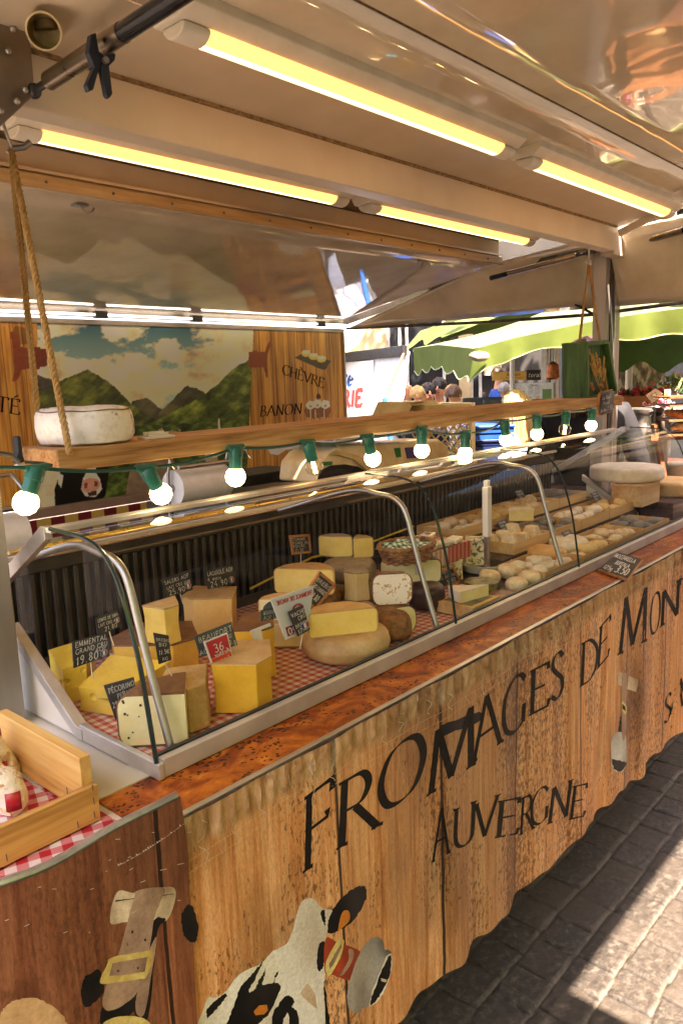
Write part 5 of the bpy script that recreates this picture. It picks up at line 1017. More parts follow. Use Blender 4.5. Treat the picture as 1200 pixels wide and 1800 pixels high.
# ------------------------------------------------------------------ hanging shelf
def shelf():
    t = thing('hanging_shelf', 'long rough wooden plank shelf hung on twisted ropes above the display case', 'shelf', (1.9, 1.34, 1.5))
    b = B(); n = 60
    for i in range(n): pass
    def ring(x): w_ = .0025*noise.noise((x*4, 0, 0)); return [(x, 1.262+w_+.004*noise.noise((x*2, 3, 0)), 1.4775+.003*noise.noise((x*3, 7, 0))), (x, 1.418, 1.4775), (x, 1.418, 1.5165), (x, 1.262+w_, 1.5165)]
    x0, x1 = .672, 3.14; vs = []; N = 120
    for i in range(N+1): vs += ring(x0+(x1-x0)*i/N)
    b.add(vs, [(i*4+k, i*4+(k+1) % 4, (i+1)*4+(k+1) % 4, (i+1)*4+k) for i in range(N) for k in range(4)]+[(0, 1, 2, 3), (N*4+3, N*4+2, N*4+1, N*4)]); b.build('plank', plankw, t, .003)
    ropem = wood('hemp_rope', hx('C9A468'), hx('AE8548'), hx('7A5828'), 'z', 60, .85, .5)
    def rope(a, c, r=.0062):
        d = c-a; L = d.length; b = B(); dn = d.normalized(); x = dn.cross(Vector((0, 1, 0))).normalized(); y = dn.cross(x); m = int(L/.006)
        for k in range(3):
            b.tube([a+d*(i/m)+(x*math.cos(2*math.pi*(i*.006/.032+k/3))+y*math.sin(2*math.pi*(i*.006/.032+k/3)))*r*.52 for i in range(m+1)], r*.6, 6)
        b.build('rope', ropem, t)
    h = at(20, 262, y=1.41); rope(h, at(72, 783, y=1.41)); rope(h, at(123, 798, y=1.256))
    b = B(); b.tube([h+Vector((-.012, -.0, .05)), h+Vector((-.004, 0, .02)), h+Vector((.004, 0, -.002)), h+Vector((0, 0, -.012)), h+Vector((-.008, 0, -.004))], .0028, 8); b.tube([h+Vector((.0, -.004, 0)), h+Vector((.018, -.012, .004)), h+Vector((.03, -.014, .014))], .006, 8); b.build('hook', steel, t)
    h = at(1034, 462, y=1.43); rope(h, Vector((3.0, 1.41, 1.512)), .0055); rope(h, Vector((3.06, 1.29, 1.512)), .0055)
    b = B(); b.tube([Vector((h.x, h.y, 2.125)), h+Vector((0, 0, .01)), h+Vector((.01, 0, -.01))], .003, 8); b.ball(h, .013, 8); b.build('hook', steel, t)
    for i, px in enumerate((297, 433, 588, 704, 760, 985, 1030)):
        q = at(px, 800, y=1.262); q.z = 1.478; b = B(); b.tube([q, q+Vector((0, -.006, -.012)), q+Vector((.006, -.006, -.02)), q+Vector((.012, -.006, -.012))], .0016, 6); b.build('cup_hook', steel, t)
    P = at(152, 774, z=1.5175); s = mpp(P); R = 82*s; H = 60*s; w_ = thing('round_cheese', 'whole white rind wheel with brown mould spots on the hanging shelf', 'cheese', P); c = Vector((at(152, 765, y=1.345).x, 1.345, 1.5172))
    k = NT('mottled_white_rind'); n1 = k.noise(k.co, 26, 5, .65); n2 = k.noise(k.co, 5, 2); n3 = k.noise(k.co, 80, 4)
    col = k.ramp(n3, [(.25, hx('E2D6BE')), (.5, hx('F6F1E6'))]); sp = k.math('MULTIPLY', k.math('GREATER_THAN', n1, .56), k.math('GREATER_THAN', n2, .48)); k.base(k.mix(col, hx('A06A40'), k.math('MULTIPLY', sp, .75))); k.set(Roughness=.75); k.bump(n3, .25, .003)
    R = min(R, .088); prof = [(.0002, 0), (R-.016, 0), (R-.005, .004), (R, .016), (R+.002, H*.5), (R, H-.014), (R-.003, H-.006), (R-.010, H-.0015), (R-.03, H+.001), (.0002, H+.002)]; b = B(); b.lathe(prof, c, 56); b.build('rind', k.m, w_, rough=.003, rscale=26)
    b = B(); b.tube([c+Vector(((R-.002)*math.cos(a), (R-.002)*math.sin(a), H-.0055+.001*math.sin(a*7))) for a in [2*math.pi*i/60 for i in range(61)]], .0011, 5); b.build('rind_seam', pm('seam_brown', hx('8A6238'), .8), w_)
    P = at(308, 772, z=1.5168); t2 = thing('price_ticket_holder', 'small white plastic ticket holder lying on the hanging shelf', 'ticket holder', P); c = Vector((P.x, 1.30, 1.5168)); b = B(); b.box(c.x-.034, c.x+.034, c.y-.016, c.y+.016, c.z, c.z+.005); b.build('foot', white_pl, t2, .001)
    b = B(); b.box(c.x-.024, c.x+.024, c.y+.006, c.y+.01, c.z+.005, c.z+.014); b.box(c.x-.024, c.x+.024, c.y-.008, c.y-.004, c.z+.005, c.z+.012); b.build('clip', white_pl, t2, .001)
    # spring clamp at the left end of the shelf, cable clip
    P = at(35, 790, y=1.275); t3 = thing('spring_clamp', 'small black spring clamp holding the cable at the left end of the shelf', 'clamp', P); Q = lambda a, c_, y=1.265: at(a, c_, y=y)
    b = B(); b.prism([Q(30, 768), (Q(38, 766)), Q(42, 800), Q(46, 812), Q(30, 815), Q(32, 795)], (0, .018, 0)); b.build('jaw', black, t3, .003); b = B(); b.tube([Q(-6, 796), Q(20, 800), Q(34, 812)], .004, 8); b.tube([Q(45, 812), Q(75, 814), Q(92, 818)], .003, 8); b.build('handle', steel_dk, t3); b = B(); b.prism([Q(31, 816), Q(45, 815), Q(44, 823), Q(30, 823)], (0, .012, 0)); b.build('tip', white_pl, t3, .002)
shelf()
def wheatboard():
    y = 1.30; f = [at(a, c, y=y) for a, c in ((1028, 702), (1078, 690), (1063, 601), (1026, 604))]; t = thing('wheat_box_frame', 'dark green wooden box frame with dried wheat ears hanging on the right rope', 'decoration', sum(f, Vector())/4)
    gw = wood('green_stained_wood', hx('557A3A'), hx('40622E'), hx('263E1C'), 'z', 26, .6); d = Vector((-.012, .075, .006)); b = B(); b.prism([p+Vector((0, .012, 0)) for p in f], d); b.build('back_panel', gw, t, .002)
    for i in range(4): p, q = f[i], f[(i+1) % 4]; b = B(); b.bar(p, q, .016, .03, (0, 1, 0)); b.build('frame_rail', gw, t, .002)
    wh = pm('wheat_straw', hx('D2A85C'), .7, 0, hx('A87C38'), 60); b = B(); base = at(1055, 690, y=y-.004)
    for i, (a, c) in enumerate(((1032, 612), (1040, 625), (1046, 622), (1052, 632), (1060, 628), (1062, 650), (1036, 640))):
        e = at(a, c, y=y-.006); b.tube([base+Vector((rnd.uniform(-.01, .01), 0, 0)), base.lerp(e, .5)+Vector((rnd.uniform(-.006, .006), 0, 0)), e], .0013, 5)
        for j in range(12): q = base.lerp(e, .5+.5*j/11); b.ball(q+Vector((.0035*(-1)**j, -.003, 0)), .0045, 5, .75, .7, 1.5)
    b.build('wheat_ear', wh, t); b = B()
    for a, c in ((1037, 677), (1050, 642), (1056, 680), (1040, 684)): b.ball(at(a, c, y=y-.006), .011, 7)
    b.build('dried_rose', pm('dried_rose', hx('B9805A'), .8, 0, hx('8A4A38'), 90, bump=1), t)
    y = 1.255; bl, br, tr, tl = [at(a, c, y=y) for a, c in ((1052, 731), (1077, 722), (1079, 685), (1056, 691))]; t = thing('chalk_tag', 'small framed chalk tag with cut corners hanging in front of the post', 'sign', (bl+tr)/2)
    fn = lambda u, v, l=0: bl.lerp(br, u).lerp(tl.lerp(tr, u), v)+Vector((0, -.0006-l, 0)); o = [(0, .12), (.1, 0), (.9, 0), (1, .12), (1, .88), (.9, 1), (.1, 1), (0, .88)]; b = B(); b.prism([fn(u*1.12-.09, v*1.08-.04)+Vector((0, .003, 0)) for u, v in o], (0, .008, 0)); b.build('wood_frame', frame_w, t, .001); b = B(); b.poly([fn(u, v) for u, v in o]); b.build('board', board_blk, t, thick=.001)
    A = (br-bl).length/(tl-bl).length; b = B()
    for s_, v0, h, u0, f_ in (('La Soupli', .68, .16, .1, .78), ('Prunat', .42, .16, .2, .6), ('Les deux', .14, .13, .06, .4), ('7.50', .12, .2, .52, .4)): text(b, s_, lambda u, v, l: fn(u/A, v0+v, .001+l), h, chalk(.12), u0=u0*A, fit=f_*A, jit=.05)
    b.build('chalk_lettering', chalkw, t)
wheatboard()
# ------------------------------------------------------------------ festoon lights
def festoon():
    t = thing('festoon_lights', 'green cable of festoon bulbs strung under the hanging shelf', 'string lights', (1.9, 1.24, 1.45))
    green = pm('green_socket', hx('1E7A66'), .4, 0, hx('145A4A'), 20); bulbm = em('lit_bulb', (1, .84, .42, 1), 2.2); clear = glassmat('clear_bulb', (.95, .9, .78, 1), 1.6); fil = em('filament', (1, .62, .2, 1), 14)
    L = [(64, 826, 46, 884, 0), (262, 832, 283, 868, 0), (414, 795, 414, 838, 0), (544, 790, 552, 820, 1), (649, 783, 655, 806, 0), (741, 766, 741, 792, 0), (818, 770, 817, 797, 0), (887, 753, 889, 773, 0), (943, 741, 943, 763, 0), (994, 733, 992, 755, 1), (1040, 726, 1038, 748, 0)]
    y = 1.245; tops = []; R = .0215
    for a, c, d, e, cl in L:
        S = at(a, c, y=y); Bc = at(d, e, y=y); dr = (Bc-S).normalized(); S = Bc-dr*.062; tops.append(S)
        z = -dr; x = z.cross(Vector((0, 1, 0))).normalized(); yy = z.cross(x); M = Matrix(((x.x, yy.x, z.x), (x.y, yy.y, z.y), (x.z, yy.z, z.z)))
        b = B(); b.lathe([(.0125, .0), (.0155, -.004), (.0158, -.022), (.0138, -.0225), (.0138, -.046), (.0001, -.046)], S, 20, M=M); b.tube([S+Vector((-.022, 0, .001)), S+Vector((0, 0, -.004)), S+Vector((.022, 0, .001))], [.0055, .0105, .0055], 10); so_ = b.build('socket', green, t)
        prof = [(.0005, -.062-R), (R*.5, -.062-R*.87), (R*.87, -.062-R*.5), (R, -.062), (R*.9, -.062+R*.45), (R*.68, -.062+R*.74), (.0125, -.0445)]
        b = B(); b.lathe(smooth_pts(prof, 3) if False else prof, S, 22, M=M); b.build('bulb', clear if cl else bulbm, so_, sharp=80)
        if cl:
            b = B()
            for k in range(4): an = k*math.pi/2; o = M @ Vector((.004*math.cos(an), .004*math.sin(an), 0)); b.tube([S+dr*.05+o, S+dr*.078+o], .0011, 5)
            b.build('filament', fil, so_)
    pts = []; ends = [at(-25, 822, y=y)]+tops+[at(1075, 712, y=1.3)]
    for i in range(len(ends)-1):
        a, c = ends[i], ends[i+1]; L_ = (c-a).length
        for k in range(12): u = k/12; sg = [.0, .012, .016, .012, .02, .012, .02, .022, .012, .012, .004, .0][i]; up = [0, 0, -.008, 0, 0, .012, 0, -.004, 0, 0, 0, 0][i]; pts.append(a.lerp(c, u)-ZV*(sg*4*u*(1-u)*.55+up*math.sin(math.pi*u)*0)+Vector((0, .001*math.sin(i*3+u*6), 0)))
    pts.append(ends[-1]); B().tube(pts, .0034, 8).build('cable', pm('green_cable', hx('0F4A3E'), .45), t)
festoon()
# ------------------------------------------------------------------ crate of dry sausages
def crate():
    cr = at(178, 1441, z=1.002); X1, Y0 = cr.x, cr.y; t = thing('sausage_crate', 'wooden crate with open top holding dry sausages at the left end of the counter', 'crate', (X1-.25, Y0+.1, 1.0))
    top = at(166, 1350, x=X1).z; W, D = .5, None
    yb = at(15, 1264, x=X1).y; h1 = at(170, 1377, x=X1).z
    h2 = at(138, 1346, y=Y0+.012).z
    B().box(X1-W, X1, Y0, Y0+.012, 1.003, h1).build('front_board', pine, t, .0015)
    B().box(X1-.018, X1-.0005, Y0+.0123, yb, 1.003+.012, 1.003+.098).build('side_board', pine_y, t, .0015)
    B().box(X1-W, X1-.0185, yb-.012, yb, 1.003, h1).build('back_board', pine, t, .0015); B().box(X1-W, X1-W+.012, Y0+.0123, yb-.0125, 1.003, h1).build('side_board', pine_y, t, .0015)
    b = B(); b.box(X1-W+.0125, X1-.0185, Y0+.0123, yb-.0125, 1.003, 1.009); b.build('bottom_panel', gingham('crate_gingham', hx('B2202A'), hx('D08080'), hx('DCD4CC'), .03, 20), t)
    b = B()
    for px, py in ((163, 1385), (165, 1408), (166, 1432), (137, 1450), (12, 1508), (118, 1390)):
        q = at(px, py, y=Y0-.0004); b.tube([q+Vector((0, 0, .005)), q+Vector((.0005, -.0004, -.005))], .0007, 5)
    b.build('staple', steel_dk, t)
    b = B(); b.grid(lambda u, v: (X1-.6+.615*u, .888+.25*v, .9995+.0015*noise.noise((u*14, v*5, 2))), 40, 8); tag(b.build('checked_cloth', MC['crate_gingham']), 'red checked cloth lying under the wooden crate', 'cloth')
    sk_ = cheesem('sausage_skin', 'EADDC8', 'C4A688', .85, .9, 46, .32, .52, .05, bs=120); redl = pm('red_seal', hx('B01C28'), .35, 0, hx('8A1018'), 30)
    zt = 1.009
    for i, (a, c, hh, lb) in enumerate(((14, 1436, 84, 'dry sausage nearest the front board of the crate, with red band'), (-18, 1410, 95, 'tall dry sausage leaning on the crate side with red sealed end'), (8, 1376, 88, 'dry sausage standing at the back of the crate'))):
        P = at(a, c, z=zt); s = mpp(P); tt = thing('dry_sausage', lb, 'sausage', P); b = B(); r = (26, 30, 28)[i]*s; H = hh*s*1.1
        path = [P+Vector((.012*math.sin(k*.5+i), .008*k/8, H*k/8)) for k in range(9)]; b.tube(path, [r*q for q in (.55, .86, .98, 1.0, 1, .97, .9, .68, .3)], 20); b.build('skin', sk_, tt, rough=.004, rscale=30)
        q = path[-1]; b = B(); b.lathe([(r*.42, -.012), (r*.4, .002), (r*.3, .007), (.0002, .008)], q, 16); b.build('seal', redl, tt); m_ = path[3]; b = B(); v = (CAM-m_); v.z = 0; v.normalize(); xx = v.cross(ZV)
        b.add([m_+v*r*.99*math.cos(an)+xx*r*1.01*math.sin(an)+v*.002+ZV*dz for dz in (-.014, .014) for an in [(-.5+k/6) for k in range(7)]], [(k, k+1, k+8, k+7) for k in range(6)]); b.build('band_label', redl, tt, thick=.001)
        b = B(); b.tube([p+(v*math.cos(k*1.3)+xx*math.sin(k*1.3))*r*(.9, 1.0, 1.02, 1.03, 1.03, 1.0, .93)[k] for k, p in enumerate(path[1:8])], .0022, 6); b.build('string', pm('butcher_string', hx('E0B98A'), .8), tt)
crate()
# ------------------------------------------------------------------ printed rear panel
def inpoly(px, py, poly):
    r = np.zeros(px.shape, bool); n = len(poly)
    for i in range(n):
        x0, y0 = poly[i]; x1, y1 = poly[(i+1) % n]
        if y0 == y1: continue
        c = ((y0 > py) != (y1 > py)) & (px < (x1-x0)*(py-y0)/(y1-y0)+x0); r ^= c
    return r
YP = 3.15
def rear_panel():
    t = thing('printed_rear_panel', 'rear panel printed with a mountain valley, cows and wooden shutters', 'printed panel', (2.4, YP, 1.07))
    x0, x1, z0, z1 = .95, at(601, 600, y=YP).x, at(70, 893, y=YP).z, 1.895; st = .0034; nu = int((x1-x0)/st); nv = int((z1-z0)/st); X, Z = np.meshgrid(np.linspace(x0, x1, nu), np.linspace(z0, z1, nv))
    D = np.stack([X, np.full_like(X, YP), Z-CAM.z], -1); f = D @ np.array(FW); px = 600+FPX*(D @ np.array(RT))/f; py = 900-FPX*(D @ np.array(UP))/f
    c = lambda s: np.array(hx(s)[:3])
    # sky and cloud
    tt = np.clip((py-570)/90, 0, 1)[..., None]; img = c('2F5A66')*(1-tt)+c('8FB0A8')*tt
    cl = fbm(px/60, py/38, 6, 3, .55); bias = .40*np.exp(-(((px-150)/110)**2+((py-660)/52)**2))+.42*np.exp(-(((px-410)/70)**2+((py-625)/58)**2))+.3*np.exp(-(((px-260)/100)**2+((py-690)/36)**2))+.2*np.exp(-(((px-190)/26)**2+((py-588)/22)**2))+.16*np.exp(-(((px-90)/20)**2+((py-580)/18)**2))
    m = np.clip((cl+bias-.57)/.09, 0, 1); sh = fbm(px/34+5, py/24-.5, 5, 9); cc = c('F2DDB0')*np.clip(.25+1.25*sh, 0, 1)[..., None]+0; dark = np.clip((py-665)/60, 0, 1)[..., None]*np.clip((sh-.42)*4, 0, 1)[..., None]; cc = cc*(1-dark)+c('7A6650')*dark; img = img*(1-m[..., None])+cc*m[..., None]
    def hill(poly, c1, c2, c3, s, seed):
        nonlocal img
        q = inpoly(px, py+9*(fbm(px/16, px*0+seed, 5, seed, .6)-.5), poly); n1 = fbm(px/26*s, py/15*s, 6, seed, .6); n2 = fbm((px+py)/14, (py-px*.5)/30, 5, seed+5); v = np.clip((n1*.6+n2*.5-.3)/.5, 0, 1)[..., None]
        col = np.where(v < .5, c(c1)*(1-v*2)+c(c2)*v*2, c(c2)*(2-2*v)+c(c3)*(2*v-1)); img = np.where(q[..., None], col, img)
    hill([(55, 652), (66, 657), (95, 669), (120, 690), (130, 800), (55, 800)], '2E2B28', '45403A', '5E5544', 1, 21)
    hill([(232, 705), (245, 703), (258, 700), (270, 708), (290, 724), (300, 760), (230, 760)], '34352F', '4A4A3C', '6B6248', 1, 22)
    hill([(280, 724), (300, 705), (330, 678), (345, 682), (365, 694), (400, 740), (270, 750)], '2F302A', '4A4836', '6E6844', 1, 23)
    hill([(60, 690), (92, 678), (112, 668), (140, 657), (155, 651), (172, 660), (190, 670), (212, 690), (235, 712), (262, 730), (290, 748), (300, 800), (60, 800)], '26261C', '444E28', '7A8238', 1, 24)
    hill([(255, 748), (300, 728), (330, 712), (365, 690), (395, 662), (420, 643), (442, 628), (460, 620), (460, 800), (240, 800)], '222A18', '4A5A28', '8C9842', 1.2, 25)
    hill([(60, 742), (120, 742), (250, 748), (330, 745), (460, 738), (460, 900), (60, 900)], '1C240F', '3A4A22', '68803A', 2.2, 26)
    def shape(poly, col, n=.25, seed=40):
        nonlocal img
        q = inpoly(px, py, poly); v = (1-n+2*n*fbm(px/7, py/7, 4, seed))[..., None]; img = np.where(q[..., None], c(col)*v, img)
    shape([(100, 810), (108, 800), (185, 800), (192, 830), (186, 870), (170, 888), (100, 892), (92, 850)], '14110F'); shape([(82, 820), (108, 806), (112, 818), (106, 830), (96, 860), (97, 890), (60, 895), (60, 840)], 'CDB89A'); shape([(101, 830), (112, 836), (108, 858), (103, 850)], 'D8C6AC')
    shape([(150, 800), (170, 800), (168, 830), (176, 842), (180, 860), (168, 874), (150, 872), (143, 860), (146, 842), (152, 830)], 'DCCBB2'); shape([(146, 845), (158, 840), (172, 842), (178, 852), (170, 862), (152, 866), (144, 860)], 'C58A76'); shape([(148, 850), (154, 848), (154, 858), (149, 858)], '6E3E36'); shape([(166, 846), (172, 846), (172, 855), (166, 855)], '6E3E36'); shape([(154, 866), (170, 862), (170, 870), (156, 872)], '3A2A24')
    shape([(222, 860), (228, 830), (246, 805), (256, 792), (300, 792), (312, 830), (310, 870), (300, 900), (222, 890)], '7A6A58', .35); shape([(278, 755), (285, 752), (290, 760), (302, 756), (316, 760), (312, 752), (318, 756), (314, 768), (300, 780), (284, 776)], '9A8468'); shape([(360, 800), (372, 790), (382, 800), (388, 850), (366, 850)], 'A89880', .3); shape([(383, 735), (386, 737), (388, 756), (384, 758)], 'D8C8A8')
    # wooden shutters on both sides
    L = px < 66+.0*(py); Rr = px > 446-(py-570)*.045
    for msk, sd in ((L, 50), (Rr, 60)):
        pl = np.floor((X+.01)/.088); tint = .78+.42*np.abs(np.modf(np.sin(pl*12.7+sd)*437.5)[0]); g = fbm(X*70+pl*3.3, Z*3.2, 5, sd, .6); g2 = fbm(X*260, Z*7, 3, sd+3)
        v = np.clip((g*.7+g2*.3-.28)/.44, 0, 1)[..., None]; col = (c('7A4418')*(1-v)+c('D29A48')*v)*tint[..., None]; gap = (np.abs(((X+.01)/.088) % 1-.02) < .022); col = np.where(gap[..., None], col*.3, col)
        kn = vn(X*9, Z*6, sd+9) > .93; col = np.where(kn[..., None], col*.5, col); img = np.where(msk[..., None], col, img)
    rust = '7A3A22'
    Zm = lambda P: [(a/4, 540+b_/4) for a, b_ in P]; Zr = lambda P: [(380+a/4.615, 540+b_/4.615) for a, b_ in P]
    shape(Zm([(75, 175), (90, 168), (140, 215), (150, 280), (235, 290), (235, 430), (150, 440), (135, 500), (100, 525), (88, 515), (105, 440), (100, 370), (90, 280)]), rust); shape(Zm([(235, 278), (285, 278), (285, 290), (335, 295), (332, 415), (285, 420), (278, 438), (235, 438)]), '6A2E1C')
    shape(Zr([(265, 365), (300, 360), (305, 350), (330, 352), (335, 362), (395, 360), (420, 290), (450, 262), (448, 300), (420, 370), (412, 420), (420, 570), (405, 568), (385, 490), (330, 485), (325, 495), (305, 490), (262, 480)]), rust)
    shape(Zr([(635, 410), (690, 380), (935, 435), (905, 470), (885, 510), (840, 500)]), '3E2E26')
    for a, b_, r in ((728, 375, 38), (790, 400, 40), (853, 420, 40)):
        e = ((px-(380+a/4.615))/(r/4.615))**2+((py-(540+b_/4.615))/(r/4.615*.72))**2; img = np.where((e < 1)[..., None], c('E0A850')*(1.15-.3*e[..., None]), img); e2 = ((px-(380+a/4.615))/(r/4.615*.85))**2+((py-(540+(b_-12)/4.615))/(r/4.615*.4))**2; img = np.where((e2 < 1)[..., None], c('EFD8A8'), img)
    shape(Zr([(710, 840), (740, 790), (800, 770), (845, 790), (860, 770), (915, 790), (930, 840), (905, 895), (850, 890), (800, 905), (730, 890)]), '7A4A20', .4)
    for a, b_ in ((765, 795), (820, 785), (885, 790)): shape(Zr([(a-42, b_), (a-15, b_-38), (a+28, b_-30), (a+38, b_+15), (a, b_+38), (a-30, b_+25)]), 'E2CBA4', .2); shape(Zr([(a-10, b_+5), (a+8, b_), (a+10, b_+16), (a-6, b_+20)]), 'B8592E')
    for a in (760, 800, 870): shape(Zr([(a, 830), (a+5, 830), (a+10, 900), (a+2, 900)]), 'D8BC90')
    shape(Zr([(810, 720), (825, 692), (845, 715), (850, 740), (815, 745)]), '4A2412')
    shape(Zr([(400, 1120), (470, 1100), (660, 1090), (680, 1140), (560, 1160), (500, 1200), (440, 1190)]), 'D8CDBE', .2); shape(Zr([(565, 1095), (600, 1088), (615, 1110), (570, 1115)]), '6E8A3A')
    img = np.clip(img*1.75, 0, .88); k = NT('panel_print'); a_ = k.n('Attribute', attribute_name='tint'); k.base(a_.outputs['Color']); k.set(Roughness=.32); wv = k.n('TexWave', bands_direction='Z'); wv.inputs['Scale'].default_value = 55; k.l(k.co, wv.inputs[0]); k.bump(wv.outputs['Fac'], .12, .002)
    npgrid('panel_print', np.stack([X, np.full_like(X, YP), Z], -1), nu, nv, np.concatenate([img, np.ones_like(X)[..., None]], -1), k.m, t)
    B().box(x0, x1, YP+.003, YP+.018, z0, z1).build('backing', white_pl, t); al = pm('panel_trim', hx('B5A998'), .4, .4, hx('9A8E7E'), 9)
    B().box(x0, x1+.012, YP-.012, YP+.02, z1+.0005, z1+.022).build('frame_rail', al, t, .002); B().box(x1+.0005, x1+.014, YP-.012, YP+.02, z0, z1).build('frame_rail', al, t, .002); B().box(x0, x1, YP-.03, YP+.02, z0-.04, z0-.0005).build('frame_rail', pm('rail_taupe', hx('9A8070'), .5), t, .002)
    b = B()
    def wr(s, bl, tl, br):
        bl, tl, br = Vector(bl), Vector(tl), Vector(br); ws = sum(GL[ch][0]+.12 for ch in s)-.12; U = (br-bl)/ws; V = tl-bl
        text(b, s, lambda u, v, l: at(*(bl+U*u+V*v), y=YP-.0008-l), 1, nib(.13, .035, 14), sp=.12, roman=True)
    for a in (('CHÈVRE', (496, 657), (498, 640), (568, 682)), ('BANON', (457, 732), (459, 714), (529, 727)), ('TÉ', (-6, 722), (-4, 696), (34, 729))): wr(*a); b.build('printed_word', inkblack, t, merge=False); b = B()
    lt = thing('strip_lamp', 'white strip lamp running along the top edge of the printed panel', 'lamp', (2.2, 3.06, 1.93)); B().tube([(x0, 3.07, 1.932), (x1-.05, 3.07, 1.932)], .005, 10).build('tube', em('strip_lamp_white', (1, .9, .72, 1), .55), lt)
    b = B()
    for x in (1.9, 2.42, 3.3): b.box(x-.03, x+.03, 3.062, 3.084, 1.918, 1.948)
    b.build('bracket', steel_dk, lt)
    # striped cloth below
    k = NT('striped_cloth'); sp = k.n('SeparateXYZ'); k.l(k.co, sp.inputs[0]); s_ = k.math('GREATER_THAN', k.math('FRACT', k.math('MULTIPLY', sp.outputs[0], 1/.128)), .5); nz = k.noise(k.co, 14, 5)
    k.base(k.mix(k.mix(hx('D8B45A'), hx('7A1420'), s_), (.6, .55, .5, 1), k.math('MULTIPLY', nz, .6), 'MULTIPLY')); k.set(Roughness=.85); b = B(); b.grid(lambda u, v: (x0+(x1-x0)*u, YP-.04+.012*math.sin(u*70)*(1-v), .3+(z0-.042-.3)*v), 200, 8); tag(b.build('striped_skirt', k.m), 'red and yellow striped cloth skirt hanging below the mountain panel', 'cloth')
rear_panel()
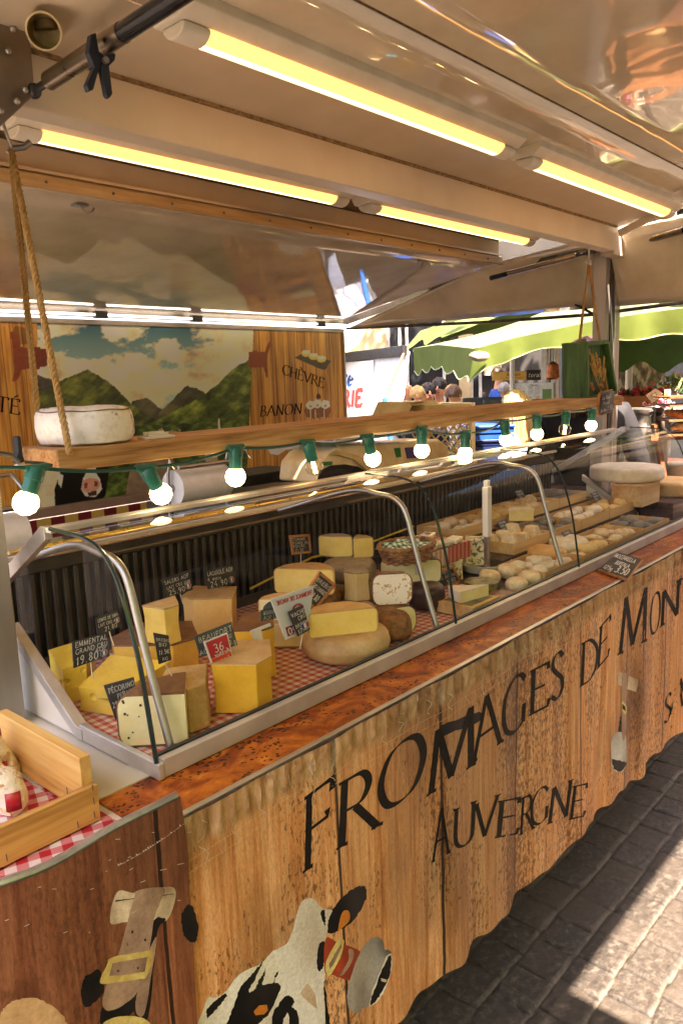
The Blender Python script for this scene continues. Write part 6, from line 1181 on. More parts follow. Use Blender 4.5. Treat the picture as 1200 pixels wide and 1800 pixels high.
# ------------------------------------------------------------------ things on the rear worktop
def rear_items():
    y = 2.1
    back = thing('work_table', 'dark work table behind the display case', 'table', (2.4, 2.35, 0)); B().box(1.74, 3.4, 2.002, 2.6, 1.14, 1.17).build('table_top', steel_dk, back, .003); b = B()
    for x in (1.8, 3.35):
        for yy in (2.06, 2.55): B().box(x-.02, x+.02, yy-.02, yy+.02, 0, 1.139).build('leg', steel_dk, back)
    # wrapping paper roll on a wire stand
    def roll(label, a, c, y, grp):
        P, Q = at(*a, y=y), at(*c, y=y); Q.z = P.z; t = thing('paper_roll_holder', label, 'paper roll', (P.x, y, 1.17)); r = .062; b = B(); b.tube([P, Q], r, 28); b.build('paper_roll', paper, t)
        b = B()
        for q, s in ((P, -1), (Q, 1)): x = q.x+s*.015; b.tube([Vector((x, y+.02, .86)), Vector((x, y, q.z+.05)), Vector((x, y-.02, q.z+.11)), Vector((x, y+.05, q.z+.15))], .006, 8)
        b.tube([Vector((P.x-.015, y+.05, P.z+.15)), Vector((Q.x+.015, y+.05, P.z+.15))], .006, 8); b.tube([Vector((P.x-.015, y-.06, P.z+.075)), Vector((Q.x+.015, y-.06, P.z+.075))], .008, 8); b.tube([P-Vector((.02, 0, 0)), Q+Vector((.02, 0, 0))], .012, 8); b.build('wire_stand', steel, t)
    low = thing('work_table', 'low table under the paper rolls behind the display case', 'table', (1.2, 2.1, 0)); B().box(.75, 1.72, 2.002, 2.5, .83, .86).build('table_top', steel_dk, low, .003)
    for x in (.8, 1.68):
        for yy in (2.06, 2.45): B().box(x-.02, x+.02, yy-.02, yy+.02, 0, .829).build('leg', steel_dk, low)
    roll('white paper roll on a wire stand in front of the printed cows', (304, 858), (392, 845), 2.2, None)
    roll('white paper roll on a chrome stand half hidden by the left corner post', (-40, 948), (37, 930), 2.0, None)
    b = B(); P = at(531, 826, y=2.3); t = thing('toilet_roll', 'small white paper roll standing on its side beside the scale', 'paper roll', P); s = mpp(P); M = Matrix.Rotation(RAD(90), 3, 'X') @ Matrix.Identity(3); M = Matrix.Rotation(RAD(30), 3, 'Z') @ M
    b.lathe([(5*s, -.05), (15*s, -.05), (15*s, .05), (5*s, .05), (5*s, -.05)], P, 24, M=M); b.build('paper_roll', paper, t)
    def bx(name, label, cat, a, c, y, d, mat, bev=.004):
        p, q = at(*a, y=y), at(*c, y=y); b = B(); b.box(p.x, q.x, y, y+d, min(p.z, q.z), max(p.z, q.z)); return tag(b.build(name, mat, bevel=bev), label, cat)
    bx('card_terminal_case', 'black box standing left of the white box behind the case', 'box', (428, 857), (527, 822), 2.2, .2, black)
    bx('white_box', 'white plastic box under the small paper roll', 'box', (530, 852), (606, 838), 2.1, .2, white_pl)
    # scale
    y = 1.9; O = [(556, 850), (560, 815), (575, 796), (596, 783), (640, 780), (700, 778), (772, 772), (788, 784), (799, 838)]; t = thing('weighing_scale', 'cream weighing scale with dark arched display behind the case', 'scale', at(680, 840, y=2.0))
    b = B(); b.prism([at(*p, y=y) for p in O], (0, .2, 0)); b.build('body', beige_pl, t, .012, 3); b = B(); b.prism([at(*p, y=y-.002) for p in ((556, 849), (562, 826), (580, 818), (605, 816), (628, 820), (645, 831), (652, 844))], (0, -.006, 0)); b.build('display_window', blackg, t, .002)
    b = B(); b.prism([at(*p, y=y-.001) for p in ((645, 842), (640, 826), (618, 808), (590, 800), (575, 800), (590, 792), (625, 800), (650, 818), (662, 842))], (0, -.012, 0)); b.build('display_hood', pm('scale_hood', hx('D9BC82'), .35), t, .003)
    pl = B(); pl.box(at(572, 785, y=1.9).x, at(735, 780, y=1.9).x, 1.86, 2.12, at(600, 776, y=1.9).z, at(600, 770, y=1.9).z); pl.build('weighing_pan', steel, t, .004)
    for nm, c4, m in (('green_label', ((696, 804), (704, 803), (702, 787), (692, 788)), pm('sticker_green', hx('1E7A3C'), .5)), ('green_label', ((565, 819), (583, 817), (583, 811), (565, 812)), MC['sticker_green']), ('keypad', ((715, 806), (738, 804), (736, 785), (711, 787)), pm('keypad_violet', hx('4A3E78'), .4))):
        b = B(); b.prism([at(*p, y=y-.0015) for p in c4], (0, -.003, 0)); b.build(nm, m, t)
    # cream plastic crate with diamond lattice
    P = at(765, 806, y=2.45); t = thing('plastic_crate', 'pale yellow plastic crate with diamond lattice sides standing on end behind the shelf', 'crate', P); s = mpp(P); m = pm('crate_yellow', hx('F2D898'), .4, 0, hx('E2C078'), 10)
    w_, d, h = .30, .26, .30; M = Matrix.Translation(P) @ Matrix.Rotation(RAD(-20), 4, 'Z')
    b = B()
    for x in (-w_/2, w_/2):
        for yy in (-d/2, d/2): b.box(x-.014, x+.014, yy-.014, yy+.014, 0, h, M)
    for zz in (.0, h-.03):
        for yy in (-d/2, d/2): b.box(-w_/2, w_/2, yy-.008, yy+.008, zz, zz+.03, M)
        for x in (-w_/2, w_/2): b.box(x-.008, x+.008, -d/2, d/2, zz, zz+.03, M)
    b.build('corner_frame', m, t, .003)
    for face in range(4):
        b = B(); L = w_ if face % 2 == 0 else d
        for k in range(-5, 6):
            for sg in (1, -1):
                u0 = k*.058; pts = []
                a_, c_ = (u0, .03), (u0+sg*(h-.06), h-.03)
                lo, hi = -L/2, L/2
                def clip(a, c):
                    (x0, z0), (x1, z1) = a, c
                    for lim in (lo, hi):
                        ins0 = (x0 >= lim) if lim == lo else (x0 <= lim); ins1 = (x1 >= lim) if lim == lo else (x1 <= lim)
                        if not ins0 and not ins1: return None
                        if ins0 != ins1:
                            tt = (lim-x0)/(x1-x0); q = (lim, z0+(z1-z0)*tt)
                            if ins0: x1, z1 = q
                            else: x0, z0 = q
                    return (x0, z0), (x1, z1)
                r = clip(a_, c_)
                if r and math.dist(*r) > .02:
                    F = (lambda u, z: M @ Vector((u, -d/2, z)), lambda u, z: M @ Vector((w_/2, u, z)), lambda u, z: M @ Vector((u, d/2, z)), lambda u, z: M @ Vector((-w_/2, u, z)))[face]; nrm = (Vector((0, 1, 0)), Vector((1, 0, 0)))[face % 2]; nrm = M.to_3x3() @ nrm
                    b.bar(F(*r[0]), F(*r[1]), .008, .007, nrm)
        b.build('lattice_panel', m, t)
    # lid half: tilted top
    b = B(); A_ = [at(704, 737, y=2.4), at(718, 707, y=2.4), at(766, 704, y=2.4), at(784, 727, y=2.4)]; b.prism([A_[0], A_[1], at(724, 714, y=2.4), at(712, 737, y=2.4)], (0, .2, 0)); b.prism([A_[1], A_[2], at(764, 712, y=2.4), at(722, 713, y=2.4)], (0, .2, 0)); b.prism([A_[2], A_[3], at(775, 729, y=2.4), at(760, 712, y=2.4)], (0, .2, 0)); b.build('crate_rim', m, t, .003)
    b = B()
    for i in range(4): b.bar(at(731+i*9, 732, y=2.5), at(738+i*9, 713, y=2.5), .012, .006, (0, 1, 0))
    b.build('handle_slats', m, t)
    bl = pm('crate_blue', hx('1E4FA0'), .35); bl2 = pm('navy_crate', hx('1A2A5A'), .4)
    def ocrate(label, a, c, dist, d, mat):
        p, q = atd(*a, dist), atd(*c, dist); t = thing('plastic_crate', label, 'crate', (p.x, p.y, min(p.z, q.z))); w_ = ((q-p)-ZV*(q-p).z).length; h = abs(q.z-p.z); M = Matrix.Translation((p.x, p.y, min(p.z, q.z))) @ Matrix.Rotation(-YAW, 4, 'Z')
        for x0, x1, y0, y1 in ((0, w_, 0, .01), (0, w_, d-.01, d), (0, .01, .0101, d-.0101), (w_-.01, w_, .0101, d-.0101)):
            b = B(); b.box(x0, x1, y0, y1, 0, h*.42, M); b.box(x0, x1, y0, y1, h*.6, h, M)
            b.build('side_panel', mat, t)
        b = B(); b.box(.011, w_-.011, .011, d-.011, .002, .01, M); b.build('bottom_panel', mat, t); b = B(); b.box(-.008, w_+.008, -.008, d+.008, h, h+.014, M); b.build('rim', mat, t, .003)
        return t
    ocrate('bright blue plastic crate right of the lattice crate', (822, 775), (905, 752), 4.4, .4, bl); ocrate('navy plastic crate stacked below the bright blue one', (826, 792), (900, 777), 4.4, .4, bl2); ocrate('blue plastic crate behind the diamond lattice crate', (700, 800), (790, 765), 4.2, .4, bl)
    def bag(label, px, py, w_, h, y, col):
        P = at(px, py, y=y); s = mpp(P); b = B(); b.ball(P, 1, 12, w_*s/2, .06, h*s/2); return tag(b.build('plastic_bag', pm('bag_'+col, hx(col), .3, 0, hx(col, .6), 14), rough=.03, rscale=22), label, 'bag')
    bag('crumpled cyan plastic bag between the scale and the last bulbs', 785, 818, 60, 36, 2.0, '5CC0D0'); bag('crumpled yellow plastic bag behind the cyan one', 782, 806, 44, 26, 2.1, 'E4B82A')
    stand = thing('stock_table', 'table carrying the stacked crates behind the stall', 'table', atd(830, 800, 4.6)); P = atd(800, 812, 4.5); M = Matrix.Translation((P.x, P.y, 0)) @ Matrix.Rotation(-YAW, 4, 'Z'); b = B(); b.box(-.5, .7, -.15, .7, P.z-.03, P.z, M); b.build('table_top', wood('table_wood', hx('6E6252'), hx('564C40'), hx('383028'), 'x', 12), stand)
    for x in (-.45, .65):
        for yy in (-.1, .65): b = B(); b.box(x-.025, x+.025, yy-.025, yy+.025, 0, P.z-.031, M); b.build('leg', steel_dk, stand)
rear_items()
# ------------------------------------------------------------------ right hand stall end
def right_end():
    t = thing('side_table', 'reddish wooden table with cheese wheels beyond the end of the case', 'table', (3.9, 1.55, 0)); rw = wood('red_slat_wood', hx('573428'), hx('43261C'), hx('28140E'), 'x', 18); zt = 1.06
    b = B()
    for i in range(9): b.box(3.3, 5.0, 1.1+i*.075, 1.1+i*.075+.068, zt-.03, zt)
    b.build('table_top', rw, t, .002); B().box(3.3, 5.0, 1.1, 1.76, zt-.12, zt-.031).build('apron', rw, t)
    for x in (3.35, 4.9):
        for y in (1.16, 1.7): B().box(x-.03, x+.03, y-.03, y+.03, 0, zt-.121).build('leg', rw, t)
    def wh(label, px, py, R, h, rind, pst, z, x=None):
        return sector('round_cheese', label, px, py, z, R, h, 0, 360, rind, pst, .25)
    wdb = wood('box_wood', hx('D2B080'), hx('B98F58'), hx('8E6534'), 'x', 12); P = at(1116, 884, z=zt); s = mpp(P); t2, P2, M2 = wbox('tall plywood box carrying a big pale cheese wheel beyond the case', 1116, 884, zt+.0005, .19, .13, .085, wdb, group=None)
    B().box(-.09, .09, -.06, .06, .082, .0848, M2).build('lid', wdb, t2)
    wh('big pale cheese wheel with white rind on the tall plywood box', 1100, 842, 62, 24, rind_wht, paste_pal, zt+.0862); wh('thick yellowish cheese wheel lying on the red slat table', 1180, 868, 50, 26, rind_tan, paste_pal, zt+.0005); wh('pale cheese wheel at the right edge, behind the yellowish one', 1200, 838, 34, 24, rind_wht, paste_pal, zt+.0005)
    y = 1.5; c4 = q4(1166, 842, 1182, 834, 1178, 812, 1160, 818); sign('dark price card leaning on the big pale wheel beyond the case', c4, 1.4, [('ST NECTAIRE', .7, .17), ('FERMIER', .42, .17), ('LE KG 19.50', .12, .2)])
    # milk churn
    P = atd(1135, 770, 4.25); s = mpp(P); t = thing('milk_churn', 'dull metal milk churn with hooked handle beside the bread', 'milk churn', P); b = B(); z0 = -.28
    prof = [(.0002, z0), (34*s, z0), (36*s, -.1), (36*s, 6*s), (33*s, 14*s), (28*s, 22*s), (25.5*s, 28*s), (25.5*s, 40*s), (27.5*s, 42*s), (28.5*s, 46*s), (28.5*s, 51*s), (26*s, 53*s), (.0002, 53.5*s)]; b.lathe(prof, P, 36); b.build('can', pm('tinned_steel', (.42, .39, .35, 1), .36, .9, (.2, .18, .16, 1), 9), t, rough=.002)
    q = P-FV*29*s+ZV*46*s; b = B(); b.tube([q+RV*(-8*s), q+RV*(-3*s)+ZV*3*s-FV*3*s, q-FV*4*s, q-FV*5*s-ZV*14*s, q-FV*3*s-ZV*26*s], 2.2*s, 8); b.tube([q+RV*6*s+ZV*5*s, q-RV*6*s-ZV*7*s], 1.6*s, 6); b.build('handle', steel_dk, t)
    st = thing('bread_table', 'low counter carrying the milk churn and loaves', 'table', (P.x, P.y, 0)); M = Matrix.Translation((P.x, P.y, 0)) @ Matrix.Rotation(-YAW, 4, 'Z'); zc = P.z+z0
    B().box(-.25, 1.2, -.25, .45, zc-.04, zc, M).build('table_top', MC['table_wood'], st)
    for x in (-.2, 1.15):
        for yy in (-.2, .4): B().box(x-.03, x+.03, yy-.03, yy+.03, 0, zc-.041, M).build('leg', MC['table_wood'], st)
    # bread rack
    crust = pm('bread_crust', hx('B47838'), .7, 0, hx('7A4518'), 40, lo=.35, hi=.6, bump=.8, bscale=50, bdist=.01); flour = pm('bread_flour', hx('E2C08A'), .8, 0, hx('9A6428'), 34)
    Q = atd(1196, 772, 4.15); sr = thing('bread_rack', 'orange brown wooden rack holding stacked loaves', 'rack', Q); b = B(); Mr = Matrix.Translation(Q) @ Matrix.Rotation(-YAW, 4, 'Z')
    rk = wood('rack_wood', hx('8E5A34'), hx('6E4222'), hx('42260F'), 'z', 14)
    B().box(-.125, -.105, -.02, .02, zc-Q.z+.001, .105, Mr @ Matrix.Rotation(RAD(-12), 4, 'Y')).build('upright', rk, sr); B().box(-.16, .4, -.03, -.01, .0, .025, Mr).build('rail', rk, sr)
    for zz in (.035, .105, .175, .215): B().box(-.1, .4, -.09, .12, zz-.012, zz-.004, Mr).build('shelf_board', rk, sr)
    for i, (dx, dy, dz, L, r, m) in enumerate(((-.02, -.05, .06, .2, .024, flour), (.19, -.05, .06, .18, .026, crust), (-.03, -.04, .13, .24, .022, crust), (.2, -.04, .135, .2, .025, flour), (.02, .05, .064, .2, .026, crust))):
        b = B(); L2 = L/2; b.tube([Mr @ Vector((dx+.12*0+L*(k/8-.5)+.05, dy+.004*math.sin(k), dz+.006*math.sin(k*.8+i))) for k in range(9)], [r*q for q in (.3, .75, .95, 1, 1, 1, .95, .75, .3)], 14)
        tag(b.build('bread_loaf', m, rough=.004, rscale=40), ['floury long loaf on the lowest board of the bread rack, in front', 'brown loaf at the right of the lowest rack board', 'brown thin loaf on the middle board of the bread rack', 'floury loaf at the right of the middle rack board', 'brown loaf at the back of the lowest rack board'][i], 'bread', 'loaves on the bread rack')
    # cards and flowers above the rack
    for nm, lb, pts, col, dist in (('greeting_card', 'square cream card tilted on its corner above the bread', ((1134, 695), (1152, 683), (1164, 692), (1146, 708)), 'D8B890', 4.3), ('greeting_card', 'small upright pale card above the bread', ((1167, 701), (1178, 700), (1178, 684), (1167, 685)), 'C8B49A', 4.3)):
        P = [atd(*p, dist) for p in pts]; b = B(); b.prism(P, FV*.006); o = b.build(nm, pm('card_'+col, hx(col), .7)); tag(o, lb, 'card'); c = sum(P, Vector())/4; b = B(); b.prism([c+(p-c)*.55-FV*.002 for p in P], -FV*.001); b.build('card_picture', pm('card_inner_'+col, hx('A87A50'), .7, 0, hx('E4D2B0'), 60, lo=.45, hi=.52), o)
    def leafy(name, label, cat, dist, px, py, w_, h, n, cols, r, lcol='3A5A2A'):
        P = atd(px, py, dist); s = mpp(P); t = thing(name, label, cat, P); rr = random.Random(px); b = B(); mats = [pm('bloom_'+c, hx(c), .6, 0, hx(c, .6), 60) for c in cols]; l = B(); lm = pm('leaf_'+lcol, hx(lcol, .7), .6, 0, hx(lcol, .35), 30)
        for i in range(n):
            q = P+RV*(rr.gauss(0, .33)*w_*s)+ZV*(rr.gauss(0, .25)*h*s)+FV*rr.uniform(-.06, .06); b.m = rr.randrange(len(cols)); 
            for k in range(5): an = k*1.257; b.ball(q+RV*(r*.6*math.cos(an))+ZV*(r*.6*math.sin(an)), r*.6, 3)
            for k in range(3):
                c = q+Vector((rr.uniform(-1, 1), rr.uniform(-1, 1), rr.uniform(-1.2, .4)))*r*2.2; d1 = Vector((rr.uniform(-1, 1), rr.uniform(-1, 1), rr.uniform(-1, 1))).normalized()*r*1.6; d2 = d1.cross(Vector((rr.uniform(-1, 1), rr.uniform(-1, 1), 1))).normalized()*r*.6; l.add([c-d1, c+d2, c+d1, c-d2], [(0, 1, 2, 3)])
        b.build('blossom', mats, t, merge=False); l.build('foliage', lm, t, merge=False); return t, P, s
    leafy('flower_pot', 'pink flowers in a white trough above the bread', 'flowers', 4.35, 1162, 710, 44, 12, 16, ['E0708A', 'E8A0A8'], .012)
    P = atd(1140, 722, 4.3); M = Matrix.Translation(P) @ Matrix.Rotation(-YAW, 4, 'Z'); tag(B().box(0, .17, .0, .06, .0, .022, M).build('white_trough', white_pl, bevel=.004), 'white trough under the pink flowers', 'trough')
    leafy('flower_bed', 'red flowers behind the market post', 'flowers', 7.0, 1118, 692, 60, 22, 60, ['B01820', 'D02A28'], .02, '22401E'); leafy('potted_plant', 'green plant with reddish blooms in front of the far window', 'plant', 7.5, 1185, 672, 36, 30, 50, ['8A9A5A', 'B86A4A'], .018, '4A6A38')
    P = atd(1095, 722, 6.6); M = Matrix.Translation(P) @ Matrix.Rotation(-YAW, 4, 'Z'); b = B(); b.box(0, .36, 0, .3, 0, .012, M); b.box(0, .36, 0, .012, .012, .11, M); b.box(0, .36, .288, .3, .012, .11, M); b.box(0, .012, .012, .288, .012, .11, M); b.box(.348, .36, .012, .288, .012, .11, M); tag(b.build('orange_crate', pm('orange_paint', hx('A8652C'), .6, 0, hx('8A4E1E'), 10), bevel=.003), 'plain orange crate behind the milk churn', 'crate')
    fs = thing('flower_stand', 'plain table under the orange crate and red flowers', 'table', (P.x, P.y, 0)); B().box(-.05, .6, -.05, .5, P.z-.04, P.z-.001, M @ Matrix.Translation((0, 0, -P.z))).build('table_top', MC['table_wood'], fs)
    for x in (0, .55):
        for yy in (0, .45): B().box(x-.02, x+.02, yy-.02, yy+.02, 0, P.z-.0405, M @ Matrix.Translation((0, 0, -P.z))).build('leg', steel_dk, fs)
    P = atd(1120, 720, 9.0); t = thing('plane_tree', 'mottled tree trunk standing beyond the right corner post', 'tree', (P.x, P.y, 0)); k = NT('plane_bark'); n1 = k.noise(k.map((1, 1, .5)), 9, 4, .6); k.base(k.ramp(n1, [(.35, hx('3A3226')), (.5, hx('6A5E48')), (.58, hx('B0A584')), (.7, hx('7A6E54'))])); k.set(Roughness=.85); b = B(); b.tube([Vector((P.x+.06*math.sin(i), P.y, i*.6)) for i in range(9)], [.34, .27, .25, .24, .24, .23, .25, .28, .2], 20); b.build('trunk', k.m, t, rough=.03, rscale=4)
    lf = pm('plane_leaf', hx('4E6A2A', .8), .6, 0, hx('2E4418', .7), 3); b = B(); rr = random.Random(5)
    for i in range(4200):
        a = rr.uniform(0, 6.28); r_ = 2.6*math.sqrt(rr.random()); c = Vector((P.x+r_*math.cos(a), P.y+r_*math.sin(a), 6.2+rr.gauss(0, .8))); d1 = Vector((rr.uniform(-1, 1), rr.uniform(-1, 1), rr.uniform(-1, 1))).normalized()*.13; d2 = d1.cross(Vector((rr.uniform(-1, 1), rr.uniform(-1, 1), 1))).normalized()*.08; b.add([c-d1, c+d2, c+d1, c-d2], [(0, 1, 2, 3)])
    b.build('crown', lf, t, merge=False)
right_end()
# ------------------------------------------------------------------ background: truck, parasols, café
def quadlerp(c, u, v): return c[0].lerp(c[1], u).lerp(c[3].lerp(c[2], u), v)
def truck():
    c = [atd(560, 835, 7.9), atd(690, 800, 6.9), atd(712, 617, 6.9), atd(578, 632, 7.9)]; t = thing('market_truck', 'white market truck with propped side flap lettered in blue and red', 'truck', (c[0].x, c[0].y, 0))
    k = NT('scuffed_white_paint'); n1 = k.noise(k.co, 3, 6, .6); n2 = k.noise(k.map((1, 1, .3)), 16, 5, .7); st_ = k.ramp(n2, [(.3, (.45, .36, .26, 1)), (.42, (.74, .76, .78, 1)), (.6, (.8, .82, .84, 1))]); k.base(st_); k.set(Roughness=.45); wp = k.m
    nrm = (c[1]-c[0]).cross(c[3]-c[0]).normalized(); nrm = nrm if nrm.dot(CAM-c[0]) > 0 else -nrm; b = B(); b.prism([p for p in c], -nrm*.05); b.build('side_flap', wp, t)
    fn = lambda u, v, l=0: quadlerp(c, u, v)+nrm*(.002+l)
    A = (c[1]-c[0]).length/(c[3]-c[0]).length
    def wr(s, bl, tl, br, pen, mat, nm, slant=0):
        bl, tl, br = [Vector(p) for p in (bl, tl, br)]; ws = sum(GL[ch][0]+.14 for ch in s)-.14; U = (br-bl)/ws; V = tl-bl; b = B(); d0 = c[0]
        def f(u, v, l):
            p = bl+U*u+V*v; d = ray(p.x, p.y); tt = (c[0]-CAM).dot(nrm)/d.dot(nrm); return CAM+d*tt+nrm*(.003+l)
        text(b, s, f, 1, pen, sp=.14, slant=slant); b.build(nm, mat, t, merge=False)
    wr('ence', (575, 676), (578, 646), (619, 678), nib(.22, .1, 20), pm('truck_blue', hx('1C4A8C'), .5), 'blue_lettering', .1); wr('ERIE', (588, 717), (590, 689), (635, 713), chalk(.26), pm('truck_red', hx('D23A2C'), .5), 'red_lettering')
    e0, e1 = c[3]+nrm*.02, c[2]+nrm*.02; b = B(); b.bar(e0, e1+(e1-e0)*.02, .05, .09); b.build('gutter_rail', black, t, .005)
    b = B(); p = atd(689, 797, 6.5); b.tube([p, atd(676, 700, 6.55)], .022, 8); b.build('prop_strut', pm('strut_blue', hx('2A6AB8'), .4), t); b = B(); b.tube([atd(676, 700, 6.55), atd(709, 622, 6.8)], .012, 8); b.build('prop_rod', pm('rusty_rod', hx('8A5A3A'), .6), t)
    d = (c[1]-CAM); d.z = 0; d.normalize(); d = (d-RV*.12)*2.2; M0 = c; zt = c[3].z; aw = d.normalized(); base = [Vector((c[0].x, c[0].y, .5))+aw*.3, Vector((c[1].x, c[1].y, .5))+aw*.3-RV*.12]; L = base[0]-(base[1]-base[0])*3.0
    b = B(); b.prism([L, base[1], base[1]+d, L+d], ZV*(zt-.5-.04)); b.build('body', wp, t)
    a0, a1 = L.copy(), base[1].copy(); a0.z = a1.z = zt-.03; sl_ = nrm*.35; b = B(); b.prism([a0+sl_, a1+sl_, a1+d*.5+ZV*.42, a0+d*.5+ZV*.42], ZV*.05); b.build('roof', pm('roof_white', hx('E4E8EA'), .5), t)
    for q in (L.lerp(base[1], .3), L.lerp(base[1], .9)):
        b = B(); b.lathe([(.08, -.1), (.36, -.1), (.36, .1), (.08, .1)], (q.x, q.y, .36), 24, M=Matrix.Rotation(math.atan2(nrm.y, nrm.x), 3, 'Z') @ Matrix.Rotation(RAD(90), 3, 'Y')); b.build('wheel', black, t)
truck()
greenf = None
def greenmat(name, c, c2, tr=.25):
    k = NT(name); n1 = k.noise(k.co, 4, 4); col = k.ramp(n1, [(.3, c2), (.65, c)]); k.base(col); k.set(Roughness=.75)
    tl = k.n('BsdfTranslucent'); k.l(col, tl.inputs[0]); mx = k.n('MixShader'); mx.inputs[0].default_value = tr; k.l(k.b.outputs[0], mx.inputs[1]); k.l(tl.outputs[0], mx.inputs[2]); k.l(mx.outputs[0], k.out.inputs[0]); k.bump(k.noise(k.co, 3, 3), .3, .05); return k.m
gcan = greenmat('lime_canvas', hx('788A3A'), hx('687A30'), .6); gshade = greenmat('shaded_green_canvas', hx('3E5A22'), hx('2E4618'), .15); gpale = greenmat('pale_green_canvas', hx('74864A'), hx('667840'), .4); hem_w = pm('canvas_piping', hx('B4BC8C'), .7)  # the dark green paints shade on the inside of the far valance
def canopy():
    t = thing('market_parasol', 'big lime green market parasol with scalloped valance beyond the right end of the stall', 'parasol', tuple(atd(1050, 700, 6.2).xy)+(0,))
    top = [atd(726, 612, 6.4), atd(770, 606, 5.6), atd(835, 613, 4.7), atd(900, 595, 4.55), atd(1035, 566, 4.3), atd(1120, 552, 4.2), atd(1240, 536, 4.1)]
    bot = [atd(728, 657, 6.4), atd(768, 645, 5.6), atd(824, 668, 4.66), atd(900, 628, 4.5), atd(1010, 604, 4.3), atd(1110, 594, 4.18), atd(1240, 590, 4.1)]
    def pl(P, u): i = min(int(u), len(P)-2); return P[i].lerp(P[i+1], u-i)
    N = 180; rows = []
    b = B(); vs = []; hem = []
    for i in range(N+1):
        u = i/N*(len(top)-1); a, c = pl(top, u), pl(bot, u); sc_ = (.22*(abs(math.sin(u*math.pi*2.6))-.5) if u < 2 else .10*math.sin((u-2)*math.pi*1.9+2.4)); h = c-a; ou = .018*math.sin(u*13) if u < 2 else .012*math.sin(u*9)
        for j in range(6): v = j/5; p = a+h*(v*(1+sc_)); vs.append(p-FV*(ou*v))
        hem.append(vs[-1])
    b.add(vs, [(i*6+j, (i+1)*6+j, (i+1)*6+j+1, i*6+j+1) for i in range(N) for j in range(5)]); b.build('valance', gcan, t, sharp=80)
    B().tube(hem, .0035, 6).build('valance_piping', hem_w, t)
    ap = atd(1110, 470, 7.2); far = [atd(800, 585, 9.5), atd(1000, 575, 10), atd(1260, 560, 9)]
    b = B(); M_ = 40; vs = []
    for i in range(M_+1):
        a = pl(top, i/M_*(len(top)-1))
        for j in range(9): v = j/8; p = a.lerp(ap, v); vs.append(p-ZV*(.10*math.sin(math.pi*v)*(1+.3*math.sin(i*.5))))
    b.add(vs, [(i*9+j, (i+1)*9+j, (i+1)*9+j+1, i*9+j+1) for i in range(M_) for j in range(8)]); ring = [top[-1], far[2], far[1], far[0], top[0]]
    for p, q in zip(ring, ring[1:]): b.poly([p, q, ap])
    b.build('canopy', greenmat('sunlit_canvas', hx('5E6A4E'), hx('505C42'), .2), t, sharp=60)  # lower saturation paints the sun glare on the canopy top
    b = B()
    for p, q in ((atd(1075, 586, 7.0), atd(1260, 588, 7.0)),):
        n = 40; vs = []
        for i in range(n+1): a = p.lerp(q, i/n); vs += [a, a-ZV*(.27+.045*math.sin(i/n*math.pi*5))]
        b.add(vs, [(2*i, 2*i+1, 2*i+3, 2*i+2) for i in range(n)])
    b.build('valance', gshade, t)
    c = atd(842, 624, 4.6); b = B(); b.poly([atd(842+18*math.cos(a), 625+11*math.sin(a)*(1 if a < 3.14 else .7), 4.58) for a in [2*math.pi*i/20 for i in range(20)]]); b.build('corner_patch', pm('patch_beige', hx('B9AE92'), .8), t, thick=.003)
    B().tube([Vector((ap.x, ap.y, 0)), Vector((ap.x, ap.y, ap.z))], .03, 10).build('pole', alu_dull, t); b = B()
    for p in (top[2], top[0], top[-1], far[1]): b.tube([Vector((ap.x, ap.y, ap.z-.5)), p-ZV*.02], .012, 6)
    b.build('rib', alu, t)
    t2 = thing('market_parasol', 'pale green parasol further back, its tip above the truck flap', 'parasol', tuple(atd(800, 700, 8.4).xy)+(0,)); tp = [atd(738, 582, 8.2), atd(765, 575, 8), atd(850, 560, 7.6), atd(950, 560, 7.6)]; bt = [atd(716, 608, 8.2), atd(752, 600, 8), atd(790, 596, 7.6), atd(940, 595, 7.6)]; b = B(); vs = []
    for i in range(61):
        u = i/60*3; a, c = pl(tp, u), pl(bt, u); h = (c-a)*(1+.25*math.sin(u*8)); vs += [a, a+h*.5, a+h]
    b.add(vs, [(i*3+j, (i+1)*3+j, (i+1)*3+j+1, i*3+j+1) for i in range(60) for j in range(2)]); b.build('valance', gpale, t2, sharp=80); ap2 = atd(900, 520, 9.4); b = B()
    for p, q in zip(tp, tp[1:]): b.poly([p, q, ap2])
    b.build('canopy', gpale, t2); B().tube([Vector((ap2.x, ap2.y, 0)), ap2], .03, 8).build('pole', alu_dull, t2)
canopy()
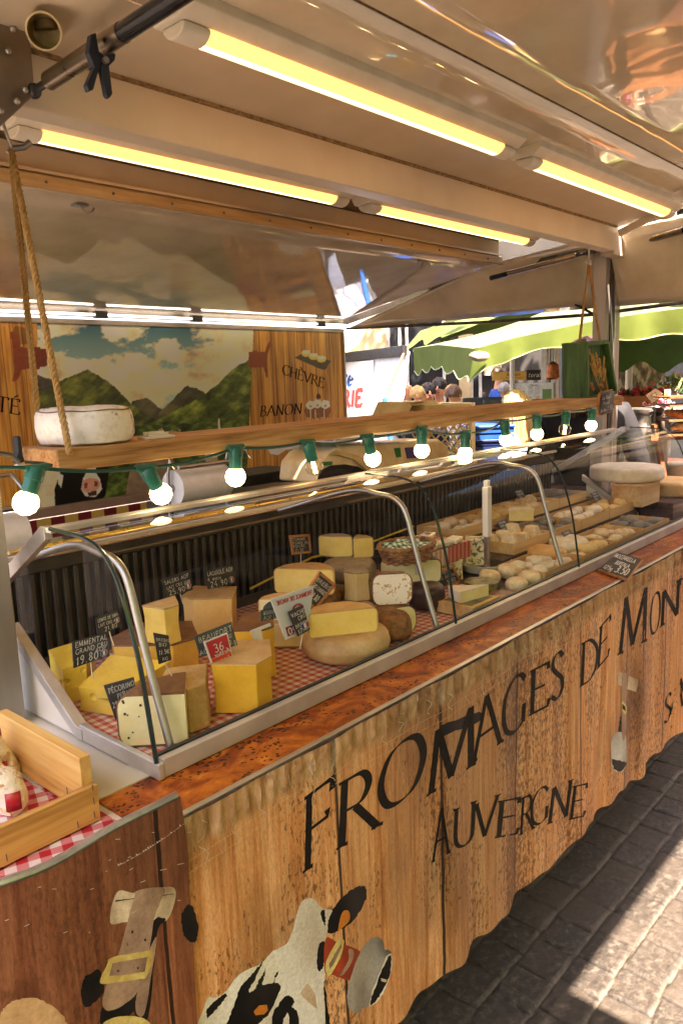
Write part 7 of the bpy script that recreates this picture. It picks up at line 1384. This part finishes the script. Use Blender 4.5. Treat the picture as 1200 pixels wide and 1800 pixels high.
def facade():
    P = atd(950, 690, 13.0); M = Matrix.Translation((P.x, P.y, 0)) @ Matrix.Rotation(-YAW, 4, 'Z'); t = thing('cafe_building', 'cafe building with dark shop windows and pale stone walls across the square', 'building', (P.x, P.y, 0))
    stone = pm('facade_stone', hx('C9B48A'), .8, 0, hx('B09A70'), 3, bump=.2); dark = pm('shop_interior', (.03, .026, .022, 1), .7, 0, (.012, .011, .01, 1), 2); wf = pm('frame_white', hx('C8C4BA'), .5); wg = pm('window_glass', (.02, .022, .025, 1), .08)
    px2 = lambda px: (px-950)/FPX*13.0/math.cos(PIT)
    zz = lambda py: 1.62-(py-662)/FPX*13.2
    b = B(); b.box(-5, 8, .5, 6, 4.2, 9.5, M); b.box(-5, px2(700), .5, 6, 0, 4.2, M); b.box(px2(822), px2(842), .45, .5, 0, 4.2, M); b.box(px2(865), px2(895), .45, .5, 1.6, 2.4, M); b.box(-5, 8, .9, 6, 0, 4.2, M); b.build('wall', stone, t)
    b = B(); b.box(-3.2, 8, .60, .89, 0, 4.2, M); b.build('shop_interior', dark, t)  # near-black slab stands in for the unlit shop room
    for x0, x1 in ((px2(700), px2(725)), (px2(732), px2(800)), (px2(842), px2(862)), (px2(985), px2(1065)), (px2(1140), px2(1230))):
        f = B(); f.box(x0, x0+.05, .52, .58, 0, 3.2, M); f.box(x1-.05, x1, .52, .58, 0, 3.2, M); f.box(x0+.0505, x1-.0505, .52, .58, 3.1, 3.2, M); o = f.build('window', wf, t); g = B(); g.box(x0+.0505, x1-.0505, .545, .555, 0, 3.099, M); g.build('pane', wg, o)
    for i in range(5):
        x0 = -4+i*2.4; f = B(); f.box(x0, x0+1.1, .42, .5, 5.6, 7.6, M); o = f.build('window', wf, t); g = B(); g.box(x0+.08, x0+1.02, .40, .42, 5.7, 7.5, M); g.build('pane', wg, o)
    # second, cream building behind the truck
    Q = atd(640, 600, 18); M2 = Matrix.Translation((Q.x, Q.y, 0)) @ Matrix.Rotation(-YAW+.2, 4, 'Z'); t2 = thing('cream_building', 'cream building with a dark window behind the white truck', 'building', (Q.x, Q.y, 0)); B().box(-1.8, 5, 0, 5, 0, 8, M2).build('wall', pm('cream_render', hx('D9BE86'), .85, 0, hx('C9AC74'), 3), t2); f = B(); f.box(-.25, .2, -.05, -.001, 2.36, 2.5, M2); f.build('window', pm('slate_window', (.03, .035, .05, 1), .3), t2)
    # pavilion legs
    for i, (px, a) in enumerate(((957, 'left'), (974, 'right'))):
        p = atd(px, 690, 9.5); b = B(); b.box(p.x-.035, p.x+.035, p.y-.035, p.y+.035, 0, 2.3); tag(b.build('pavilion_leg', wf, bevel=.004), '%s one of two white posts beside the menu board' % a, 'post', 'white pavilion posts')
    def board(name, label, pts, dist, mat, items, cat='sign', extra=None):
        c = [atd(*p, dist) for p in pts]; t = thing(name, label, cat, sum(c, Vector())/4); b = B(); b.prism(c, FV*.02); b.build('board', mat, t); fn = lambda u, v, l=0: quadlerp(c, u, v)-FV*(.004+l); A = (c[1]-c[0]).length/(c[3]-c[0]).length
        for s, u0, v0, h, fit, pen, m, nm in items:
            b = B(); text(b, s, lambda u, v, l: fn(u/A, v0+v, l), h, pen, u0=u0*A, fit=fit*A, slant=.2 if nm == 'script_lettering' else 0); b.build(nm, m, t, merge=False)
        if extra: extra(t, fn, A)
    board('yellow_sign', 'yellow sign reading Maison at the cafe', ((865, 669), (924, 668), (924, 652), (865, 654)), 9.6, pm('sign_yellow', hx('D8A848'), .6), [('Maison', .42, .5, .36, .4, chalk(.12), inkblack, 'script_lettering'), ('Fabrique artisanale', .4, .2, .16, .5, chalk(.13), inkblack, 'small_lettering')])
    board('cafe_sign', 'black sign with white script reading toral Cafe', ((925, 668), (975, 668), (975, 650), (925, 650)), 9.7, pm('sign_black', (.012, .011, .01, 1), .5), [('toral', .05, .3, .42, .42, chalk(.1), paper, 'script_lettering'), ('Café', .52, .26, .5, .4, chalk(.1), paper, 'script_lettering')])
    def menu(t, fn, A):
        for (u0, u1, v0, v1, m) in ((.04, .26, .08, .66, pm('menu_grey', hx('4A4E50'), .6)), (.72, .95, .1, .72, pm('menu_green', hx('7A9A5A'), .6)), (.34, .44, .1, .42, pm('menu_photo', hx('C08A50'), .6, 0, hx('E8D0A8'), 20)), (.55, .64, .1, .45, MC['menu_photo'])):
            b = B(); b.poly([fn(u0, v0), fn(u1, v0), fn(u1, v1), fn(u0, v1)]); b.build('menu_panel', m, t)
        b = B()
        for i in range(7):
            for u0 in (.36, .53):
                v = .86-.055*i; b.poly([fn(u0, v), fn(u0+.12, v), fn(u0+.12, v+.014), fn(u0, v+.014)])
        b.build('menu_lines', pm('menu_ink', hx('8A8680'), .7), t)
    board('menu_board', 'white menu board reading Tarifs with grey and green panels', ((903, 716), (972, 713), (972, 672), (903, 674)), 9.4, pm('menu_white', hx('E6E8E6'), .6), [('Tarifs', .4, .86, .08, .25, chalk(.14), inkblack, 'script_lettering')], extra=menu)
    P = atd(971, 667, 9.0); b = B(); t = thing('copper_lantern', 'copper lantern hanging beside the cafe sign', 'lantern', P); b.lathe([(.06, 0), (.075, .02), (.065, .16), (.03, .19), (.0002, .2)], P, 18); b.build('shade', pm('copper', hx('A8653A'), .35, .8, hx('6E3A1E'), 20), t); B().tube([P+ZV*.2, P+ZV*.6], .006, 6).build('hanger', steel_dk, t)
    for i, (px, lb) in enumerate(((850, 'grey cafe chair back, left of the blue shirt'), (886, 'grey cafe chair back under the menu board'), (930, 'grey cafe chair back, furthest right of the row'))):
        p = atd(px, 712+i*2, 8.2); M = Matrix.Translation((p.x, p.y, 0)) @ Matrix.Rotation(-YAW, 4, 'Z'); t = thing('cafe_chair', lb, 'chair', (p.x, p.y, 0), 'grey cafe chairs'); gm = pm('chair_grey', hx('4E5254'), .5, 0, hx('3A3E40'), 20); b = B(); b.box(-.22, .22, 0, .03, .5, p.z+.08, M); b.build('backrest', gm, t, .02); b = B(); b.box(-.23, .23, .031, .48, .44, .48, M); b.build('seat', gm, t, .01)
        for x in (-.2, .2):
            for yy in (.06, .45): b = B(); b.box(x-.015, x+.015, yy-.015, yy+.015, 0, .439, M); b.build('leg', steel_dk, t)
    p = atd(810, 735, 8.8); M = Matrix.Translation((p.x, p.y, 0)) @ Matrix.Rotation(-YAW, 4, 'Z'); t = thing('cafe_table', 'cafe table in front of the seated people', 'table', (p.x, p.y, 0)); B().box(-1.2, 1.2, -.3, .3, .72, .75, M).build('table_top', MC['table_wood'], t)
    for x in (-1.1, 1.1): B().box(x-.03, x+.03, -.05, .05, 0, .719, M).build('leg', steel_dk, t)
facade()
# ------------------------------------------------------------------ people
skin_m = cheesem('skin', 'D9A27C', 'C98E68', .5, .05, 30)
hairs = {}
def person(label, P, face, hc, shirt, trousers='2A2A30', sit=True, hair='short', arms='rest', scale=1.0, lean=0):
    """P: ground point under the pelvis; face: yaw in degrees the figure looks toward"""
    t = thing('person', label, 'person', P); Mx = Matrix.Translation(P) @ Matrix.Rotation(RAD(face-90), 4, 'Z') @ Matrix.Scale(scale, 4)
    hip = .5 if sit else .92; V = {}; sh = hip+.47; ln = lean
    pts = [('pelvis', (0, 0, hip), .13), ('waist', (0, .02*ln, hip+.18), .12), ('chest', (0, .06*ln, hip+.36), .14), ('nb', (0, .09*ln, sh+.03), .065), ('neck', (0, .11*ln, sh+.10), .052), ('jaw', (0, .03+.12*ln, sh+.17), .068), ('head', (0, .02+.13*ln, sh+.245), .088), ('crown', (0, .0+.13*ln, sh+.315), .062)]
    ed = [(0, 1), (1, 2), (2, 3), (3, 4), (4, 5), (5, 6), (6, 7)]; n = len(pts)
    for s in (-1, 1):
        i = len(pts); el = (s*.26, .02, sh-.27) if arms != 'up' else (s*.25, .16, sh-.16); wr = (s*.2, .25, sh-.32) if arms == 'rest' else (s*.1, .3, sh+.04) if arms == 'up' else (s*.27, .06, sh-.52)
        pts += [('sh', (s*.17, .05*ln, sh-.02), .06), ('el', el, .043), ('wr', wr, .03), ('hand', (wr[0]*.92, wr[1]+.05, wr[2]-.03), .034)]; ed += [(2, i), (i, i+1), (i+1, i+2), (i+2, i+3)]
        for k in range(3): j = len(pts); pts.append(('f', (wr[0]*.9+.018*(k-1), wr[1]+.12, wr[2]-.05), .009)); ed.append((i+3, j))
        i = len(pts); kn = (s*.1, .42, .48) if sit else (s*.1, .03, .5); an = (s*.1, .4, .08) if sit else (s*.1, 0, .08); pts += [('th', (s*.1, .02, hip-.03), .095), ('kn', kn, .06), ('an', an, .042), ('toe', (an[0], an[1]+.15, .035), .034)]; ed += [(0, i), (i, i+1), (i+1, i+2), (i+2, i+3)]
    def skinned(name, sel, mat, grow, keep):
        me = bpy.data.meshes.new(name); idx = [i for i in range(len(pts)) if keep(i)]; mp = {i: k for k, i in enumerate(idx)}; me.from_pydata([tuple(Mx @ Vector(pts[i][1])) for i in idx], [(mp[a], mp[b_]) for a, b_ in ed if a in mp and b_ in mp], []); o = bpy.data.objects.new(name, me); COL.objects.link(o); par(o, t); me.materials.append(mat)
        o.modifiers.new('skin', 'SKIN').use_smooth_shade = True
        for k, i in enumerate(idx): r_ = pts[i][2]*scale*grow; me.skin_vertices[0].data[k].radius = (r_, r_)
        me.skin_vertices[0].data[0].use_root = True; sm = o.modifiers.new('subd', 'SUBSURF'); sm.levels = 1; sm.render_levels = 2; return o
    body = skinned('body', None, skin_m, 1.0, lambda i: True)
    nm = [p[0] for p in pts]; skinned('shirt', None, pm('cloth_'+shirt, hx(shirt), .8, 0, hx(shirt, .75), 20, bump=.2), 1.3, lambda i: nm[i] in ('pelvis', 'waist', 'chest', 'nb', 'sh', 'el') or (nm[i] == 'wr' and shirt in ('15141A', '22242C', '3E3C3E', '2E2A2C', '3A2A28'))); skinned('trousers', None, pm('cloth_'+trousers, hx(trousers), .8, 0, hx(trousers, .7), 20), 1.15, lambda i: nm[i] in ('pelvis', 'th', 'kn', 'an'))
    hm = pm('hair_'+hc, hx(hc), .5, 0, hx(hc, .55), 60, (1, 1, .15), lo=.3, hi=.7); c = Vector(pts[6][1]); b = B()
    b.lathe([(.099*math.sin(a), .108*math.cos(a)) for a in [.001+1.95*i/12 for i in range(13)]], c+Vector((0, -.022, .012)), 28); vs = [Mx @ Vector(p) for p in b.v]; b.v = [tuple(p) for p in vs]
    if hair != 'bald': b.build('hair', hm, t, rough=.016*scale, rscale=38)
    if hair == 'long':
        b = B()
        def hs(u, v): an = math.pi*.94+math.pi*1.12*u; r_ = .104+.006*math.sin(v*3)+.0035*math.sin(u*95+2*math.sin(v*4))+.0025*math.sin(u*41); w_ = 1-.28*max(0, v-.45); return Mx @ (c+Vector((r_*math.cos(an)*w_, -.022+r_*math.sin(an)*w_*(1+.1*v), .05-(.33+.02*math.sin(u*23))*v)))
        b.grid(hs, 90, 16)
        b.build('long_hair', hm, t, thick=.012)
    f = B(); d = pm('eye_dark', (.02, .015, .012, 1), .3)
    for s in (-1, 1): f.ball(Mx @ (c+Vector((s*.032, .078, .012))), .009*scale, 6)
    f.build('eyes', d, t); f = B(); f.tube([Mx @ (c+Vector((0, .083, .012))), Mx @ (c+Vector((0, .108, -.028))), Mx @ (c+Vector((0, .086, -.036)))], [.009*scale, .015*scale, .01*scale], 8); f.build('nose', skin_m, t); f = B(); f.tube([Mx @ (c+Vector((x, .085-.4*x*x*20*.02, -.062))) for x in (-.026, 0, .026)], .006*scale, 6); f.build('mouth', pm('lips', hx('A85A50'), .5), t)
    for s in (-1, 1): f = B(); f.ball(Mx @ (c+Vector((s*.09, -.005, -.005))), .02*scale, 6, .5, .8, 1.3); f.build('ear', skin_m, t)
    return t
def gp(px, dist): p = atd(px, 700, dist); return Vector((p.x, p.y, 0))
def people():
    tocam = 228
    person('bald man in dark jacket at the left edge of the cafe group', gp(716, 11.4)+ZV*.05, tocam-40, '8A8078', '22242C', hair='bald', sit=True, scale=1.14)
    person('blonde short haired woman seated at the cafe beside the bald man', gp(734, 10.9), tocam+60, 'C9A060', '6A4A48', hair='short', scale=1.12)
    person('seated person with black hair facing the stall, in the middle of the cafe group', gp(752, 11.2), tocam, '17120F', '3A2A28', hair='short', scale=1.15)
    person('seated man with dark hair behind the boy in white', gp(772, 11.5), tocam-25, '1C1612', '2E2A2C', hair='short', scale=1.2)
    person('brown haired boy in a white shirt seated with his back turned', gp(796, 10.2), tocam+120, '6A4A2C', 'D8DCE4', hair='short', scale=1.13)
    person('standing man in a bright blue shirt by the cafe signs', gp(874, 11.8), tocam+70, '4A3424', '2A5AB4', sit=False, hair='short', scale=.98)
    person('grey haired person in a dark grey jacket below the yellow sign', gp(886, 10.6), tocam+150, 'A8A49C', '3E3C3E', sit=False, hair='short', scale=.86)
    person('woman with long blonde hair behind the last festoon bulbs', gp(905, 4.6)+ZV*.16, tocam+215, 'D2B070', 'C9CCD4', sit=False, hair='long', arms='up', scale=.78)
    person('tall vendor in a black jacket with brown hair behind the wheat box', gp(1030, 4.1), tocam+150, '4A2E1C', '15141A', sit=False, hair='long', scale=1.02)
people()
# ------------------------------------------------------------------ the other side of the street (seen only in reflections; house height, end house and parasol cut the light)
def street():
    t = thing('town_house', 'pale town house front across the street behind the photographer', 'building', (2, -13, 0)); B().box(-22, 40, -18, -12.999, 0, 19).build('wall', pm('house_render', hx('C9B492'), .85, 0, hx('B09A78'), 2), t); wf = MC['frame_white']; wg = MC['window_glass']  # house front made tall to hold back sky light
    for i in range(17):
        for z in (.9, 4.4, 7.9, 11.3, 14.8):
            x = -18+i*3.3; f = B(); f.box(x, x+1.3, -12.99, -12.92, z, z+2.2); o = f.build('window', wf, t); g = B(); g.box(x+.1, x+1.2, -12.919, -12.9, z+.1, z+2.1); g.build('pane', wg, o)
    te = thing('sky_screen_house', 'pale house added out of view to screen the sky beyond the stall', 'building', (26, -6, 0)); B().box(24, 30, -12.9, 3.5, 0, 13).build('wall', MC['house_render'], te)  # unseen house added to keep blue sky out of the glass
    for i in range(4):
        for z in (.9, 4.4, 7.9): f = B(); f.box(23.92, 23.99, -11.5+i*3.7, -10.2+i*3.7, z, z+2.2); o = f.build('window', wf, te); g = B(); g.box(23.9, 23.919, -11.4+i*3.7, -10.3+i*3.7, z+.1, z+2.1); g.build('pane', wg, o)
    t = thing('market_parasol', 'lime green square parasol added out of view to shade the paving', 'parasol', (-.9, -1.9, 0)); x0, x1, y0, y1, z = -3.2, 1.2, -3.6, -.55, 2.35; ap = Vector(((x0+x1)/2, (y0+y1)/2, 3.0)); c = [Vector((x0, y0, z)), Vector((x1, y0, z)), Vector((x1, y1, z)), Vector((x0, y1, z))]; b = B()  # unseen parasol added to cast shadow over the near paving
    for i in range(4): b.poly([c[i], c[(i+1) % 4], ap])
    b.build('canopy', gcan, t); b = B()
    for i in range(4):
        p, q = c[i], c[(i+1) % 4]; n = 30; vs = []
        for k in range(n+1): a = p.lerp(q, k/n); vs += [a, a-ZV*(.2+.03*math.sin(k*1.2))]
        b.add(vs, [(2*k, 2*k+1, 2*k+3, 2*k+2) for k in range(n)])
    b.build('valance', gcan, t); B().tube([Vector((ap.x, ap.y, 0)), ap], .03, 10).build('pole', alu_dull, t)
street()
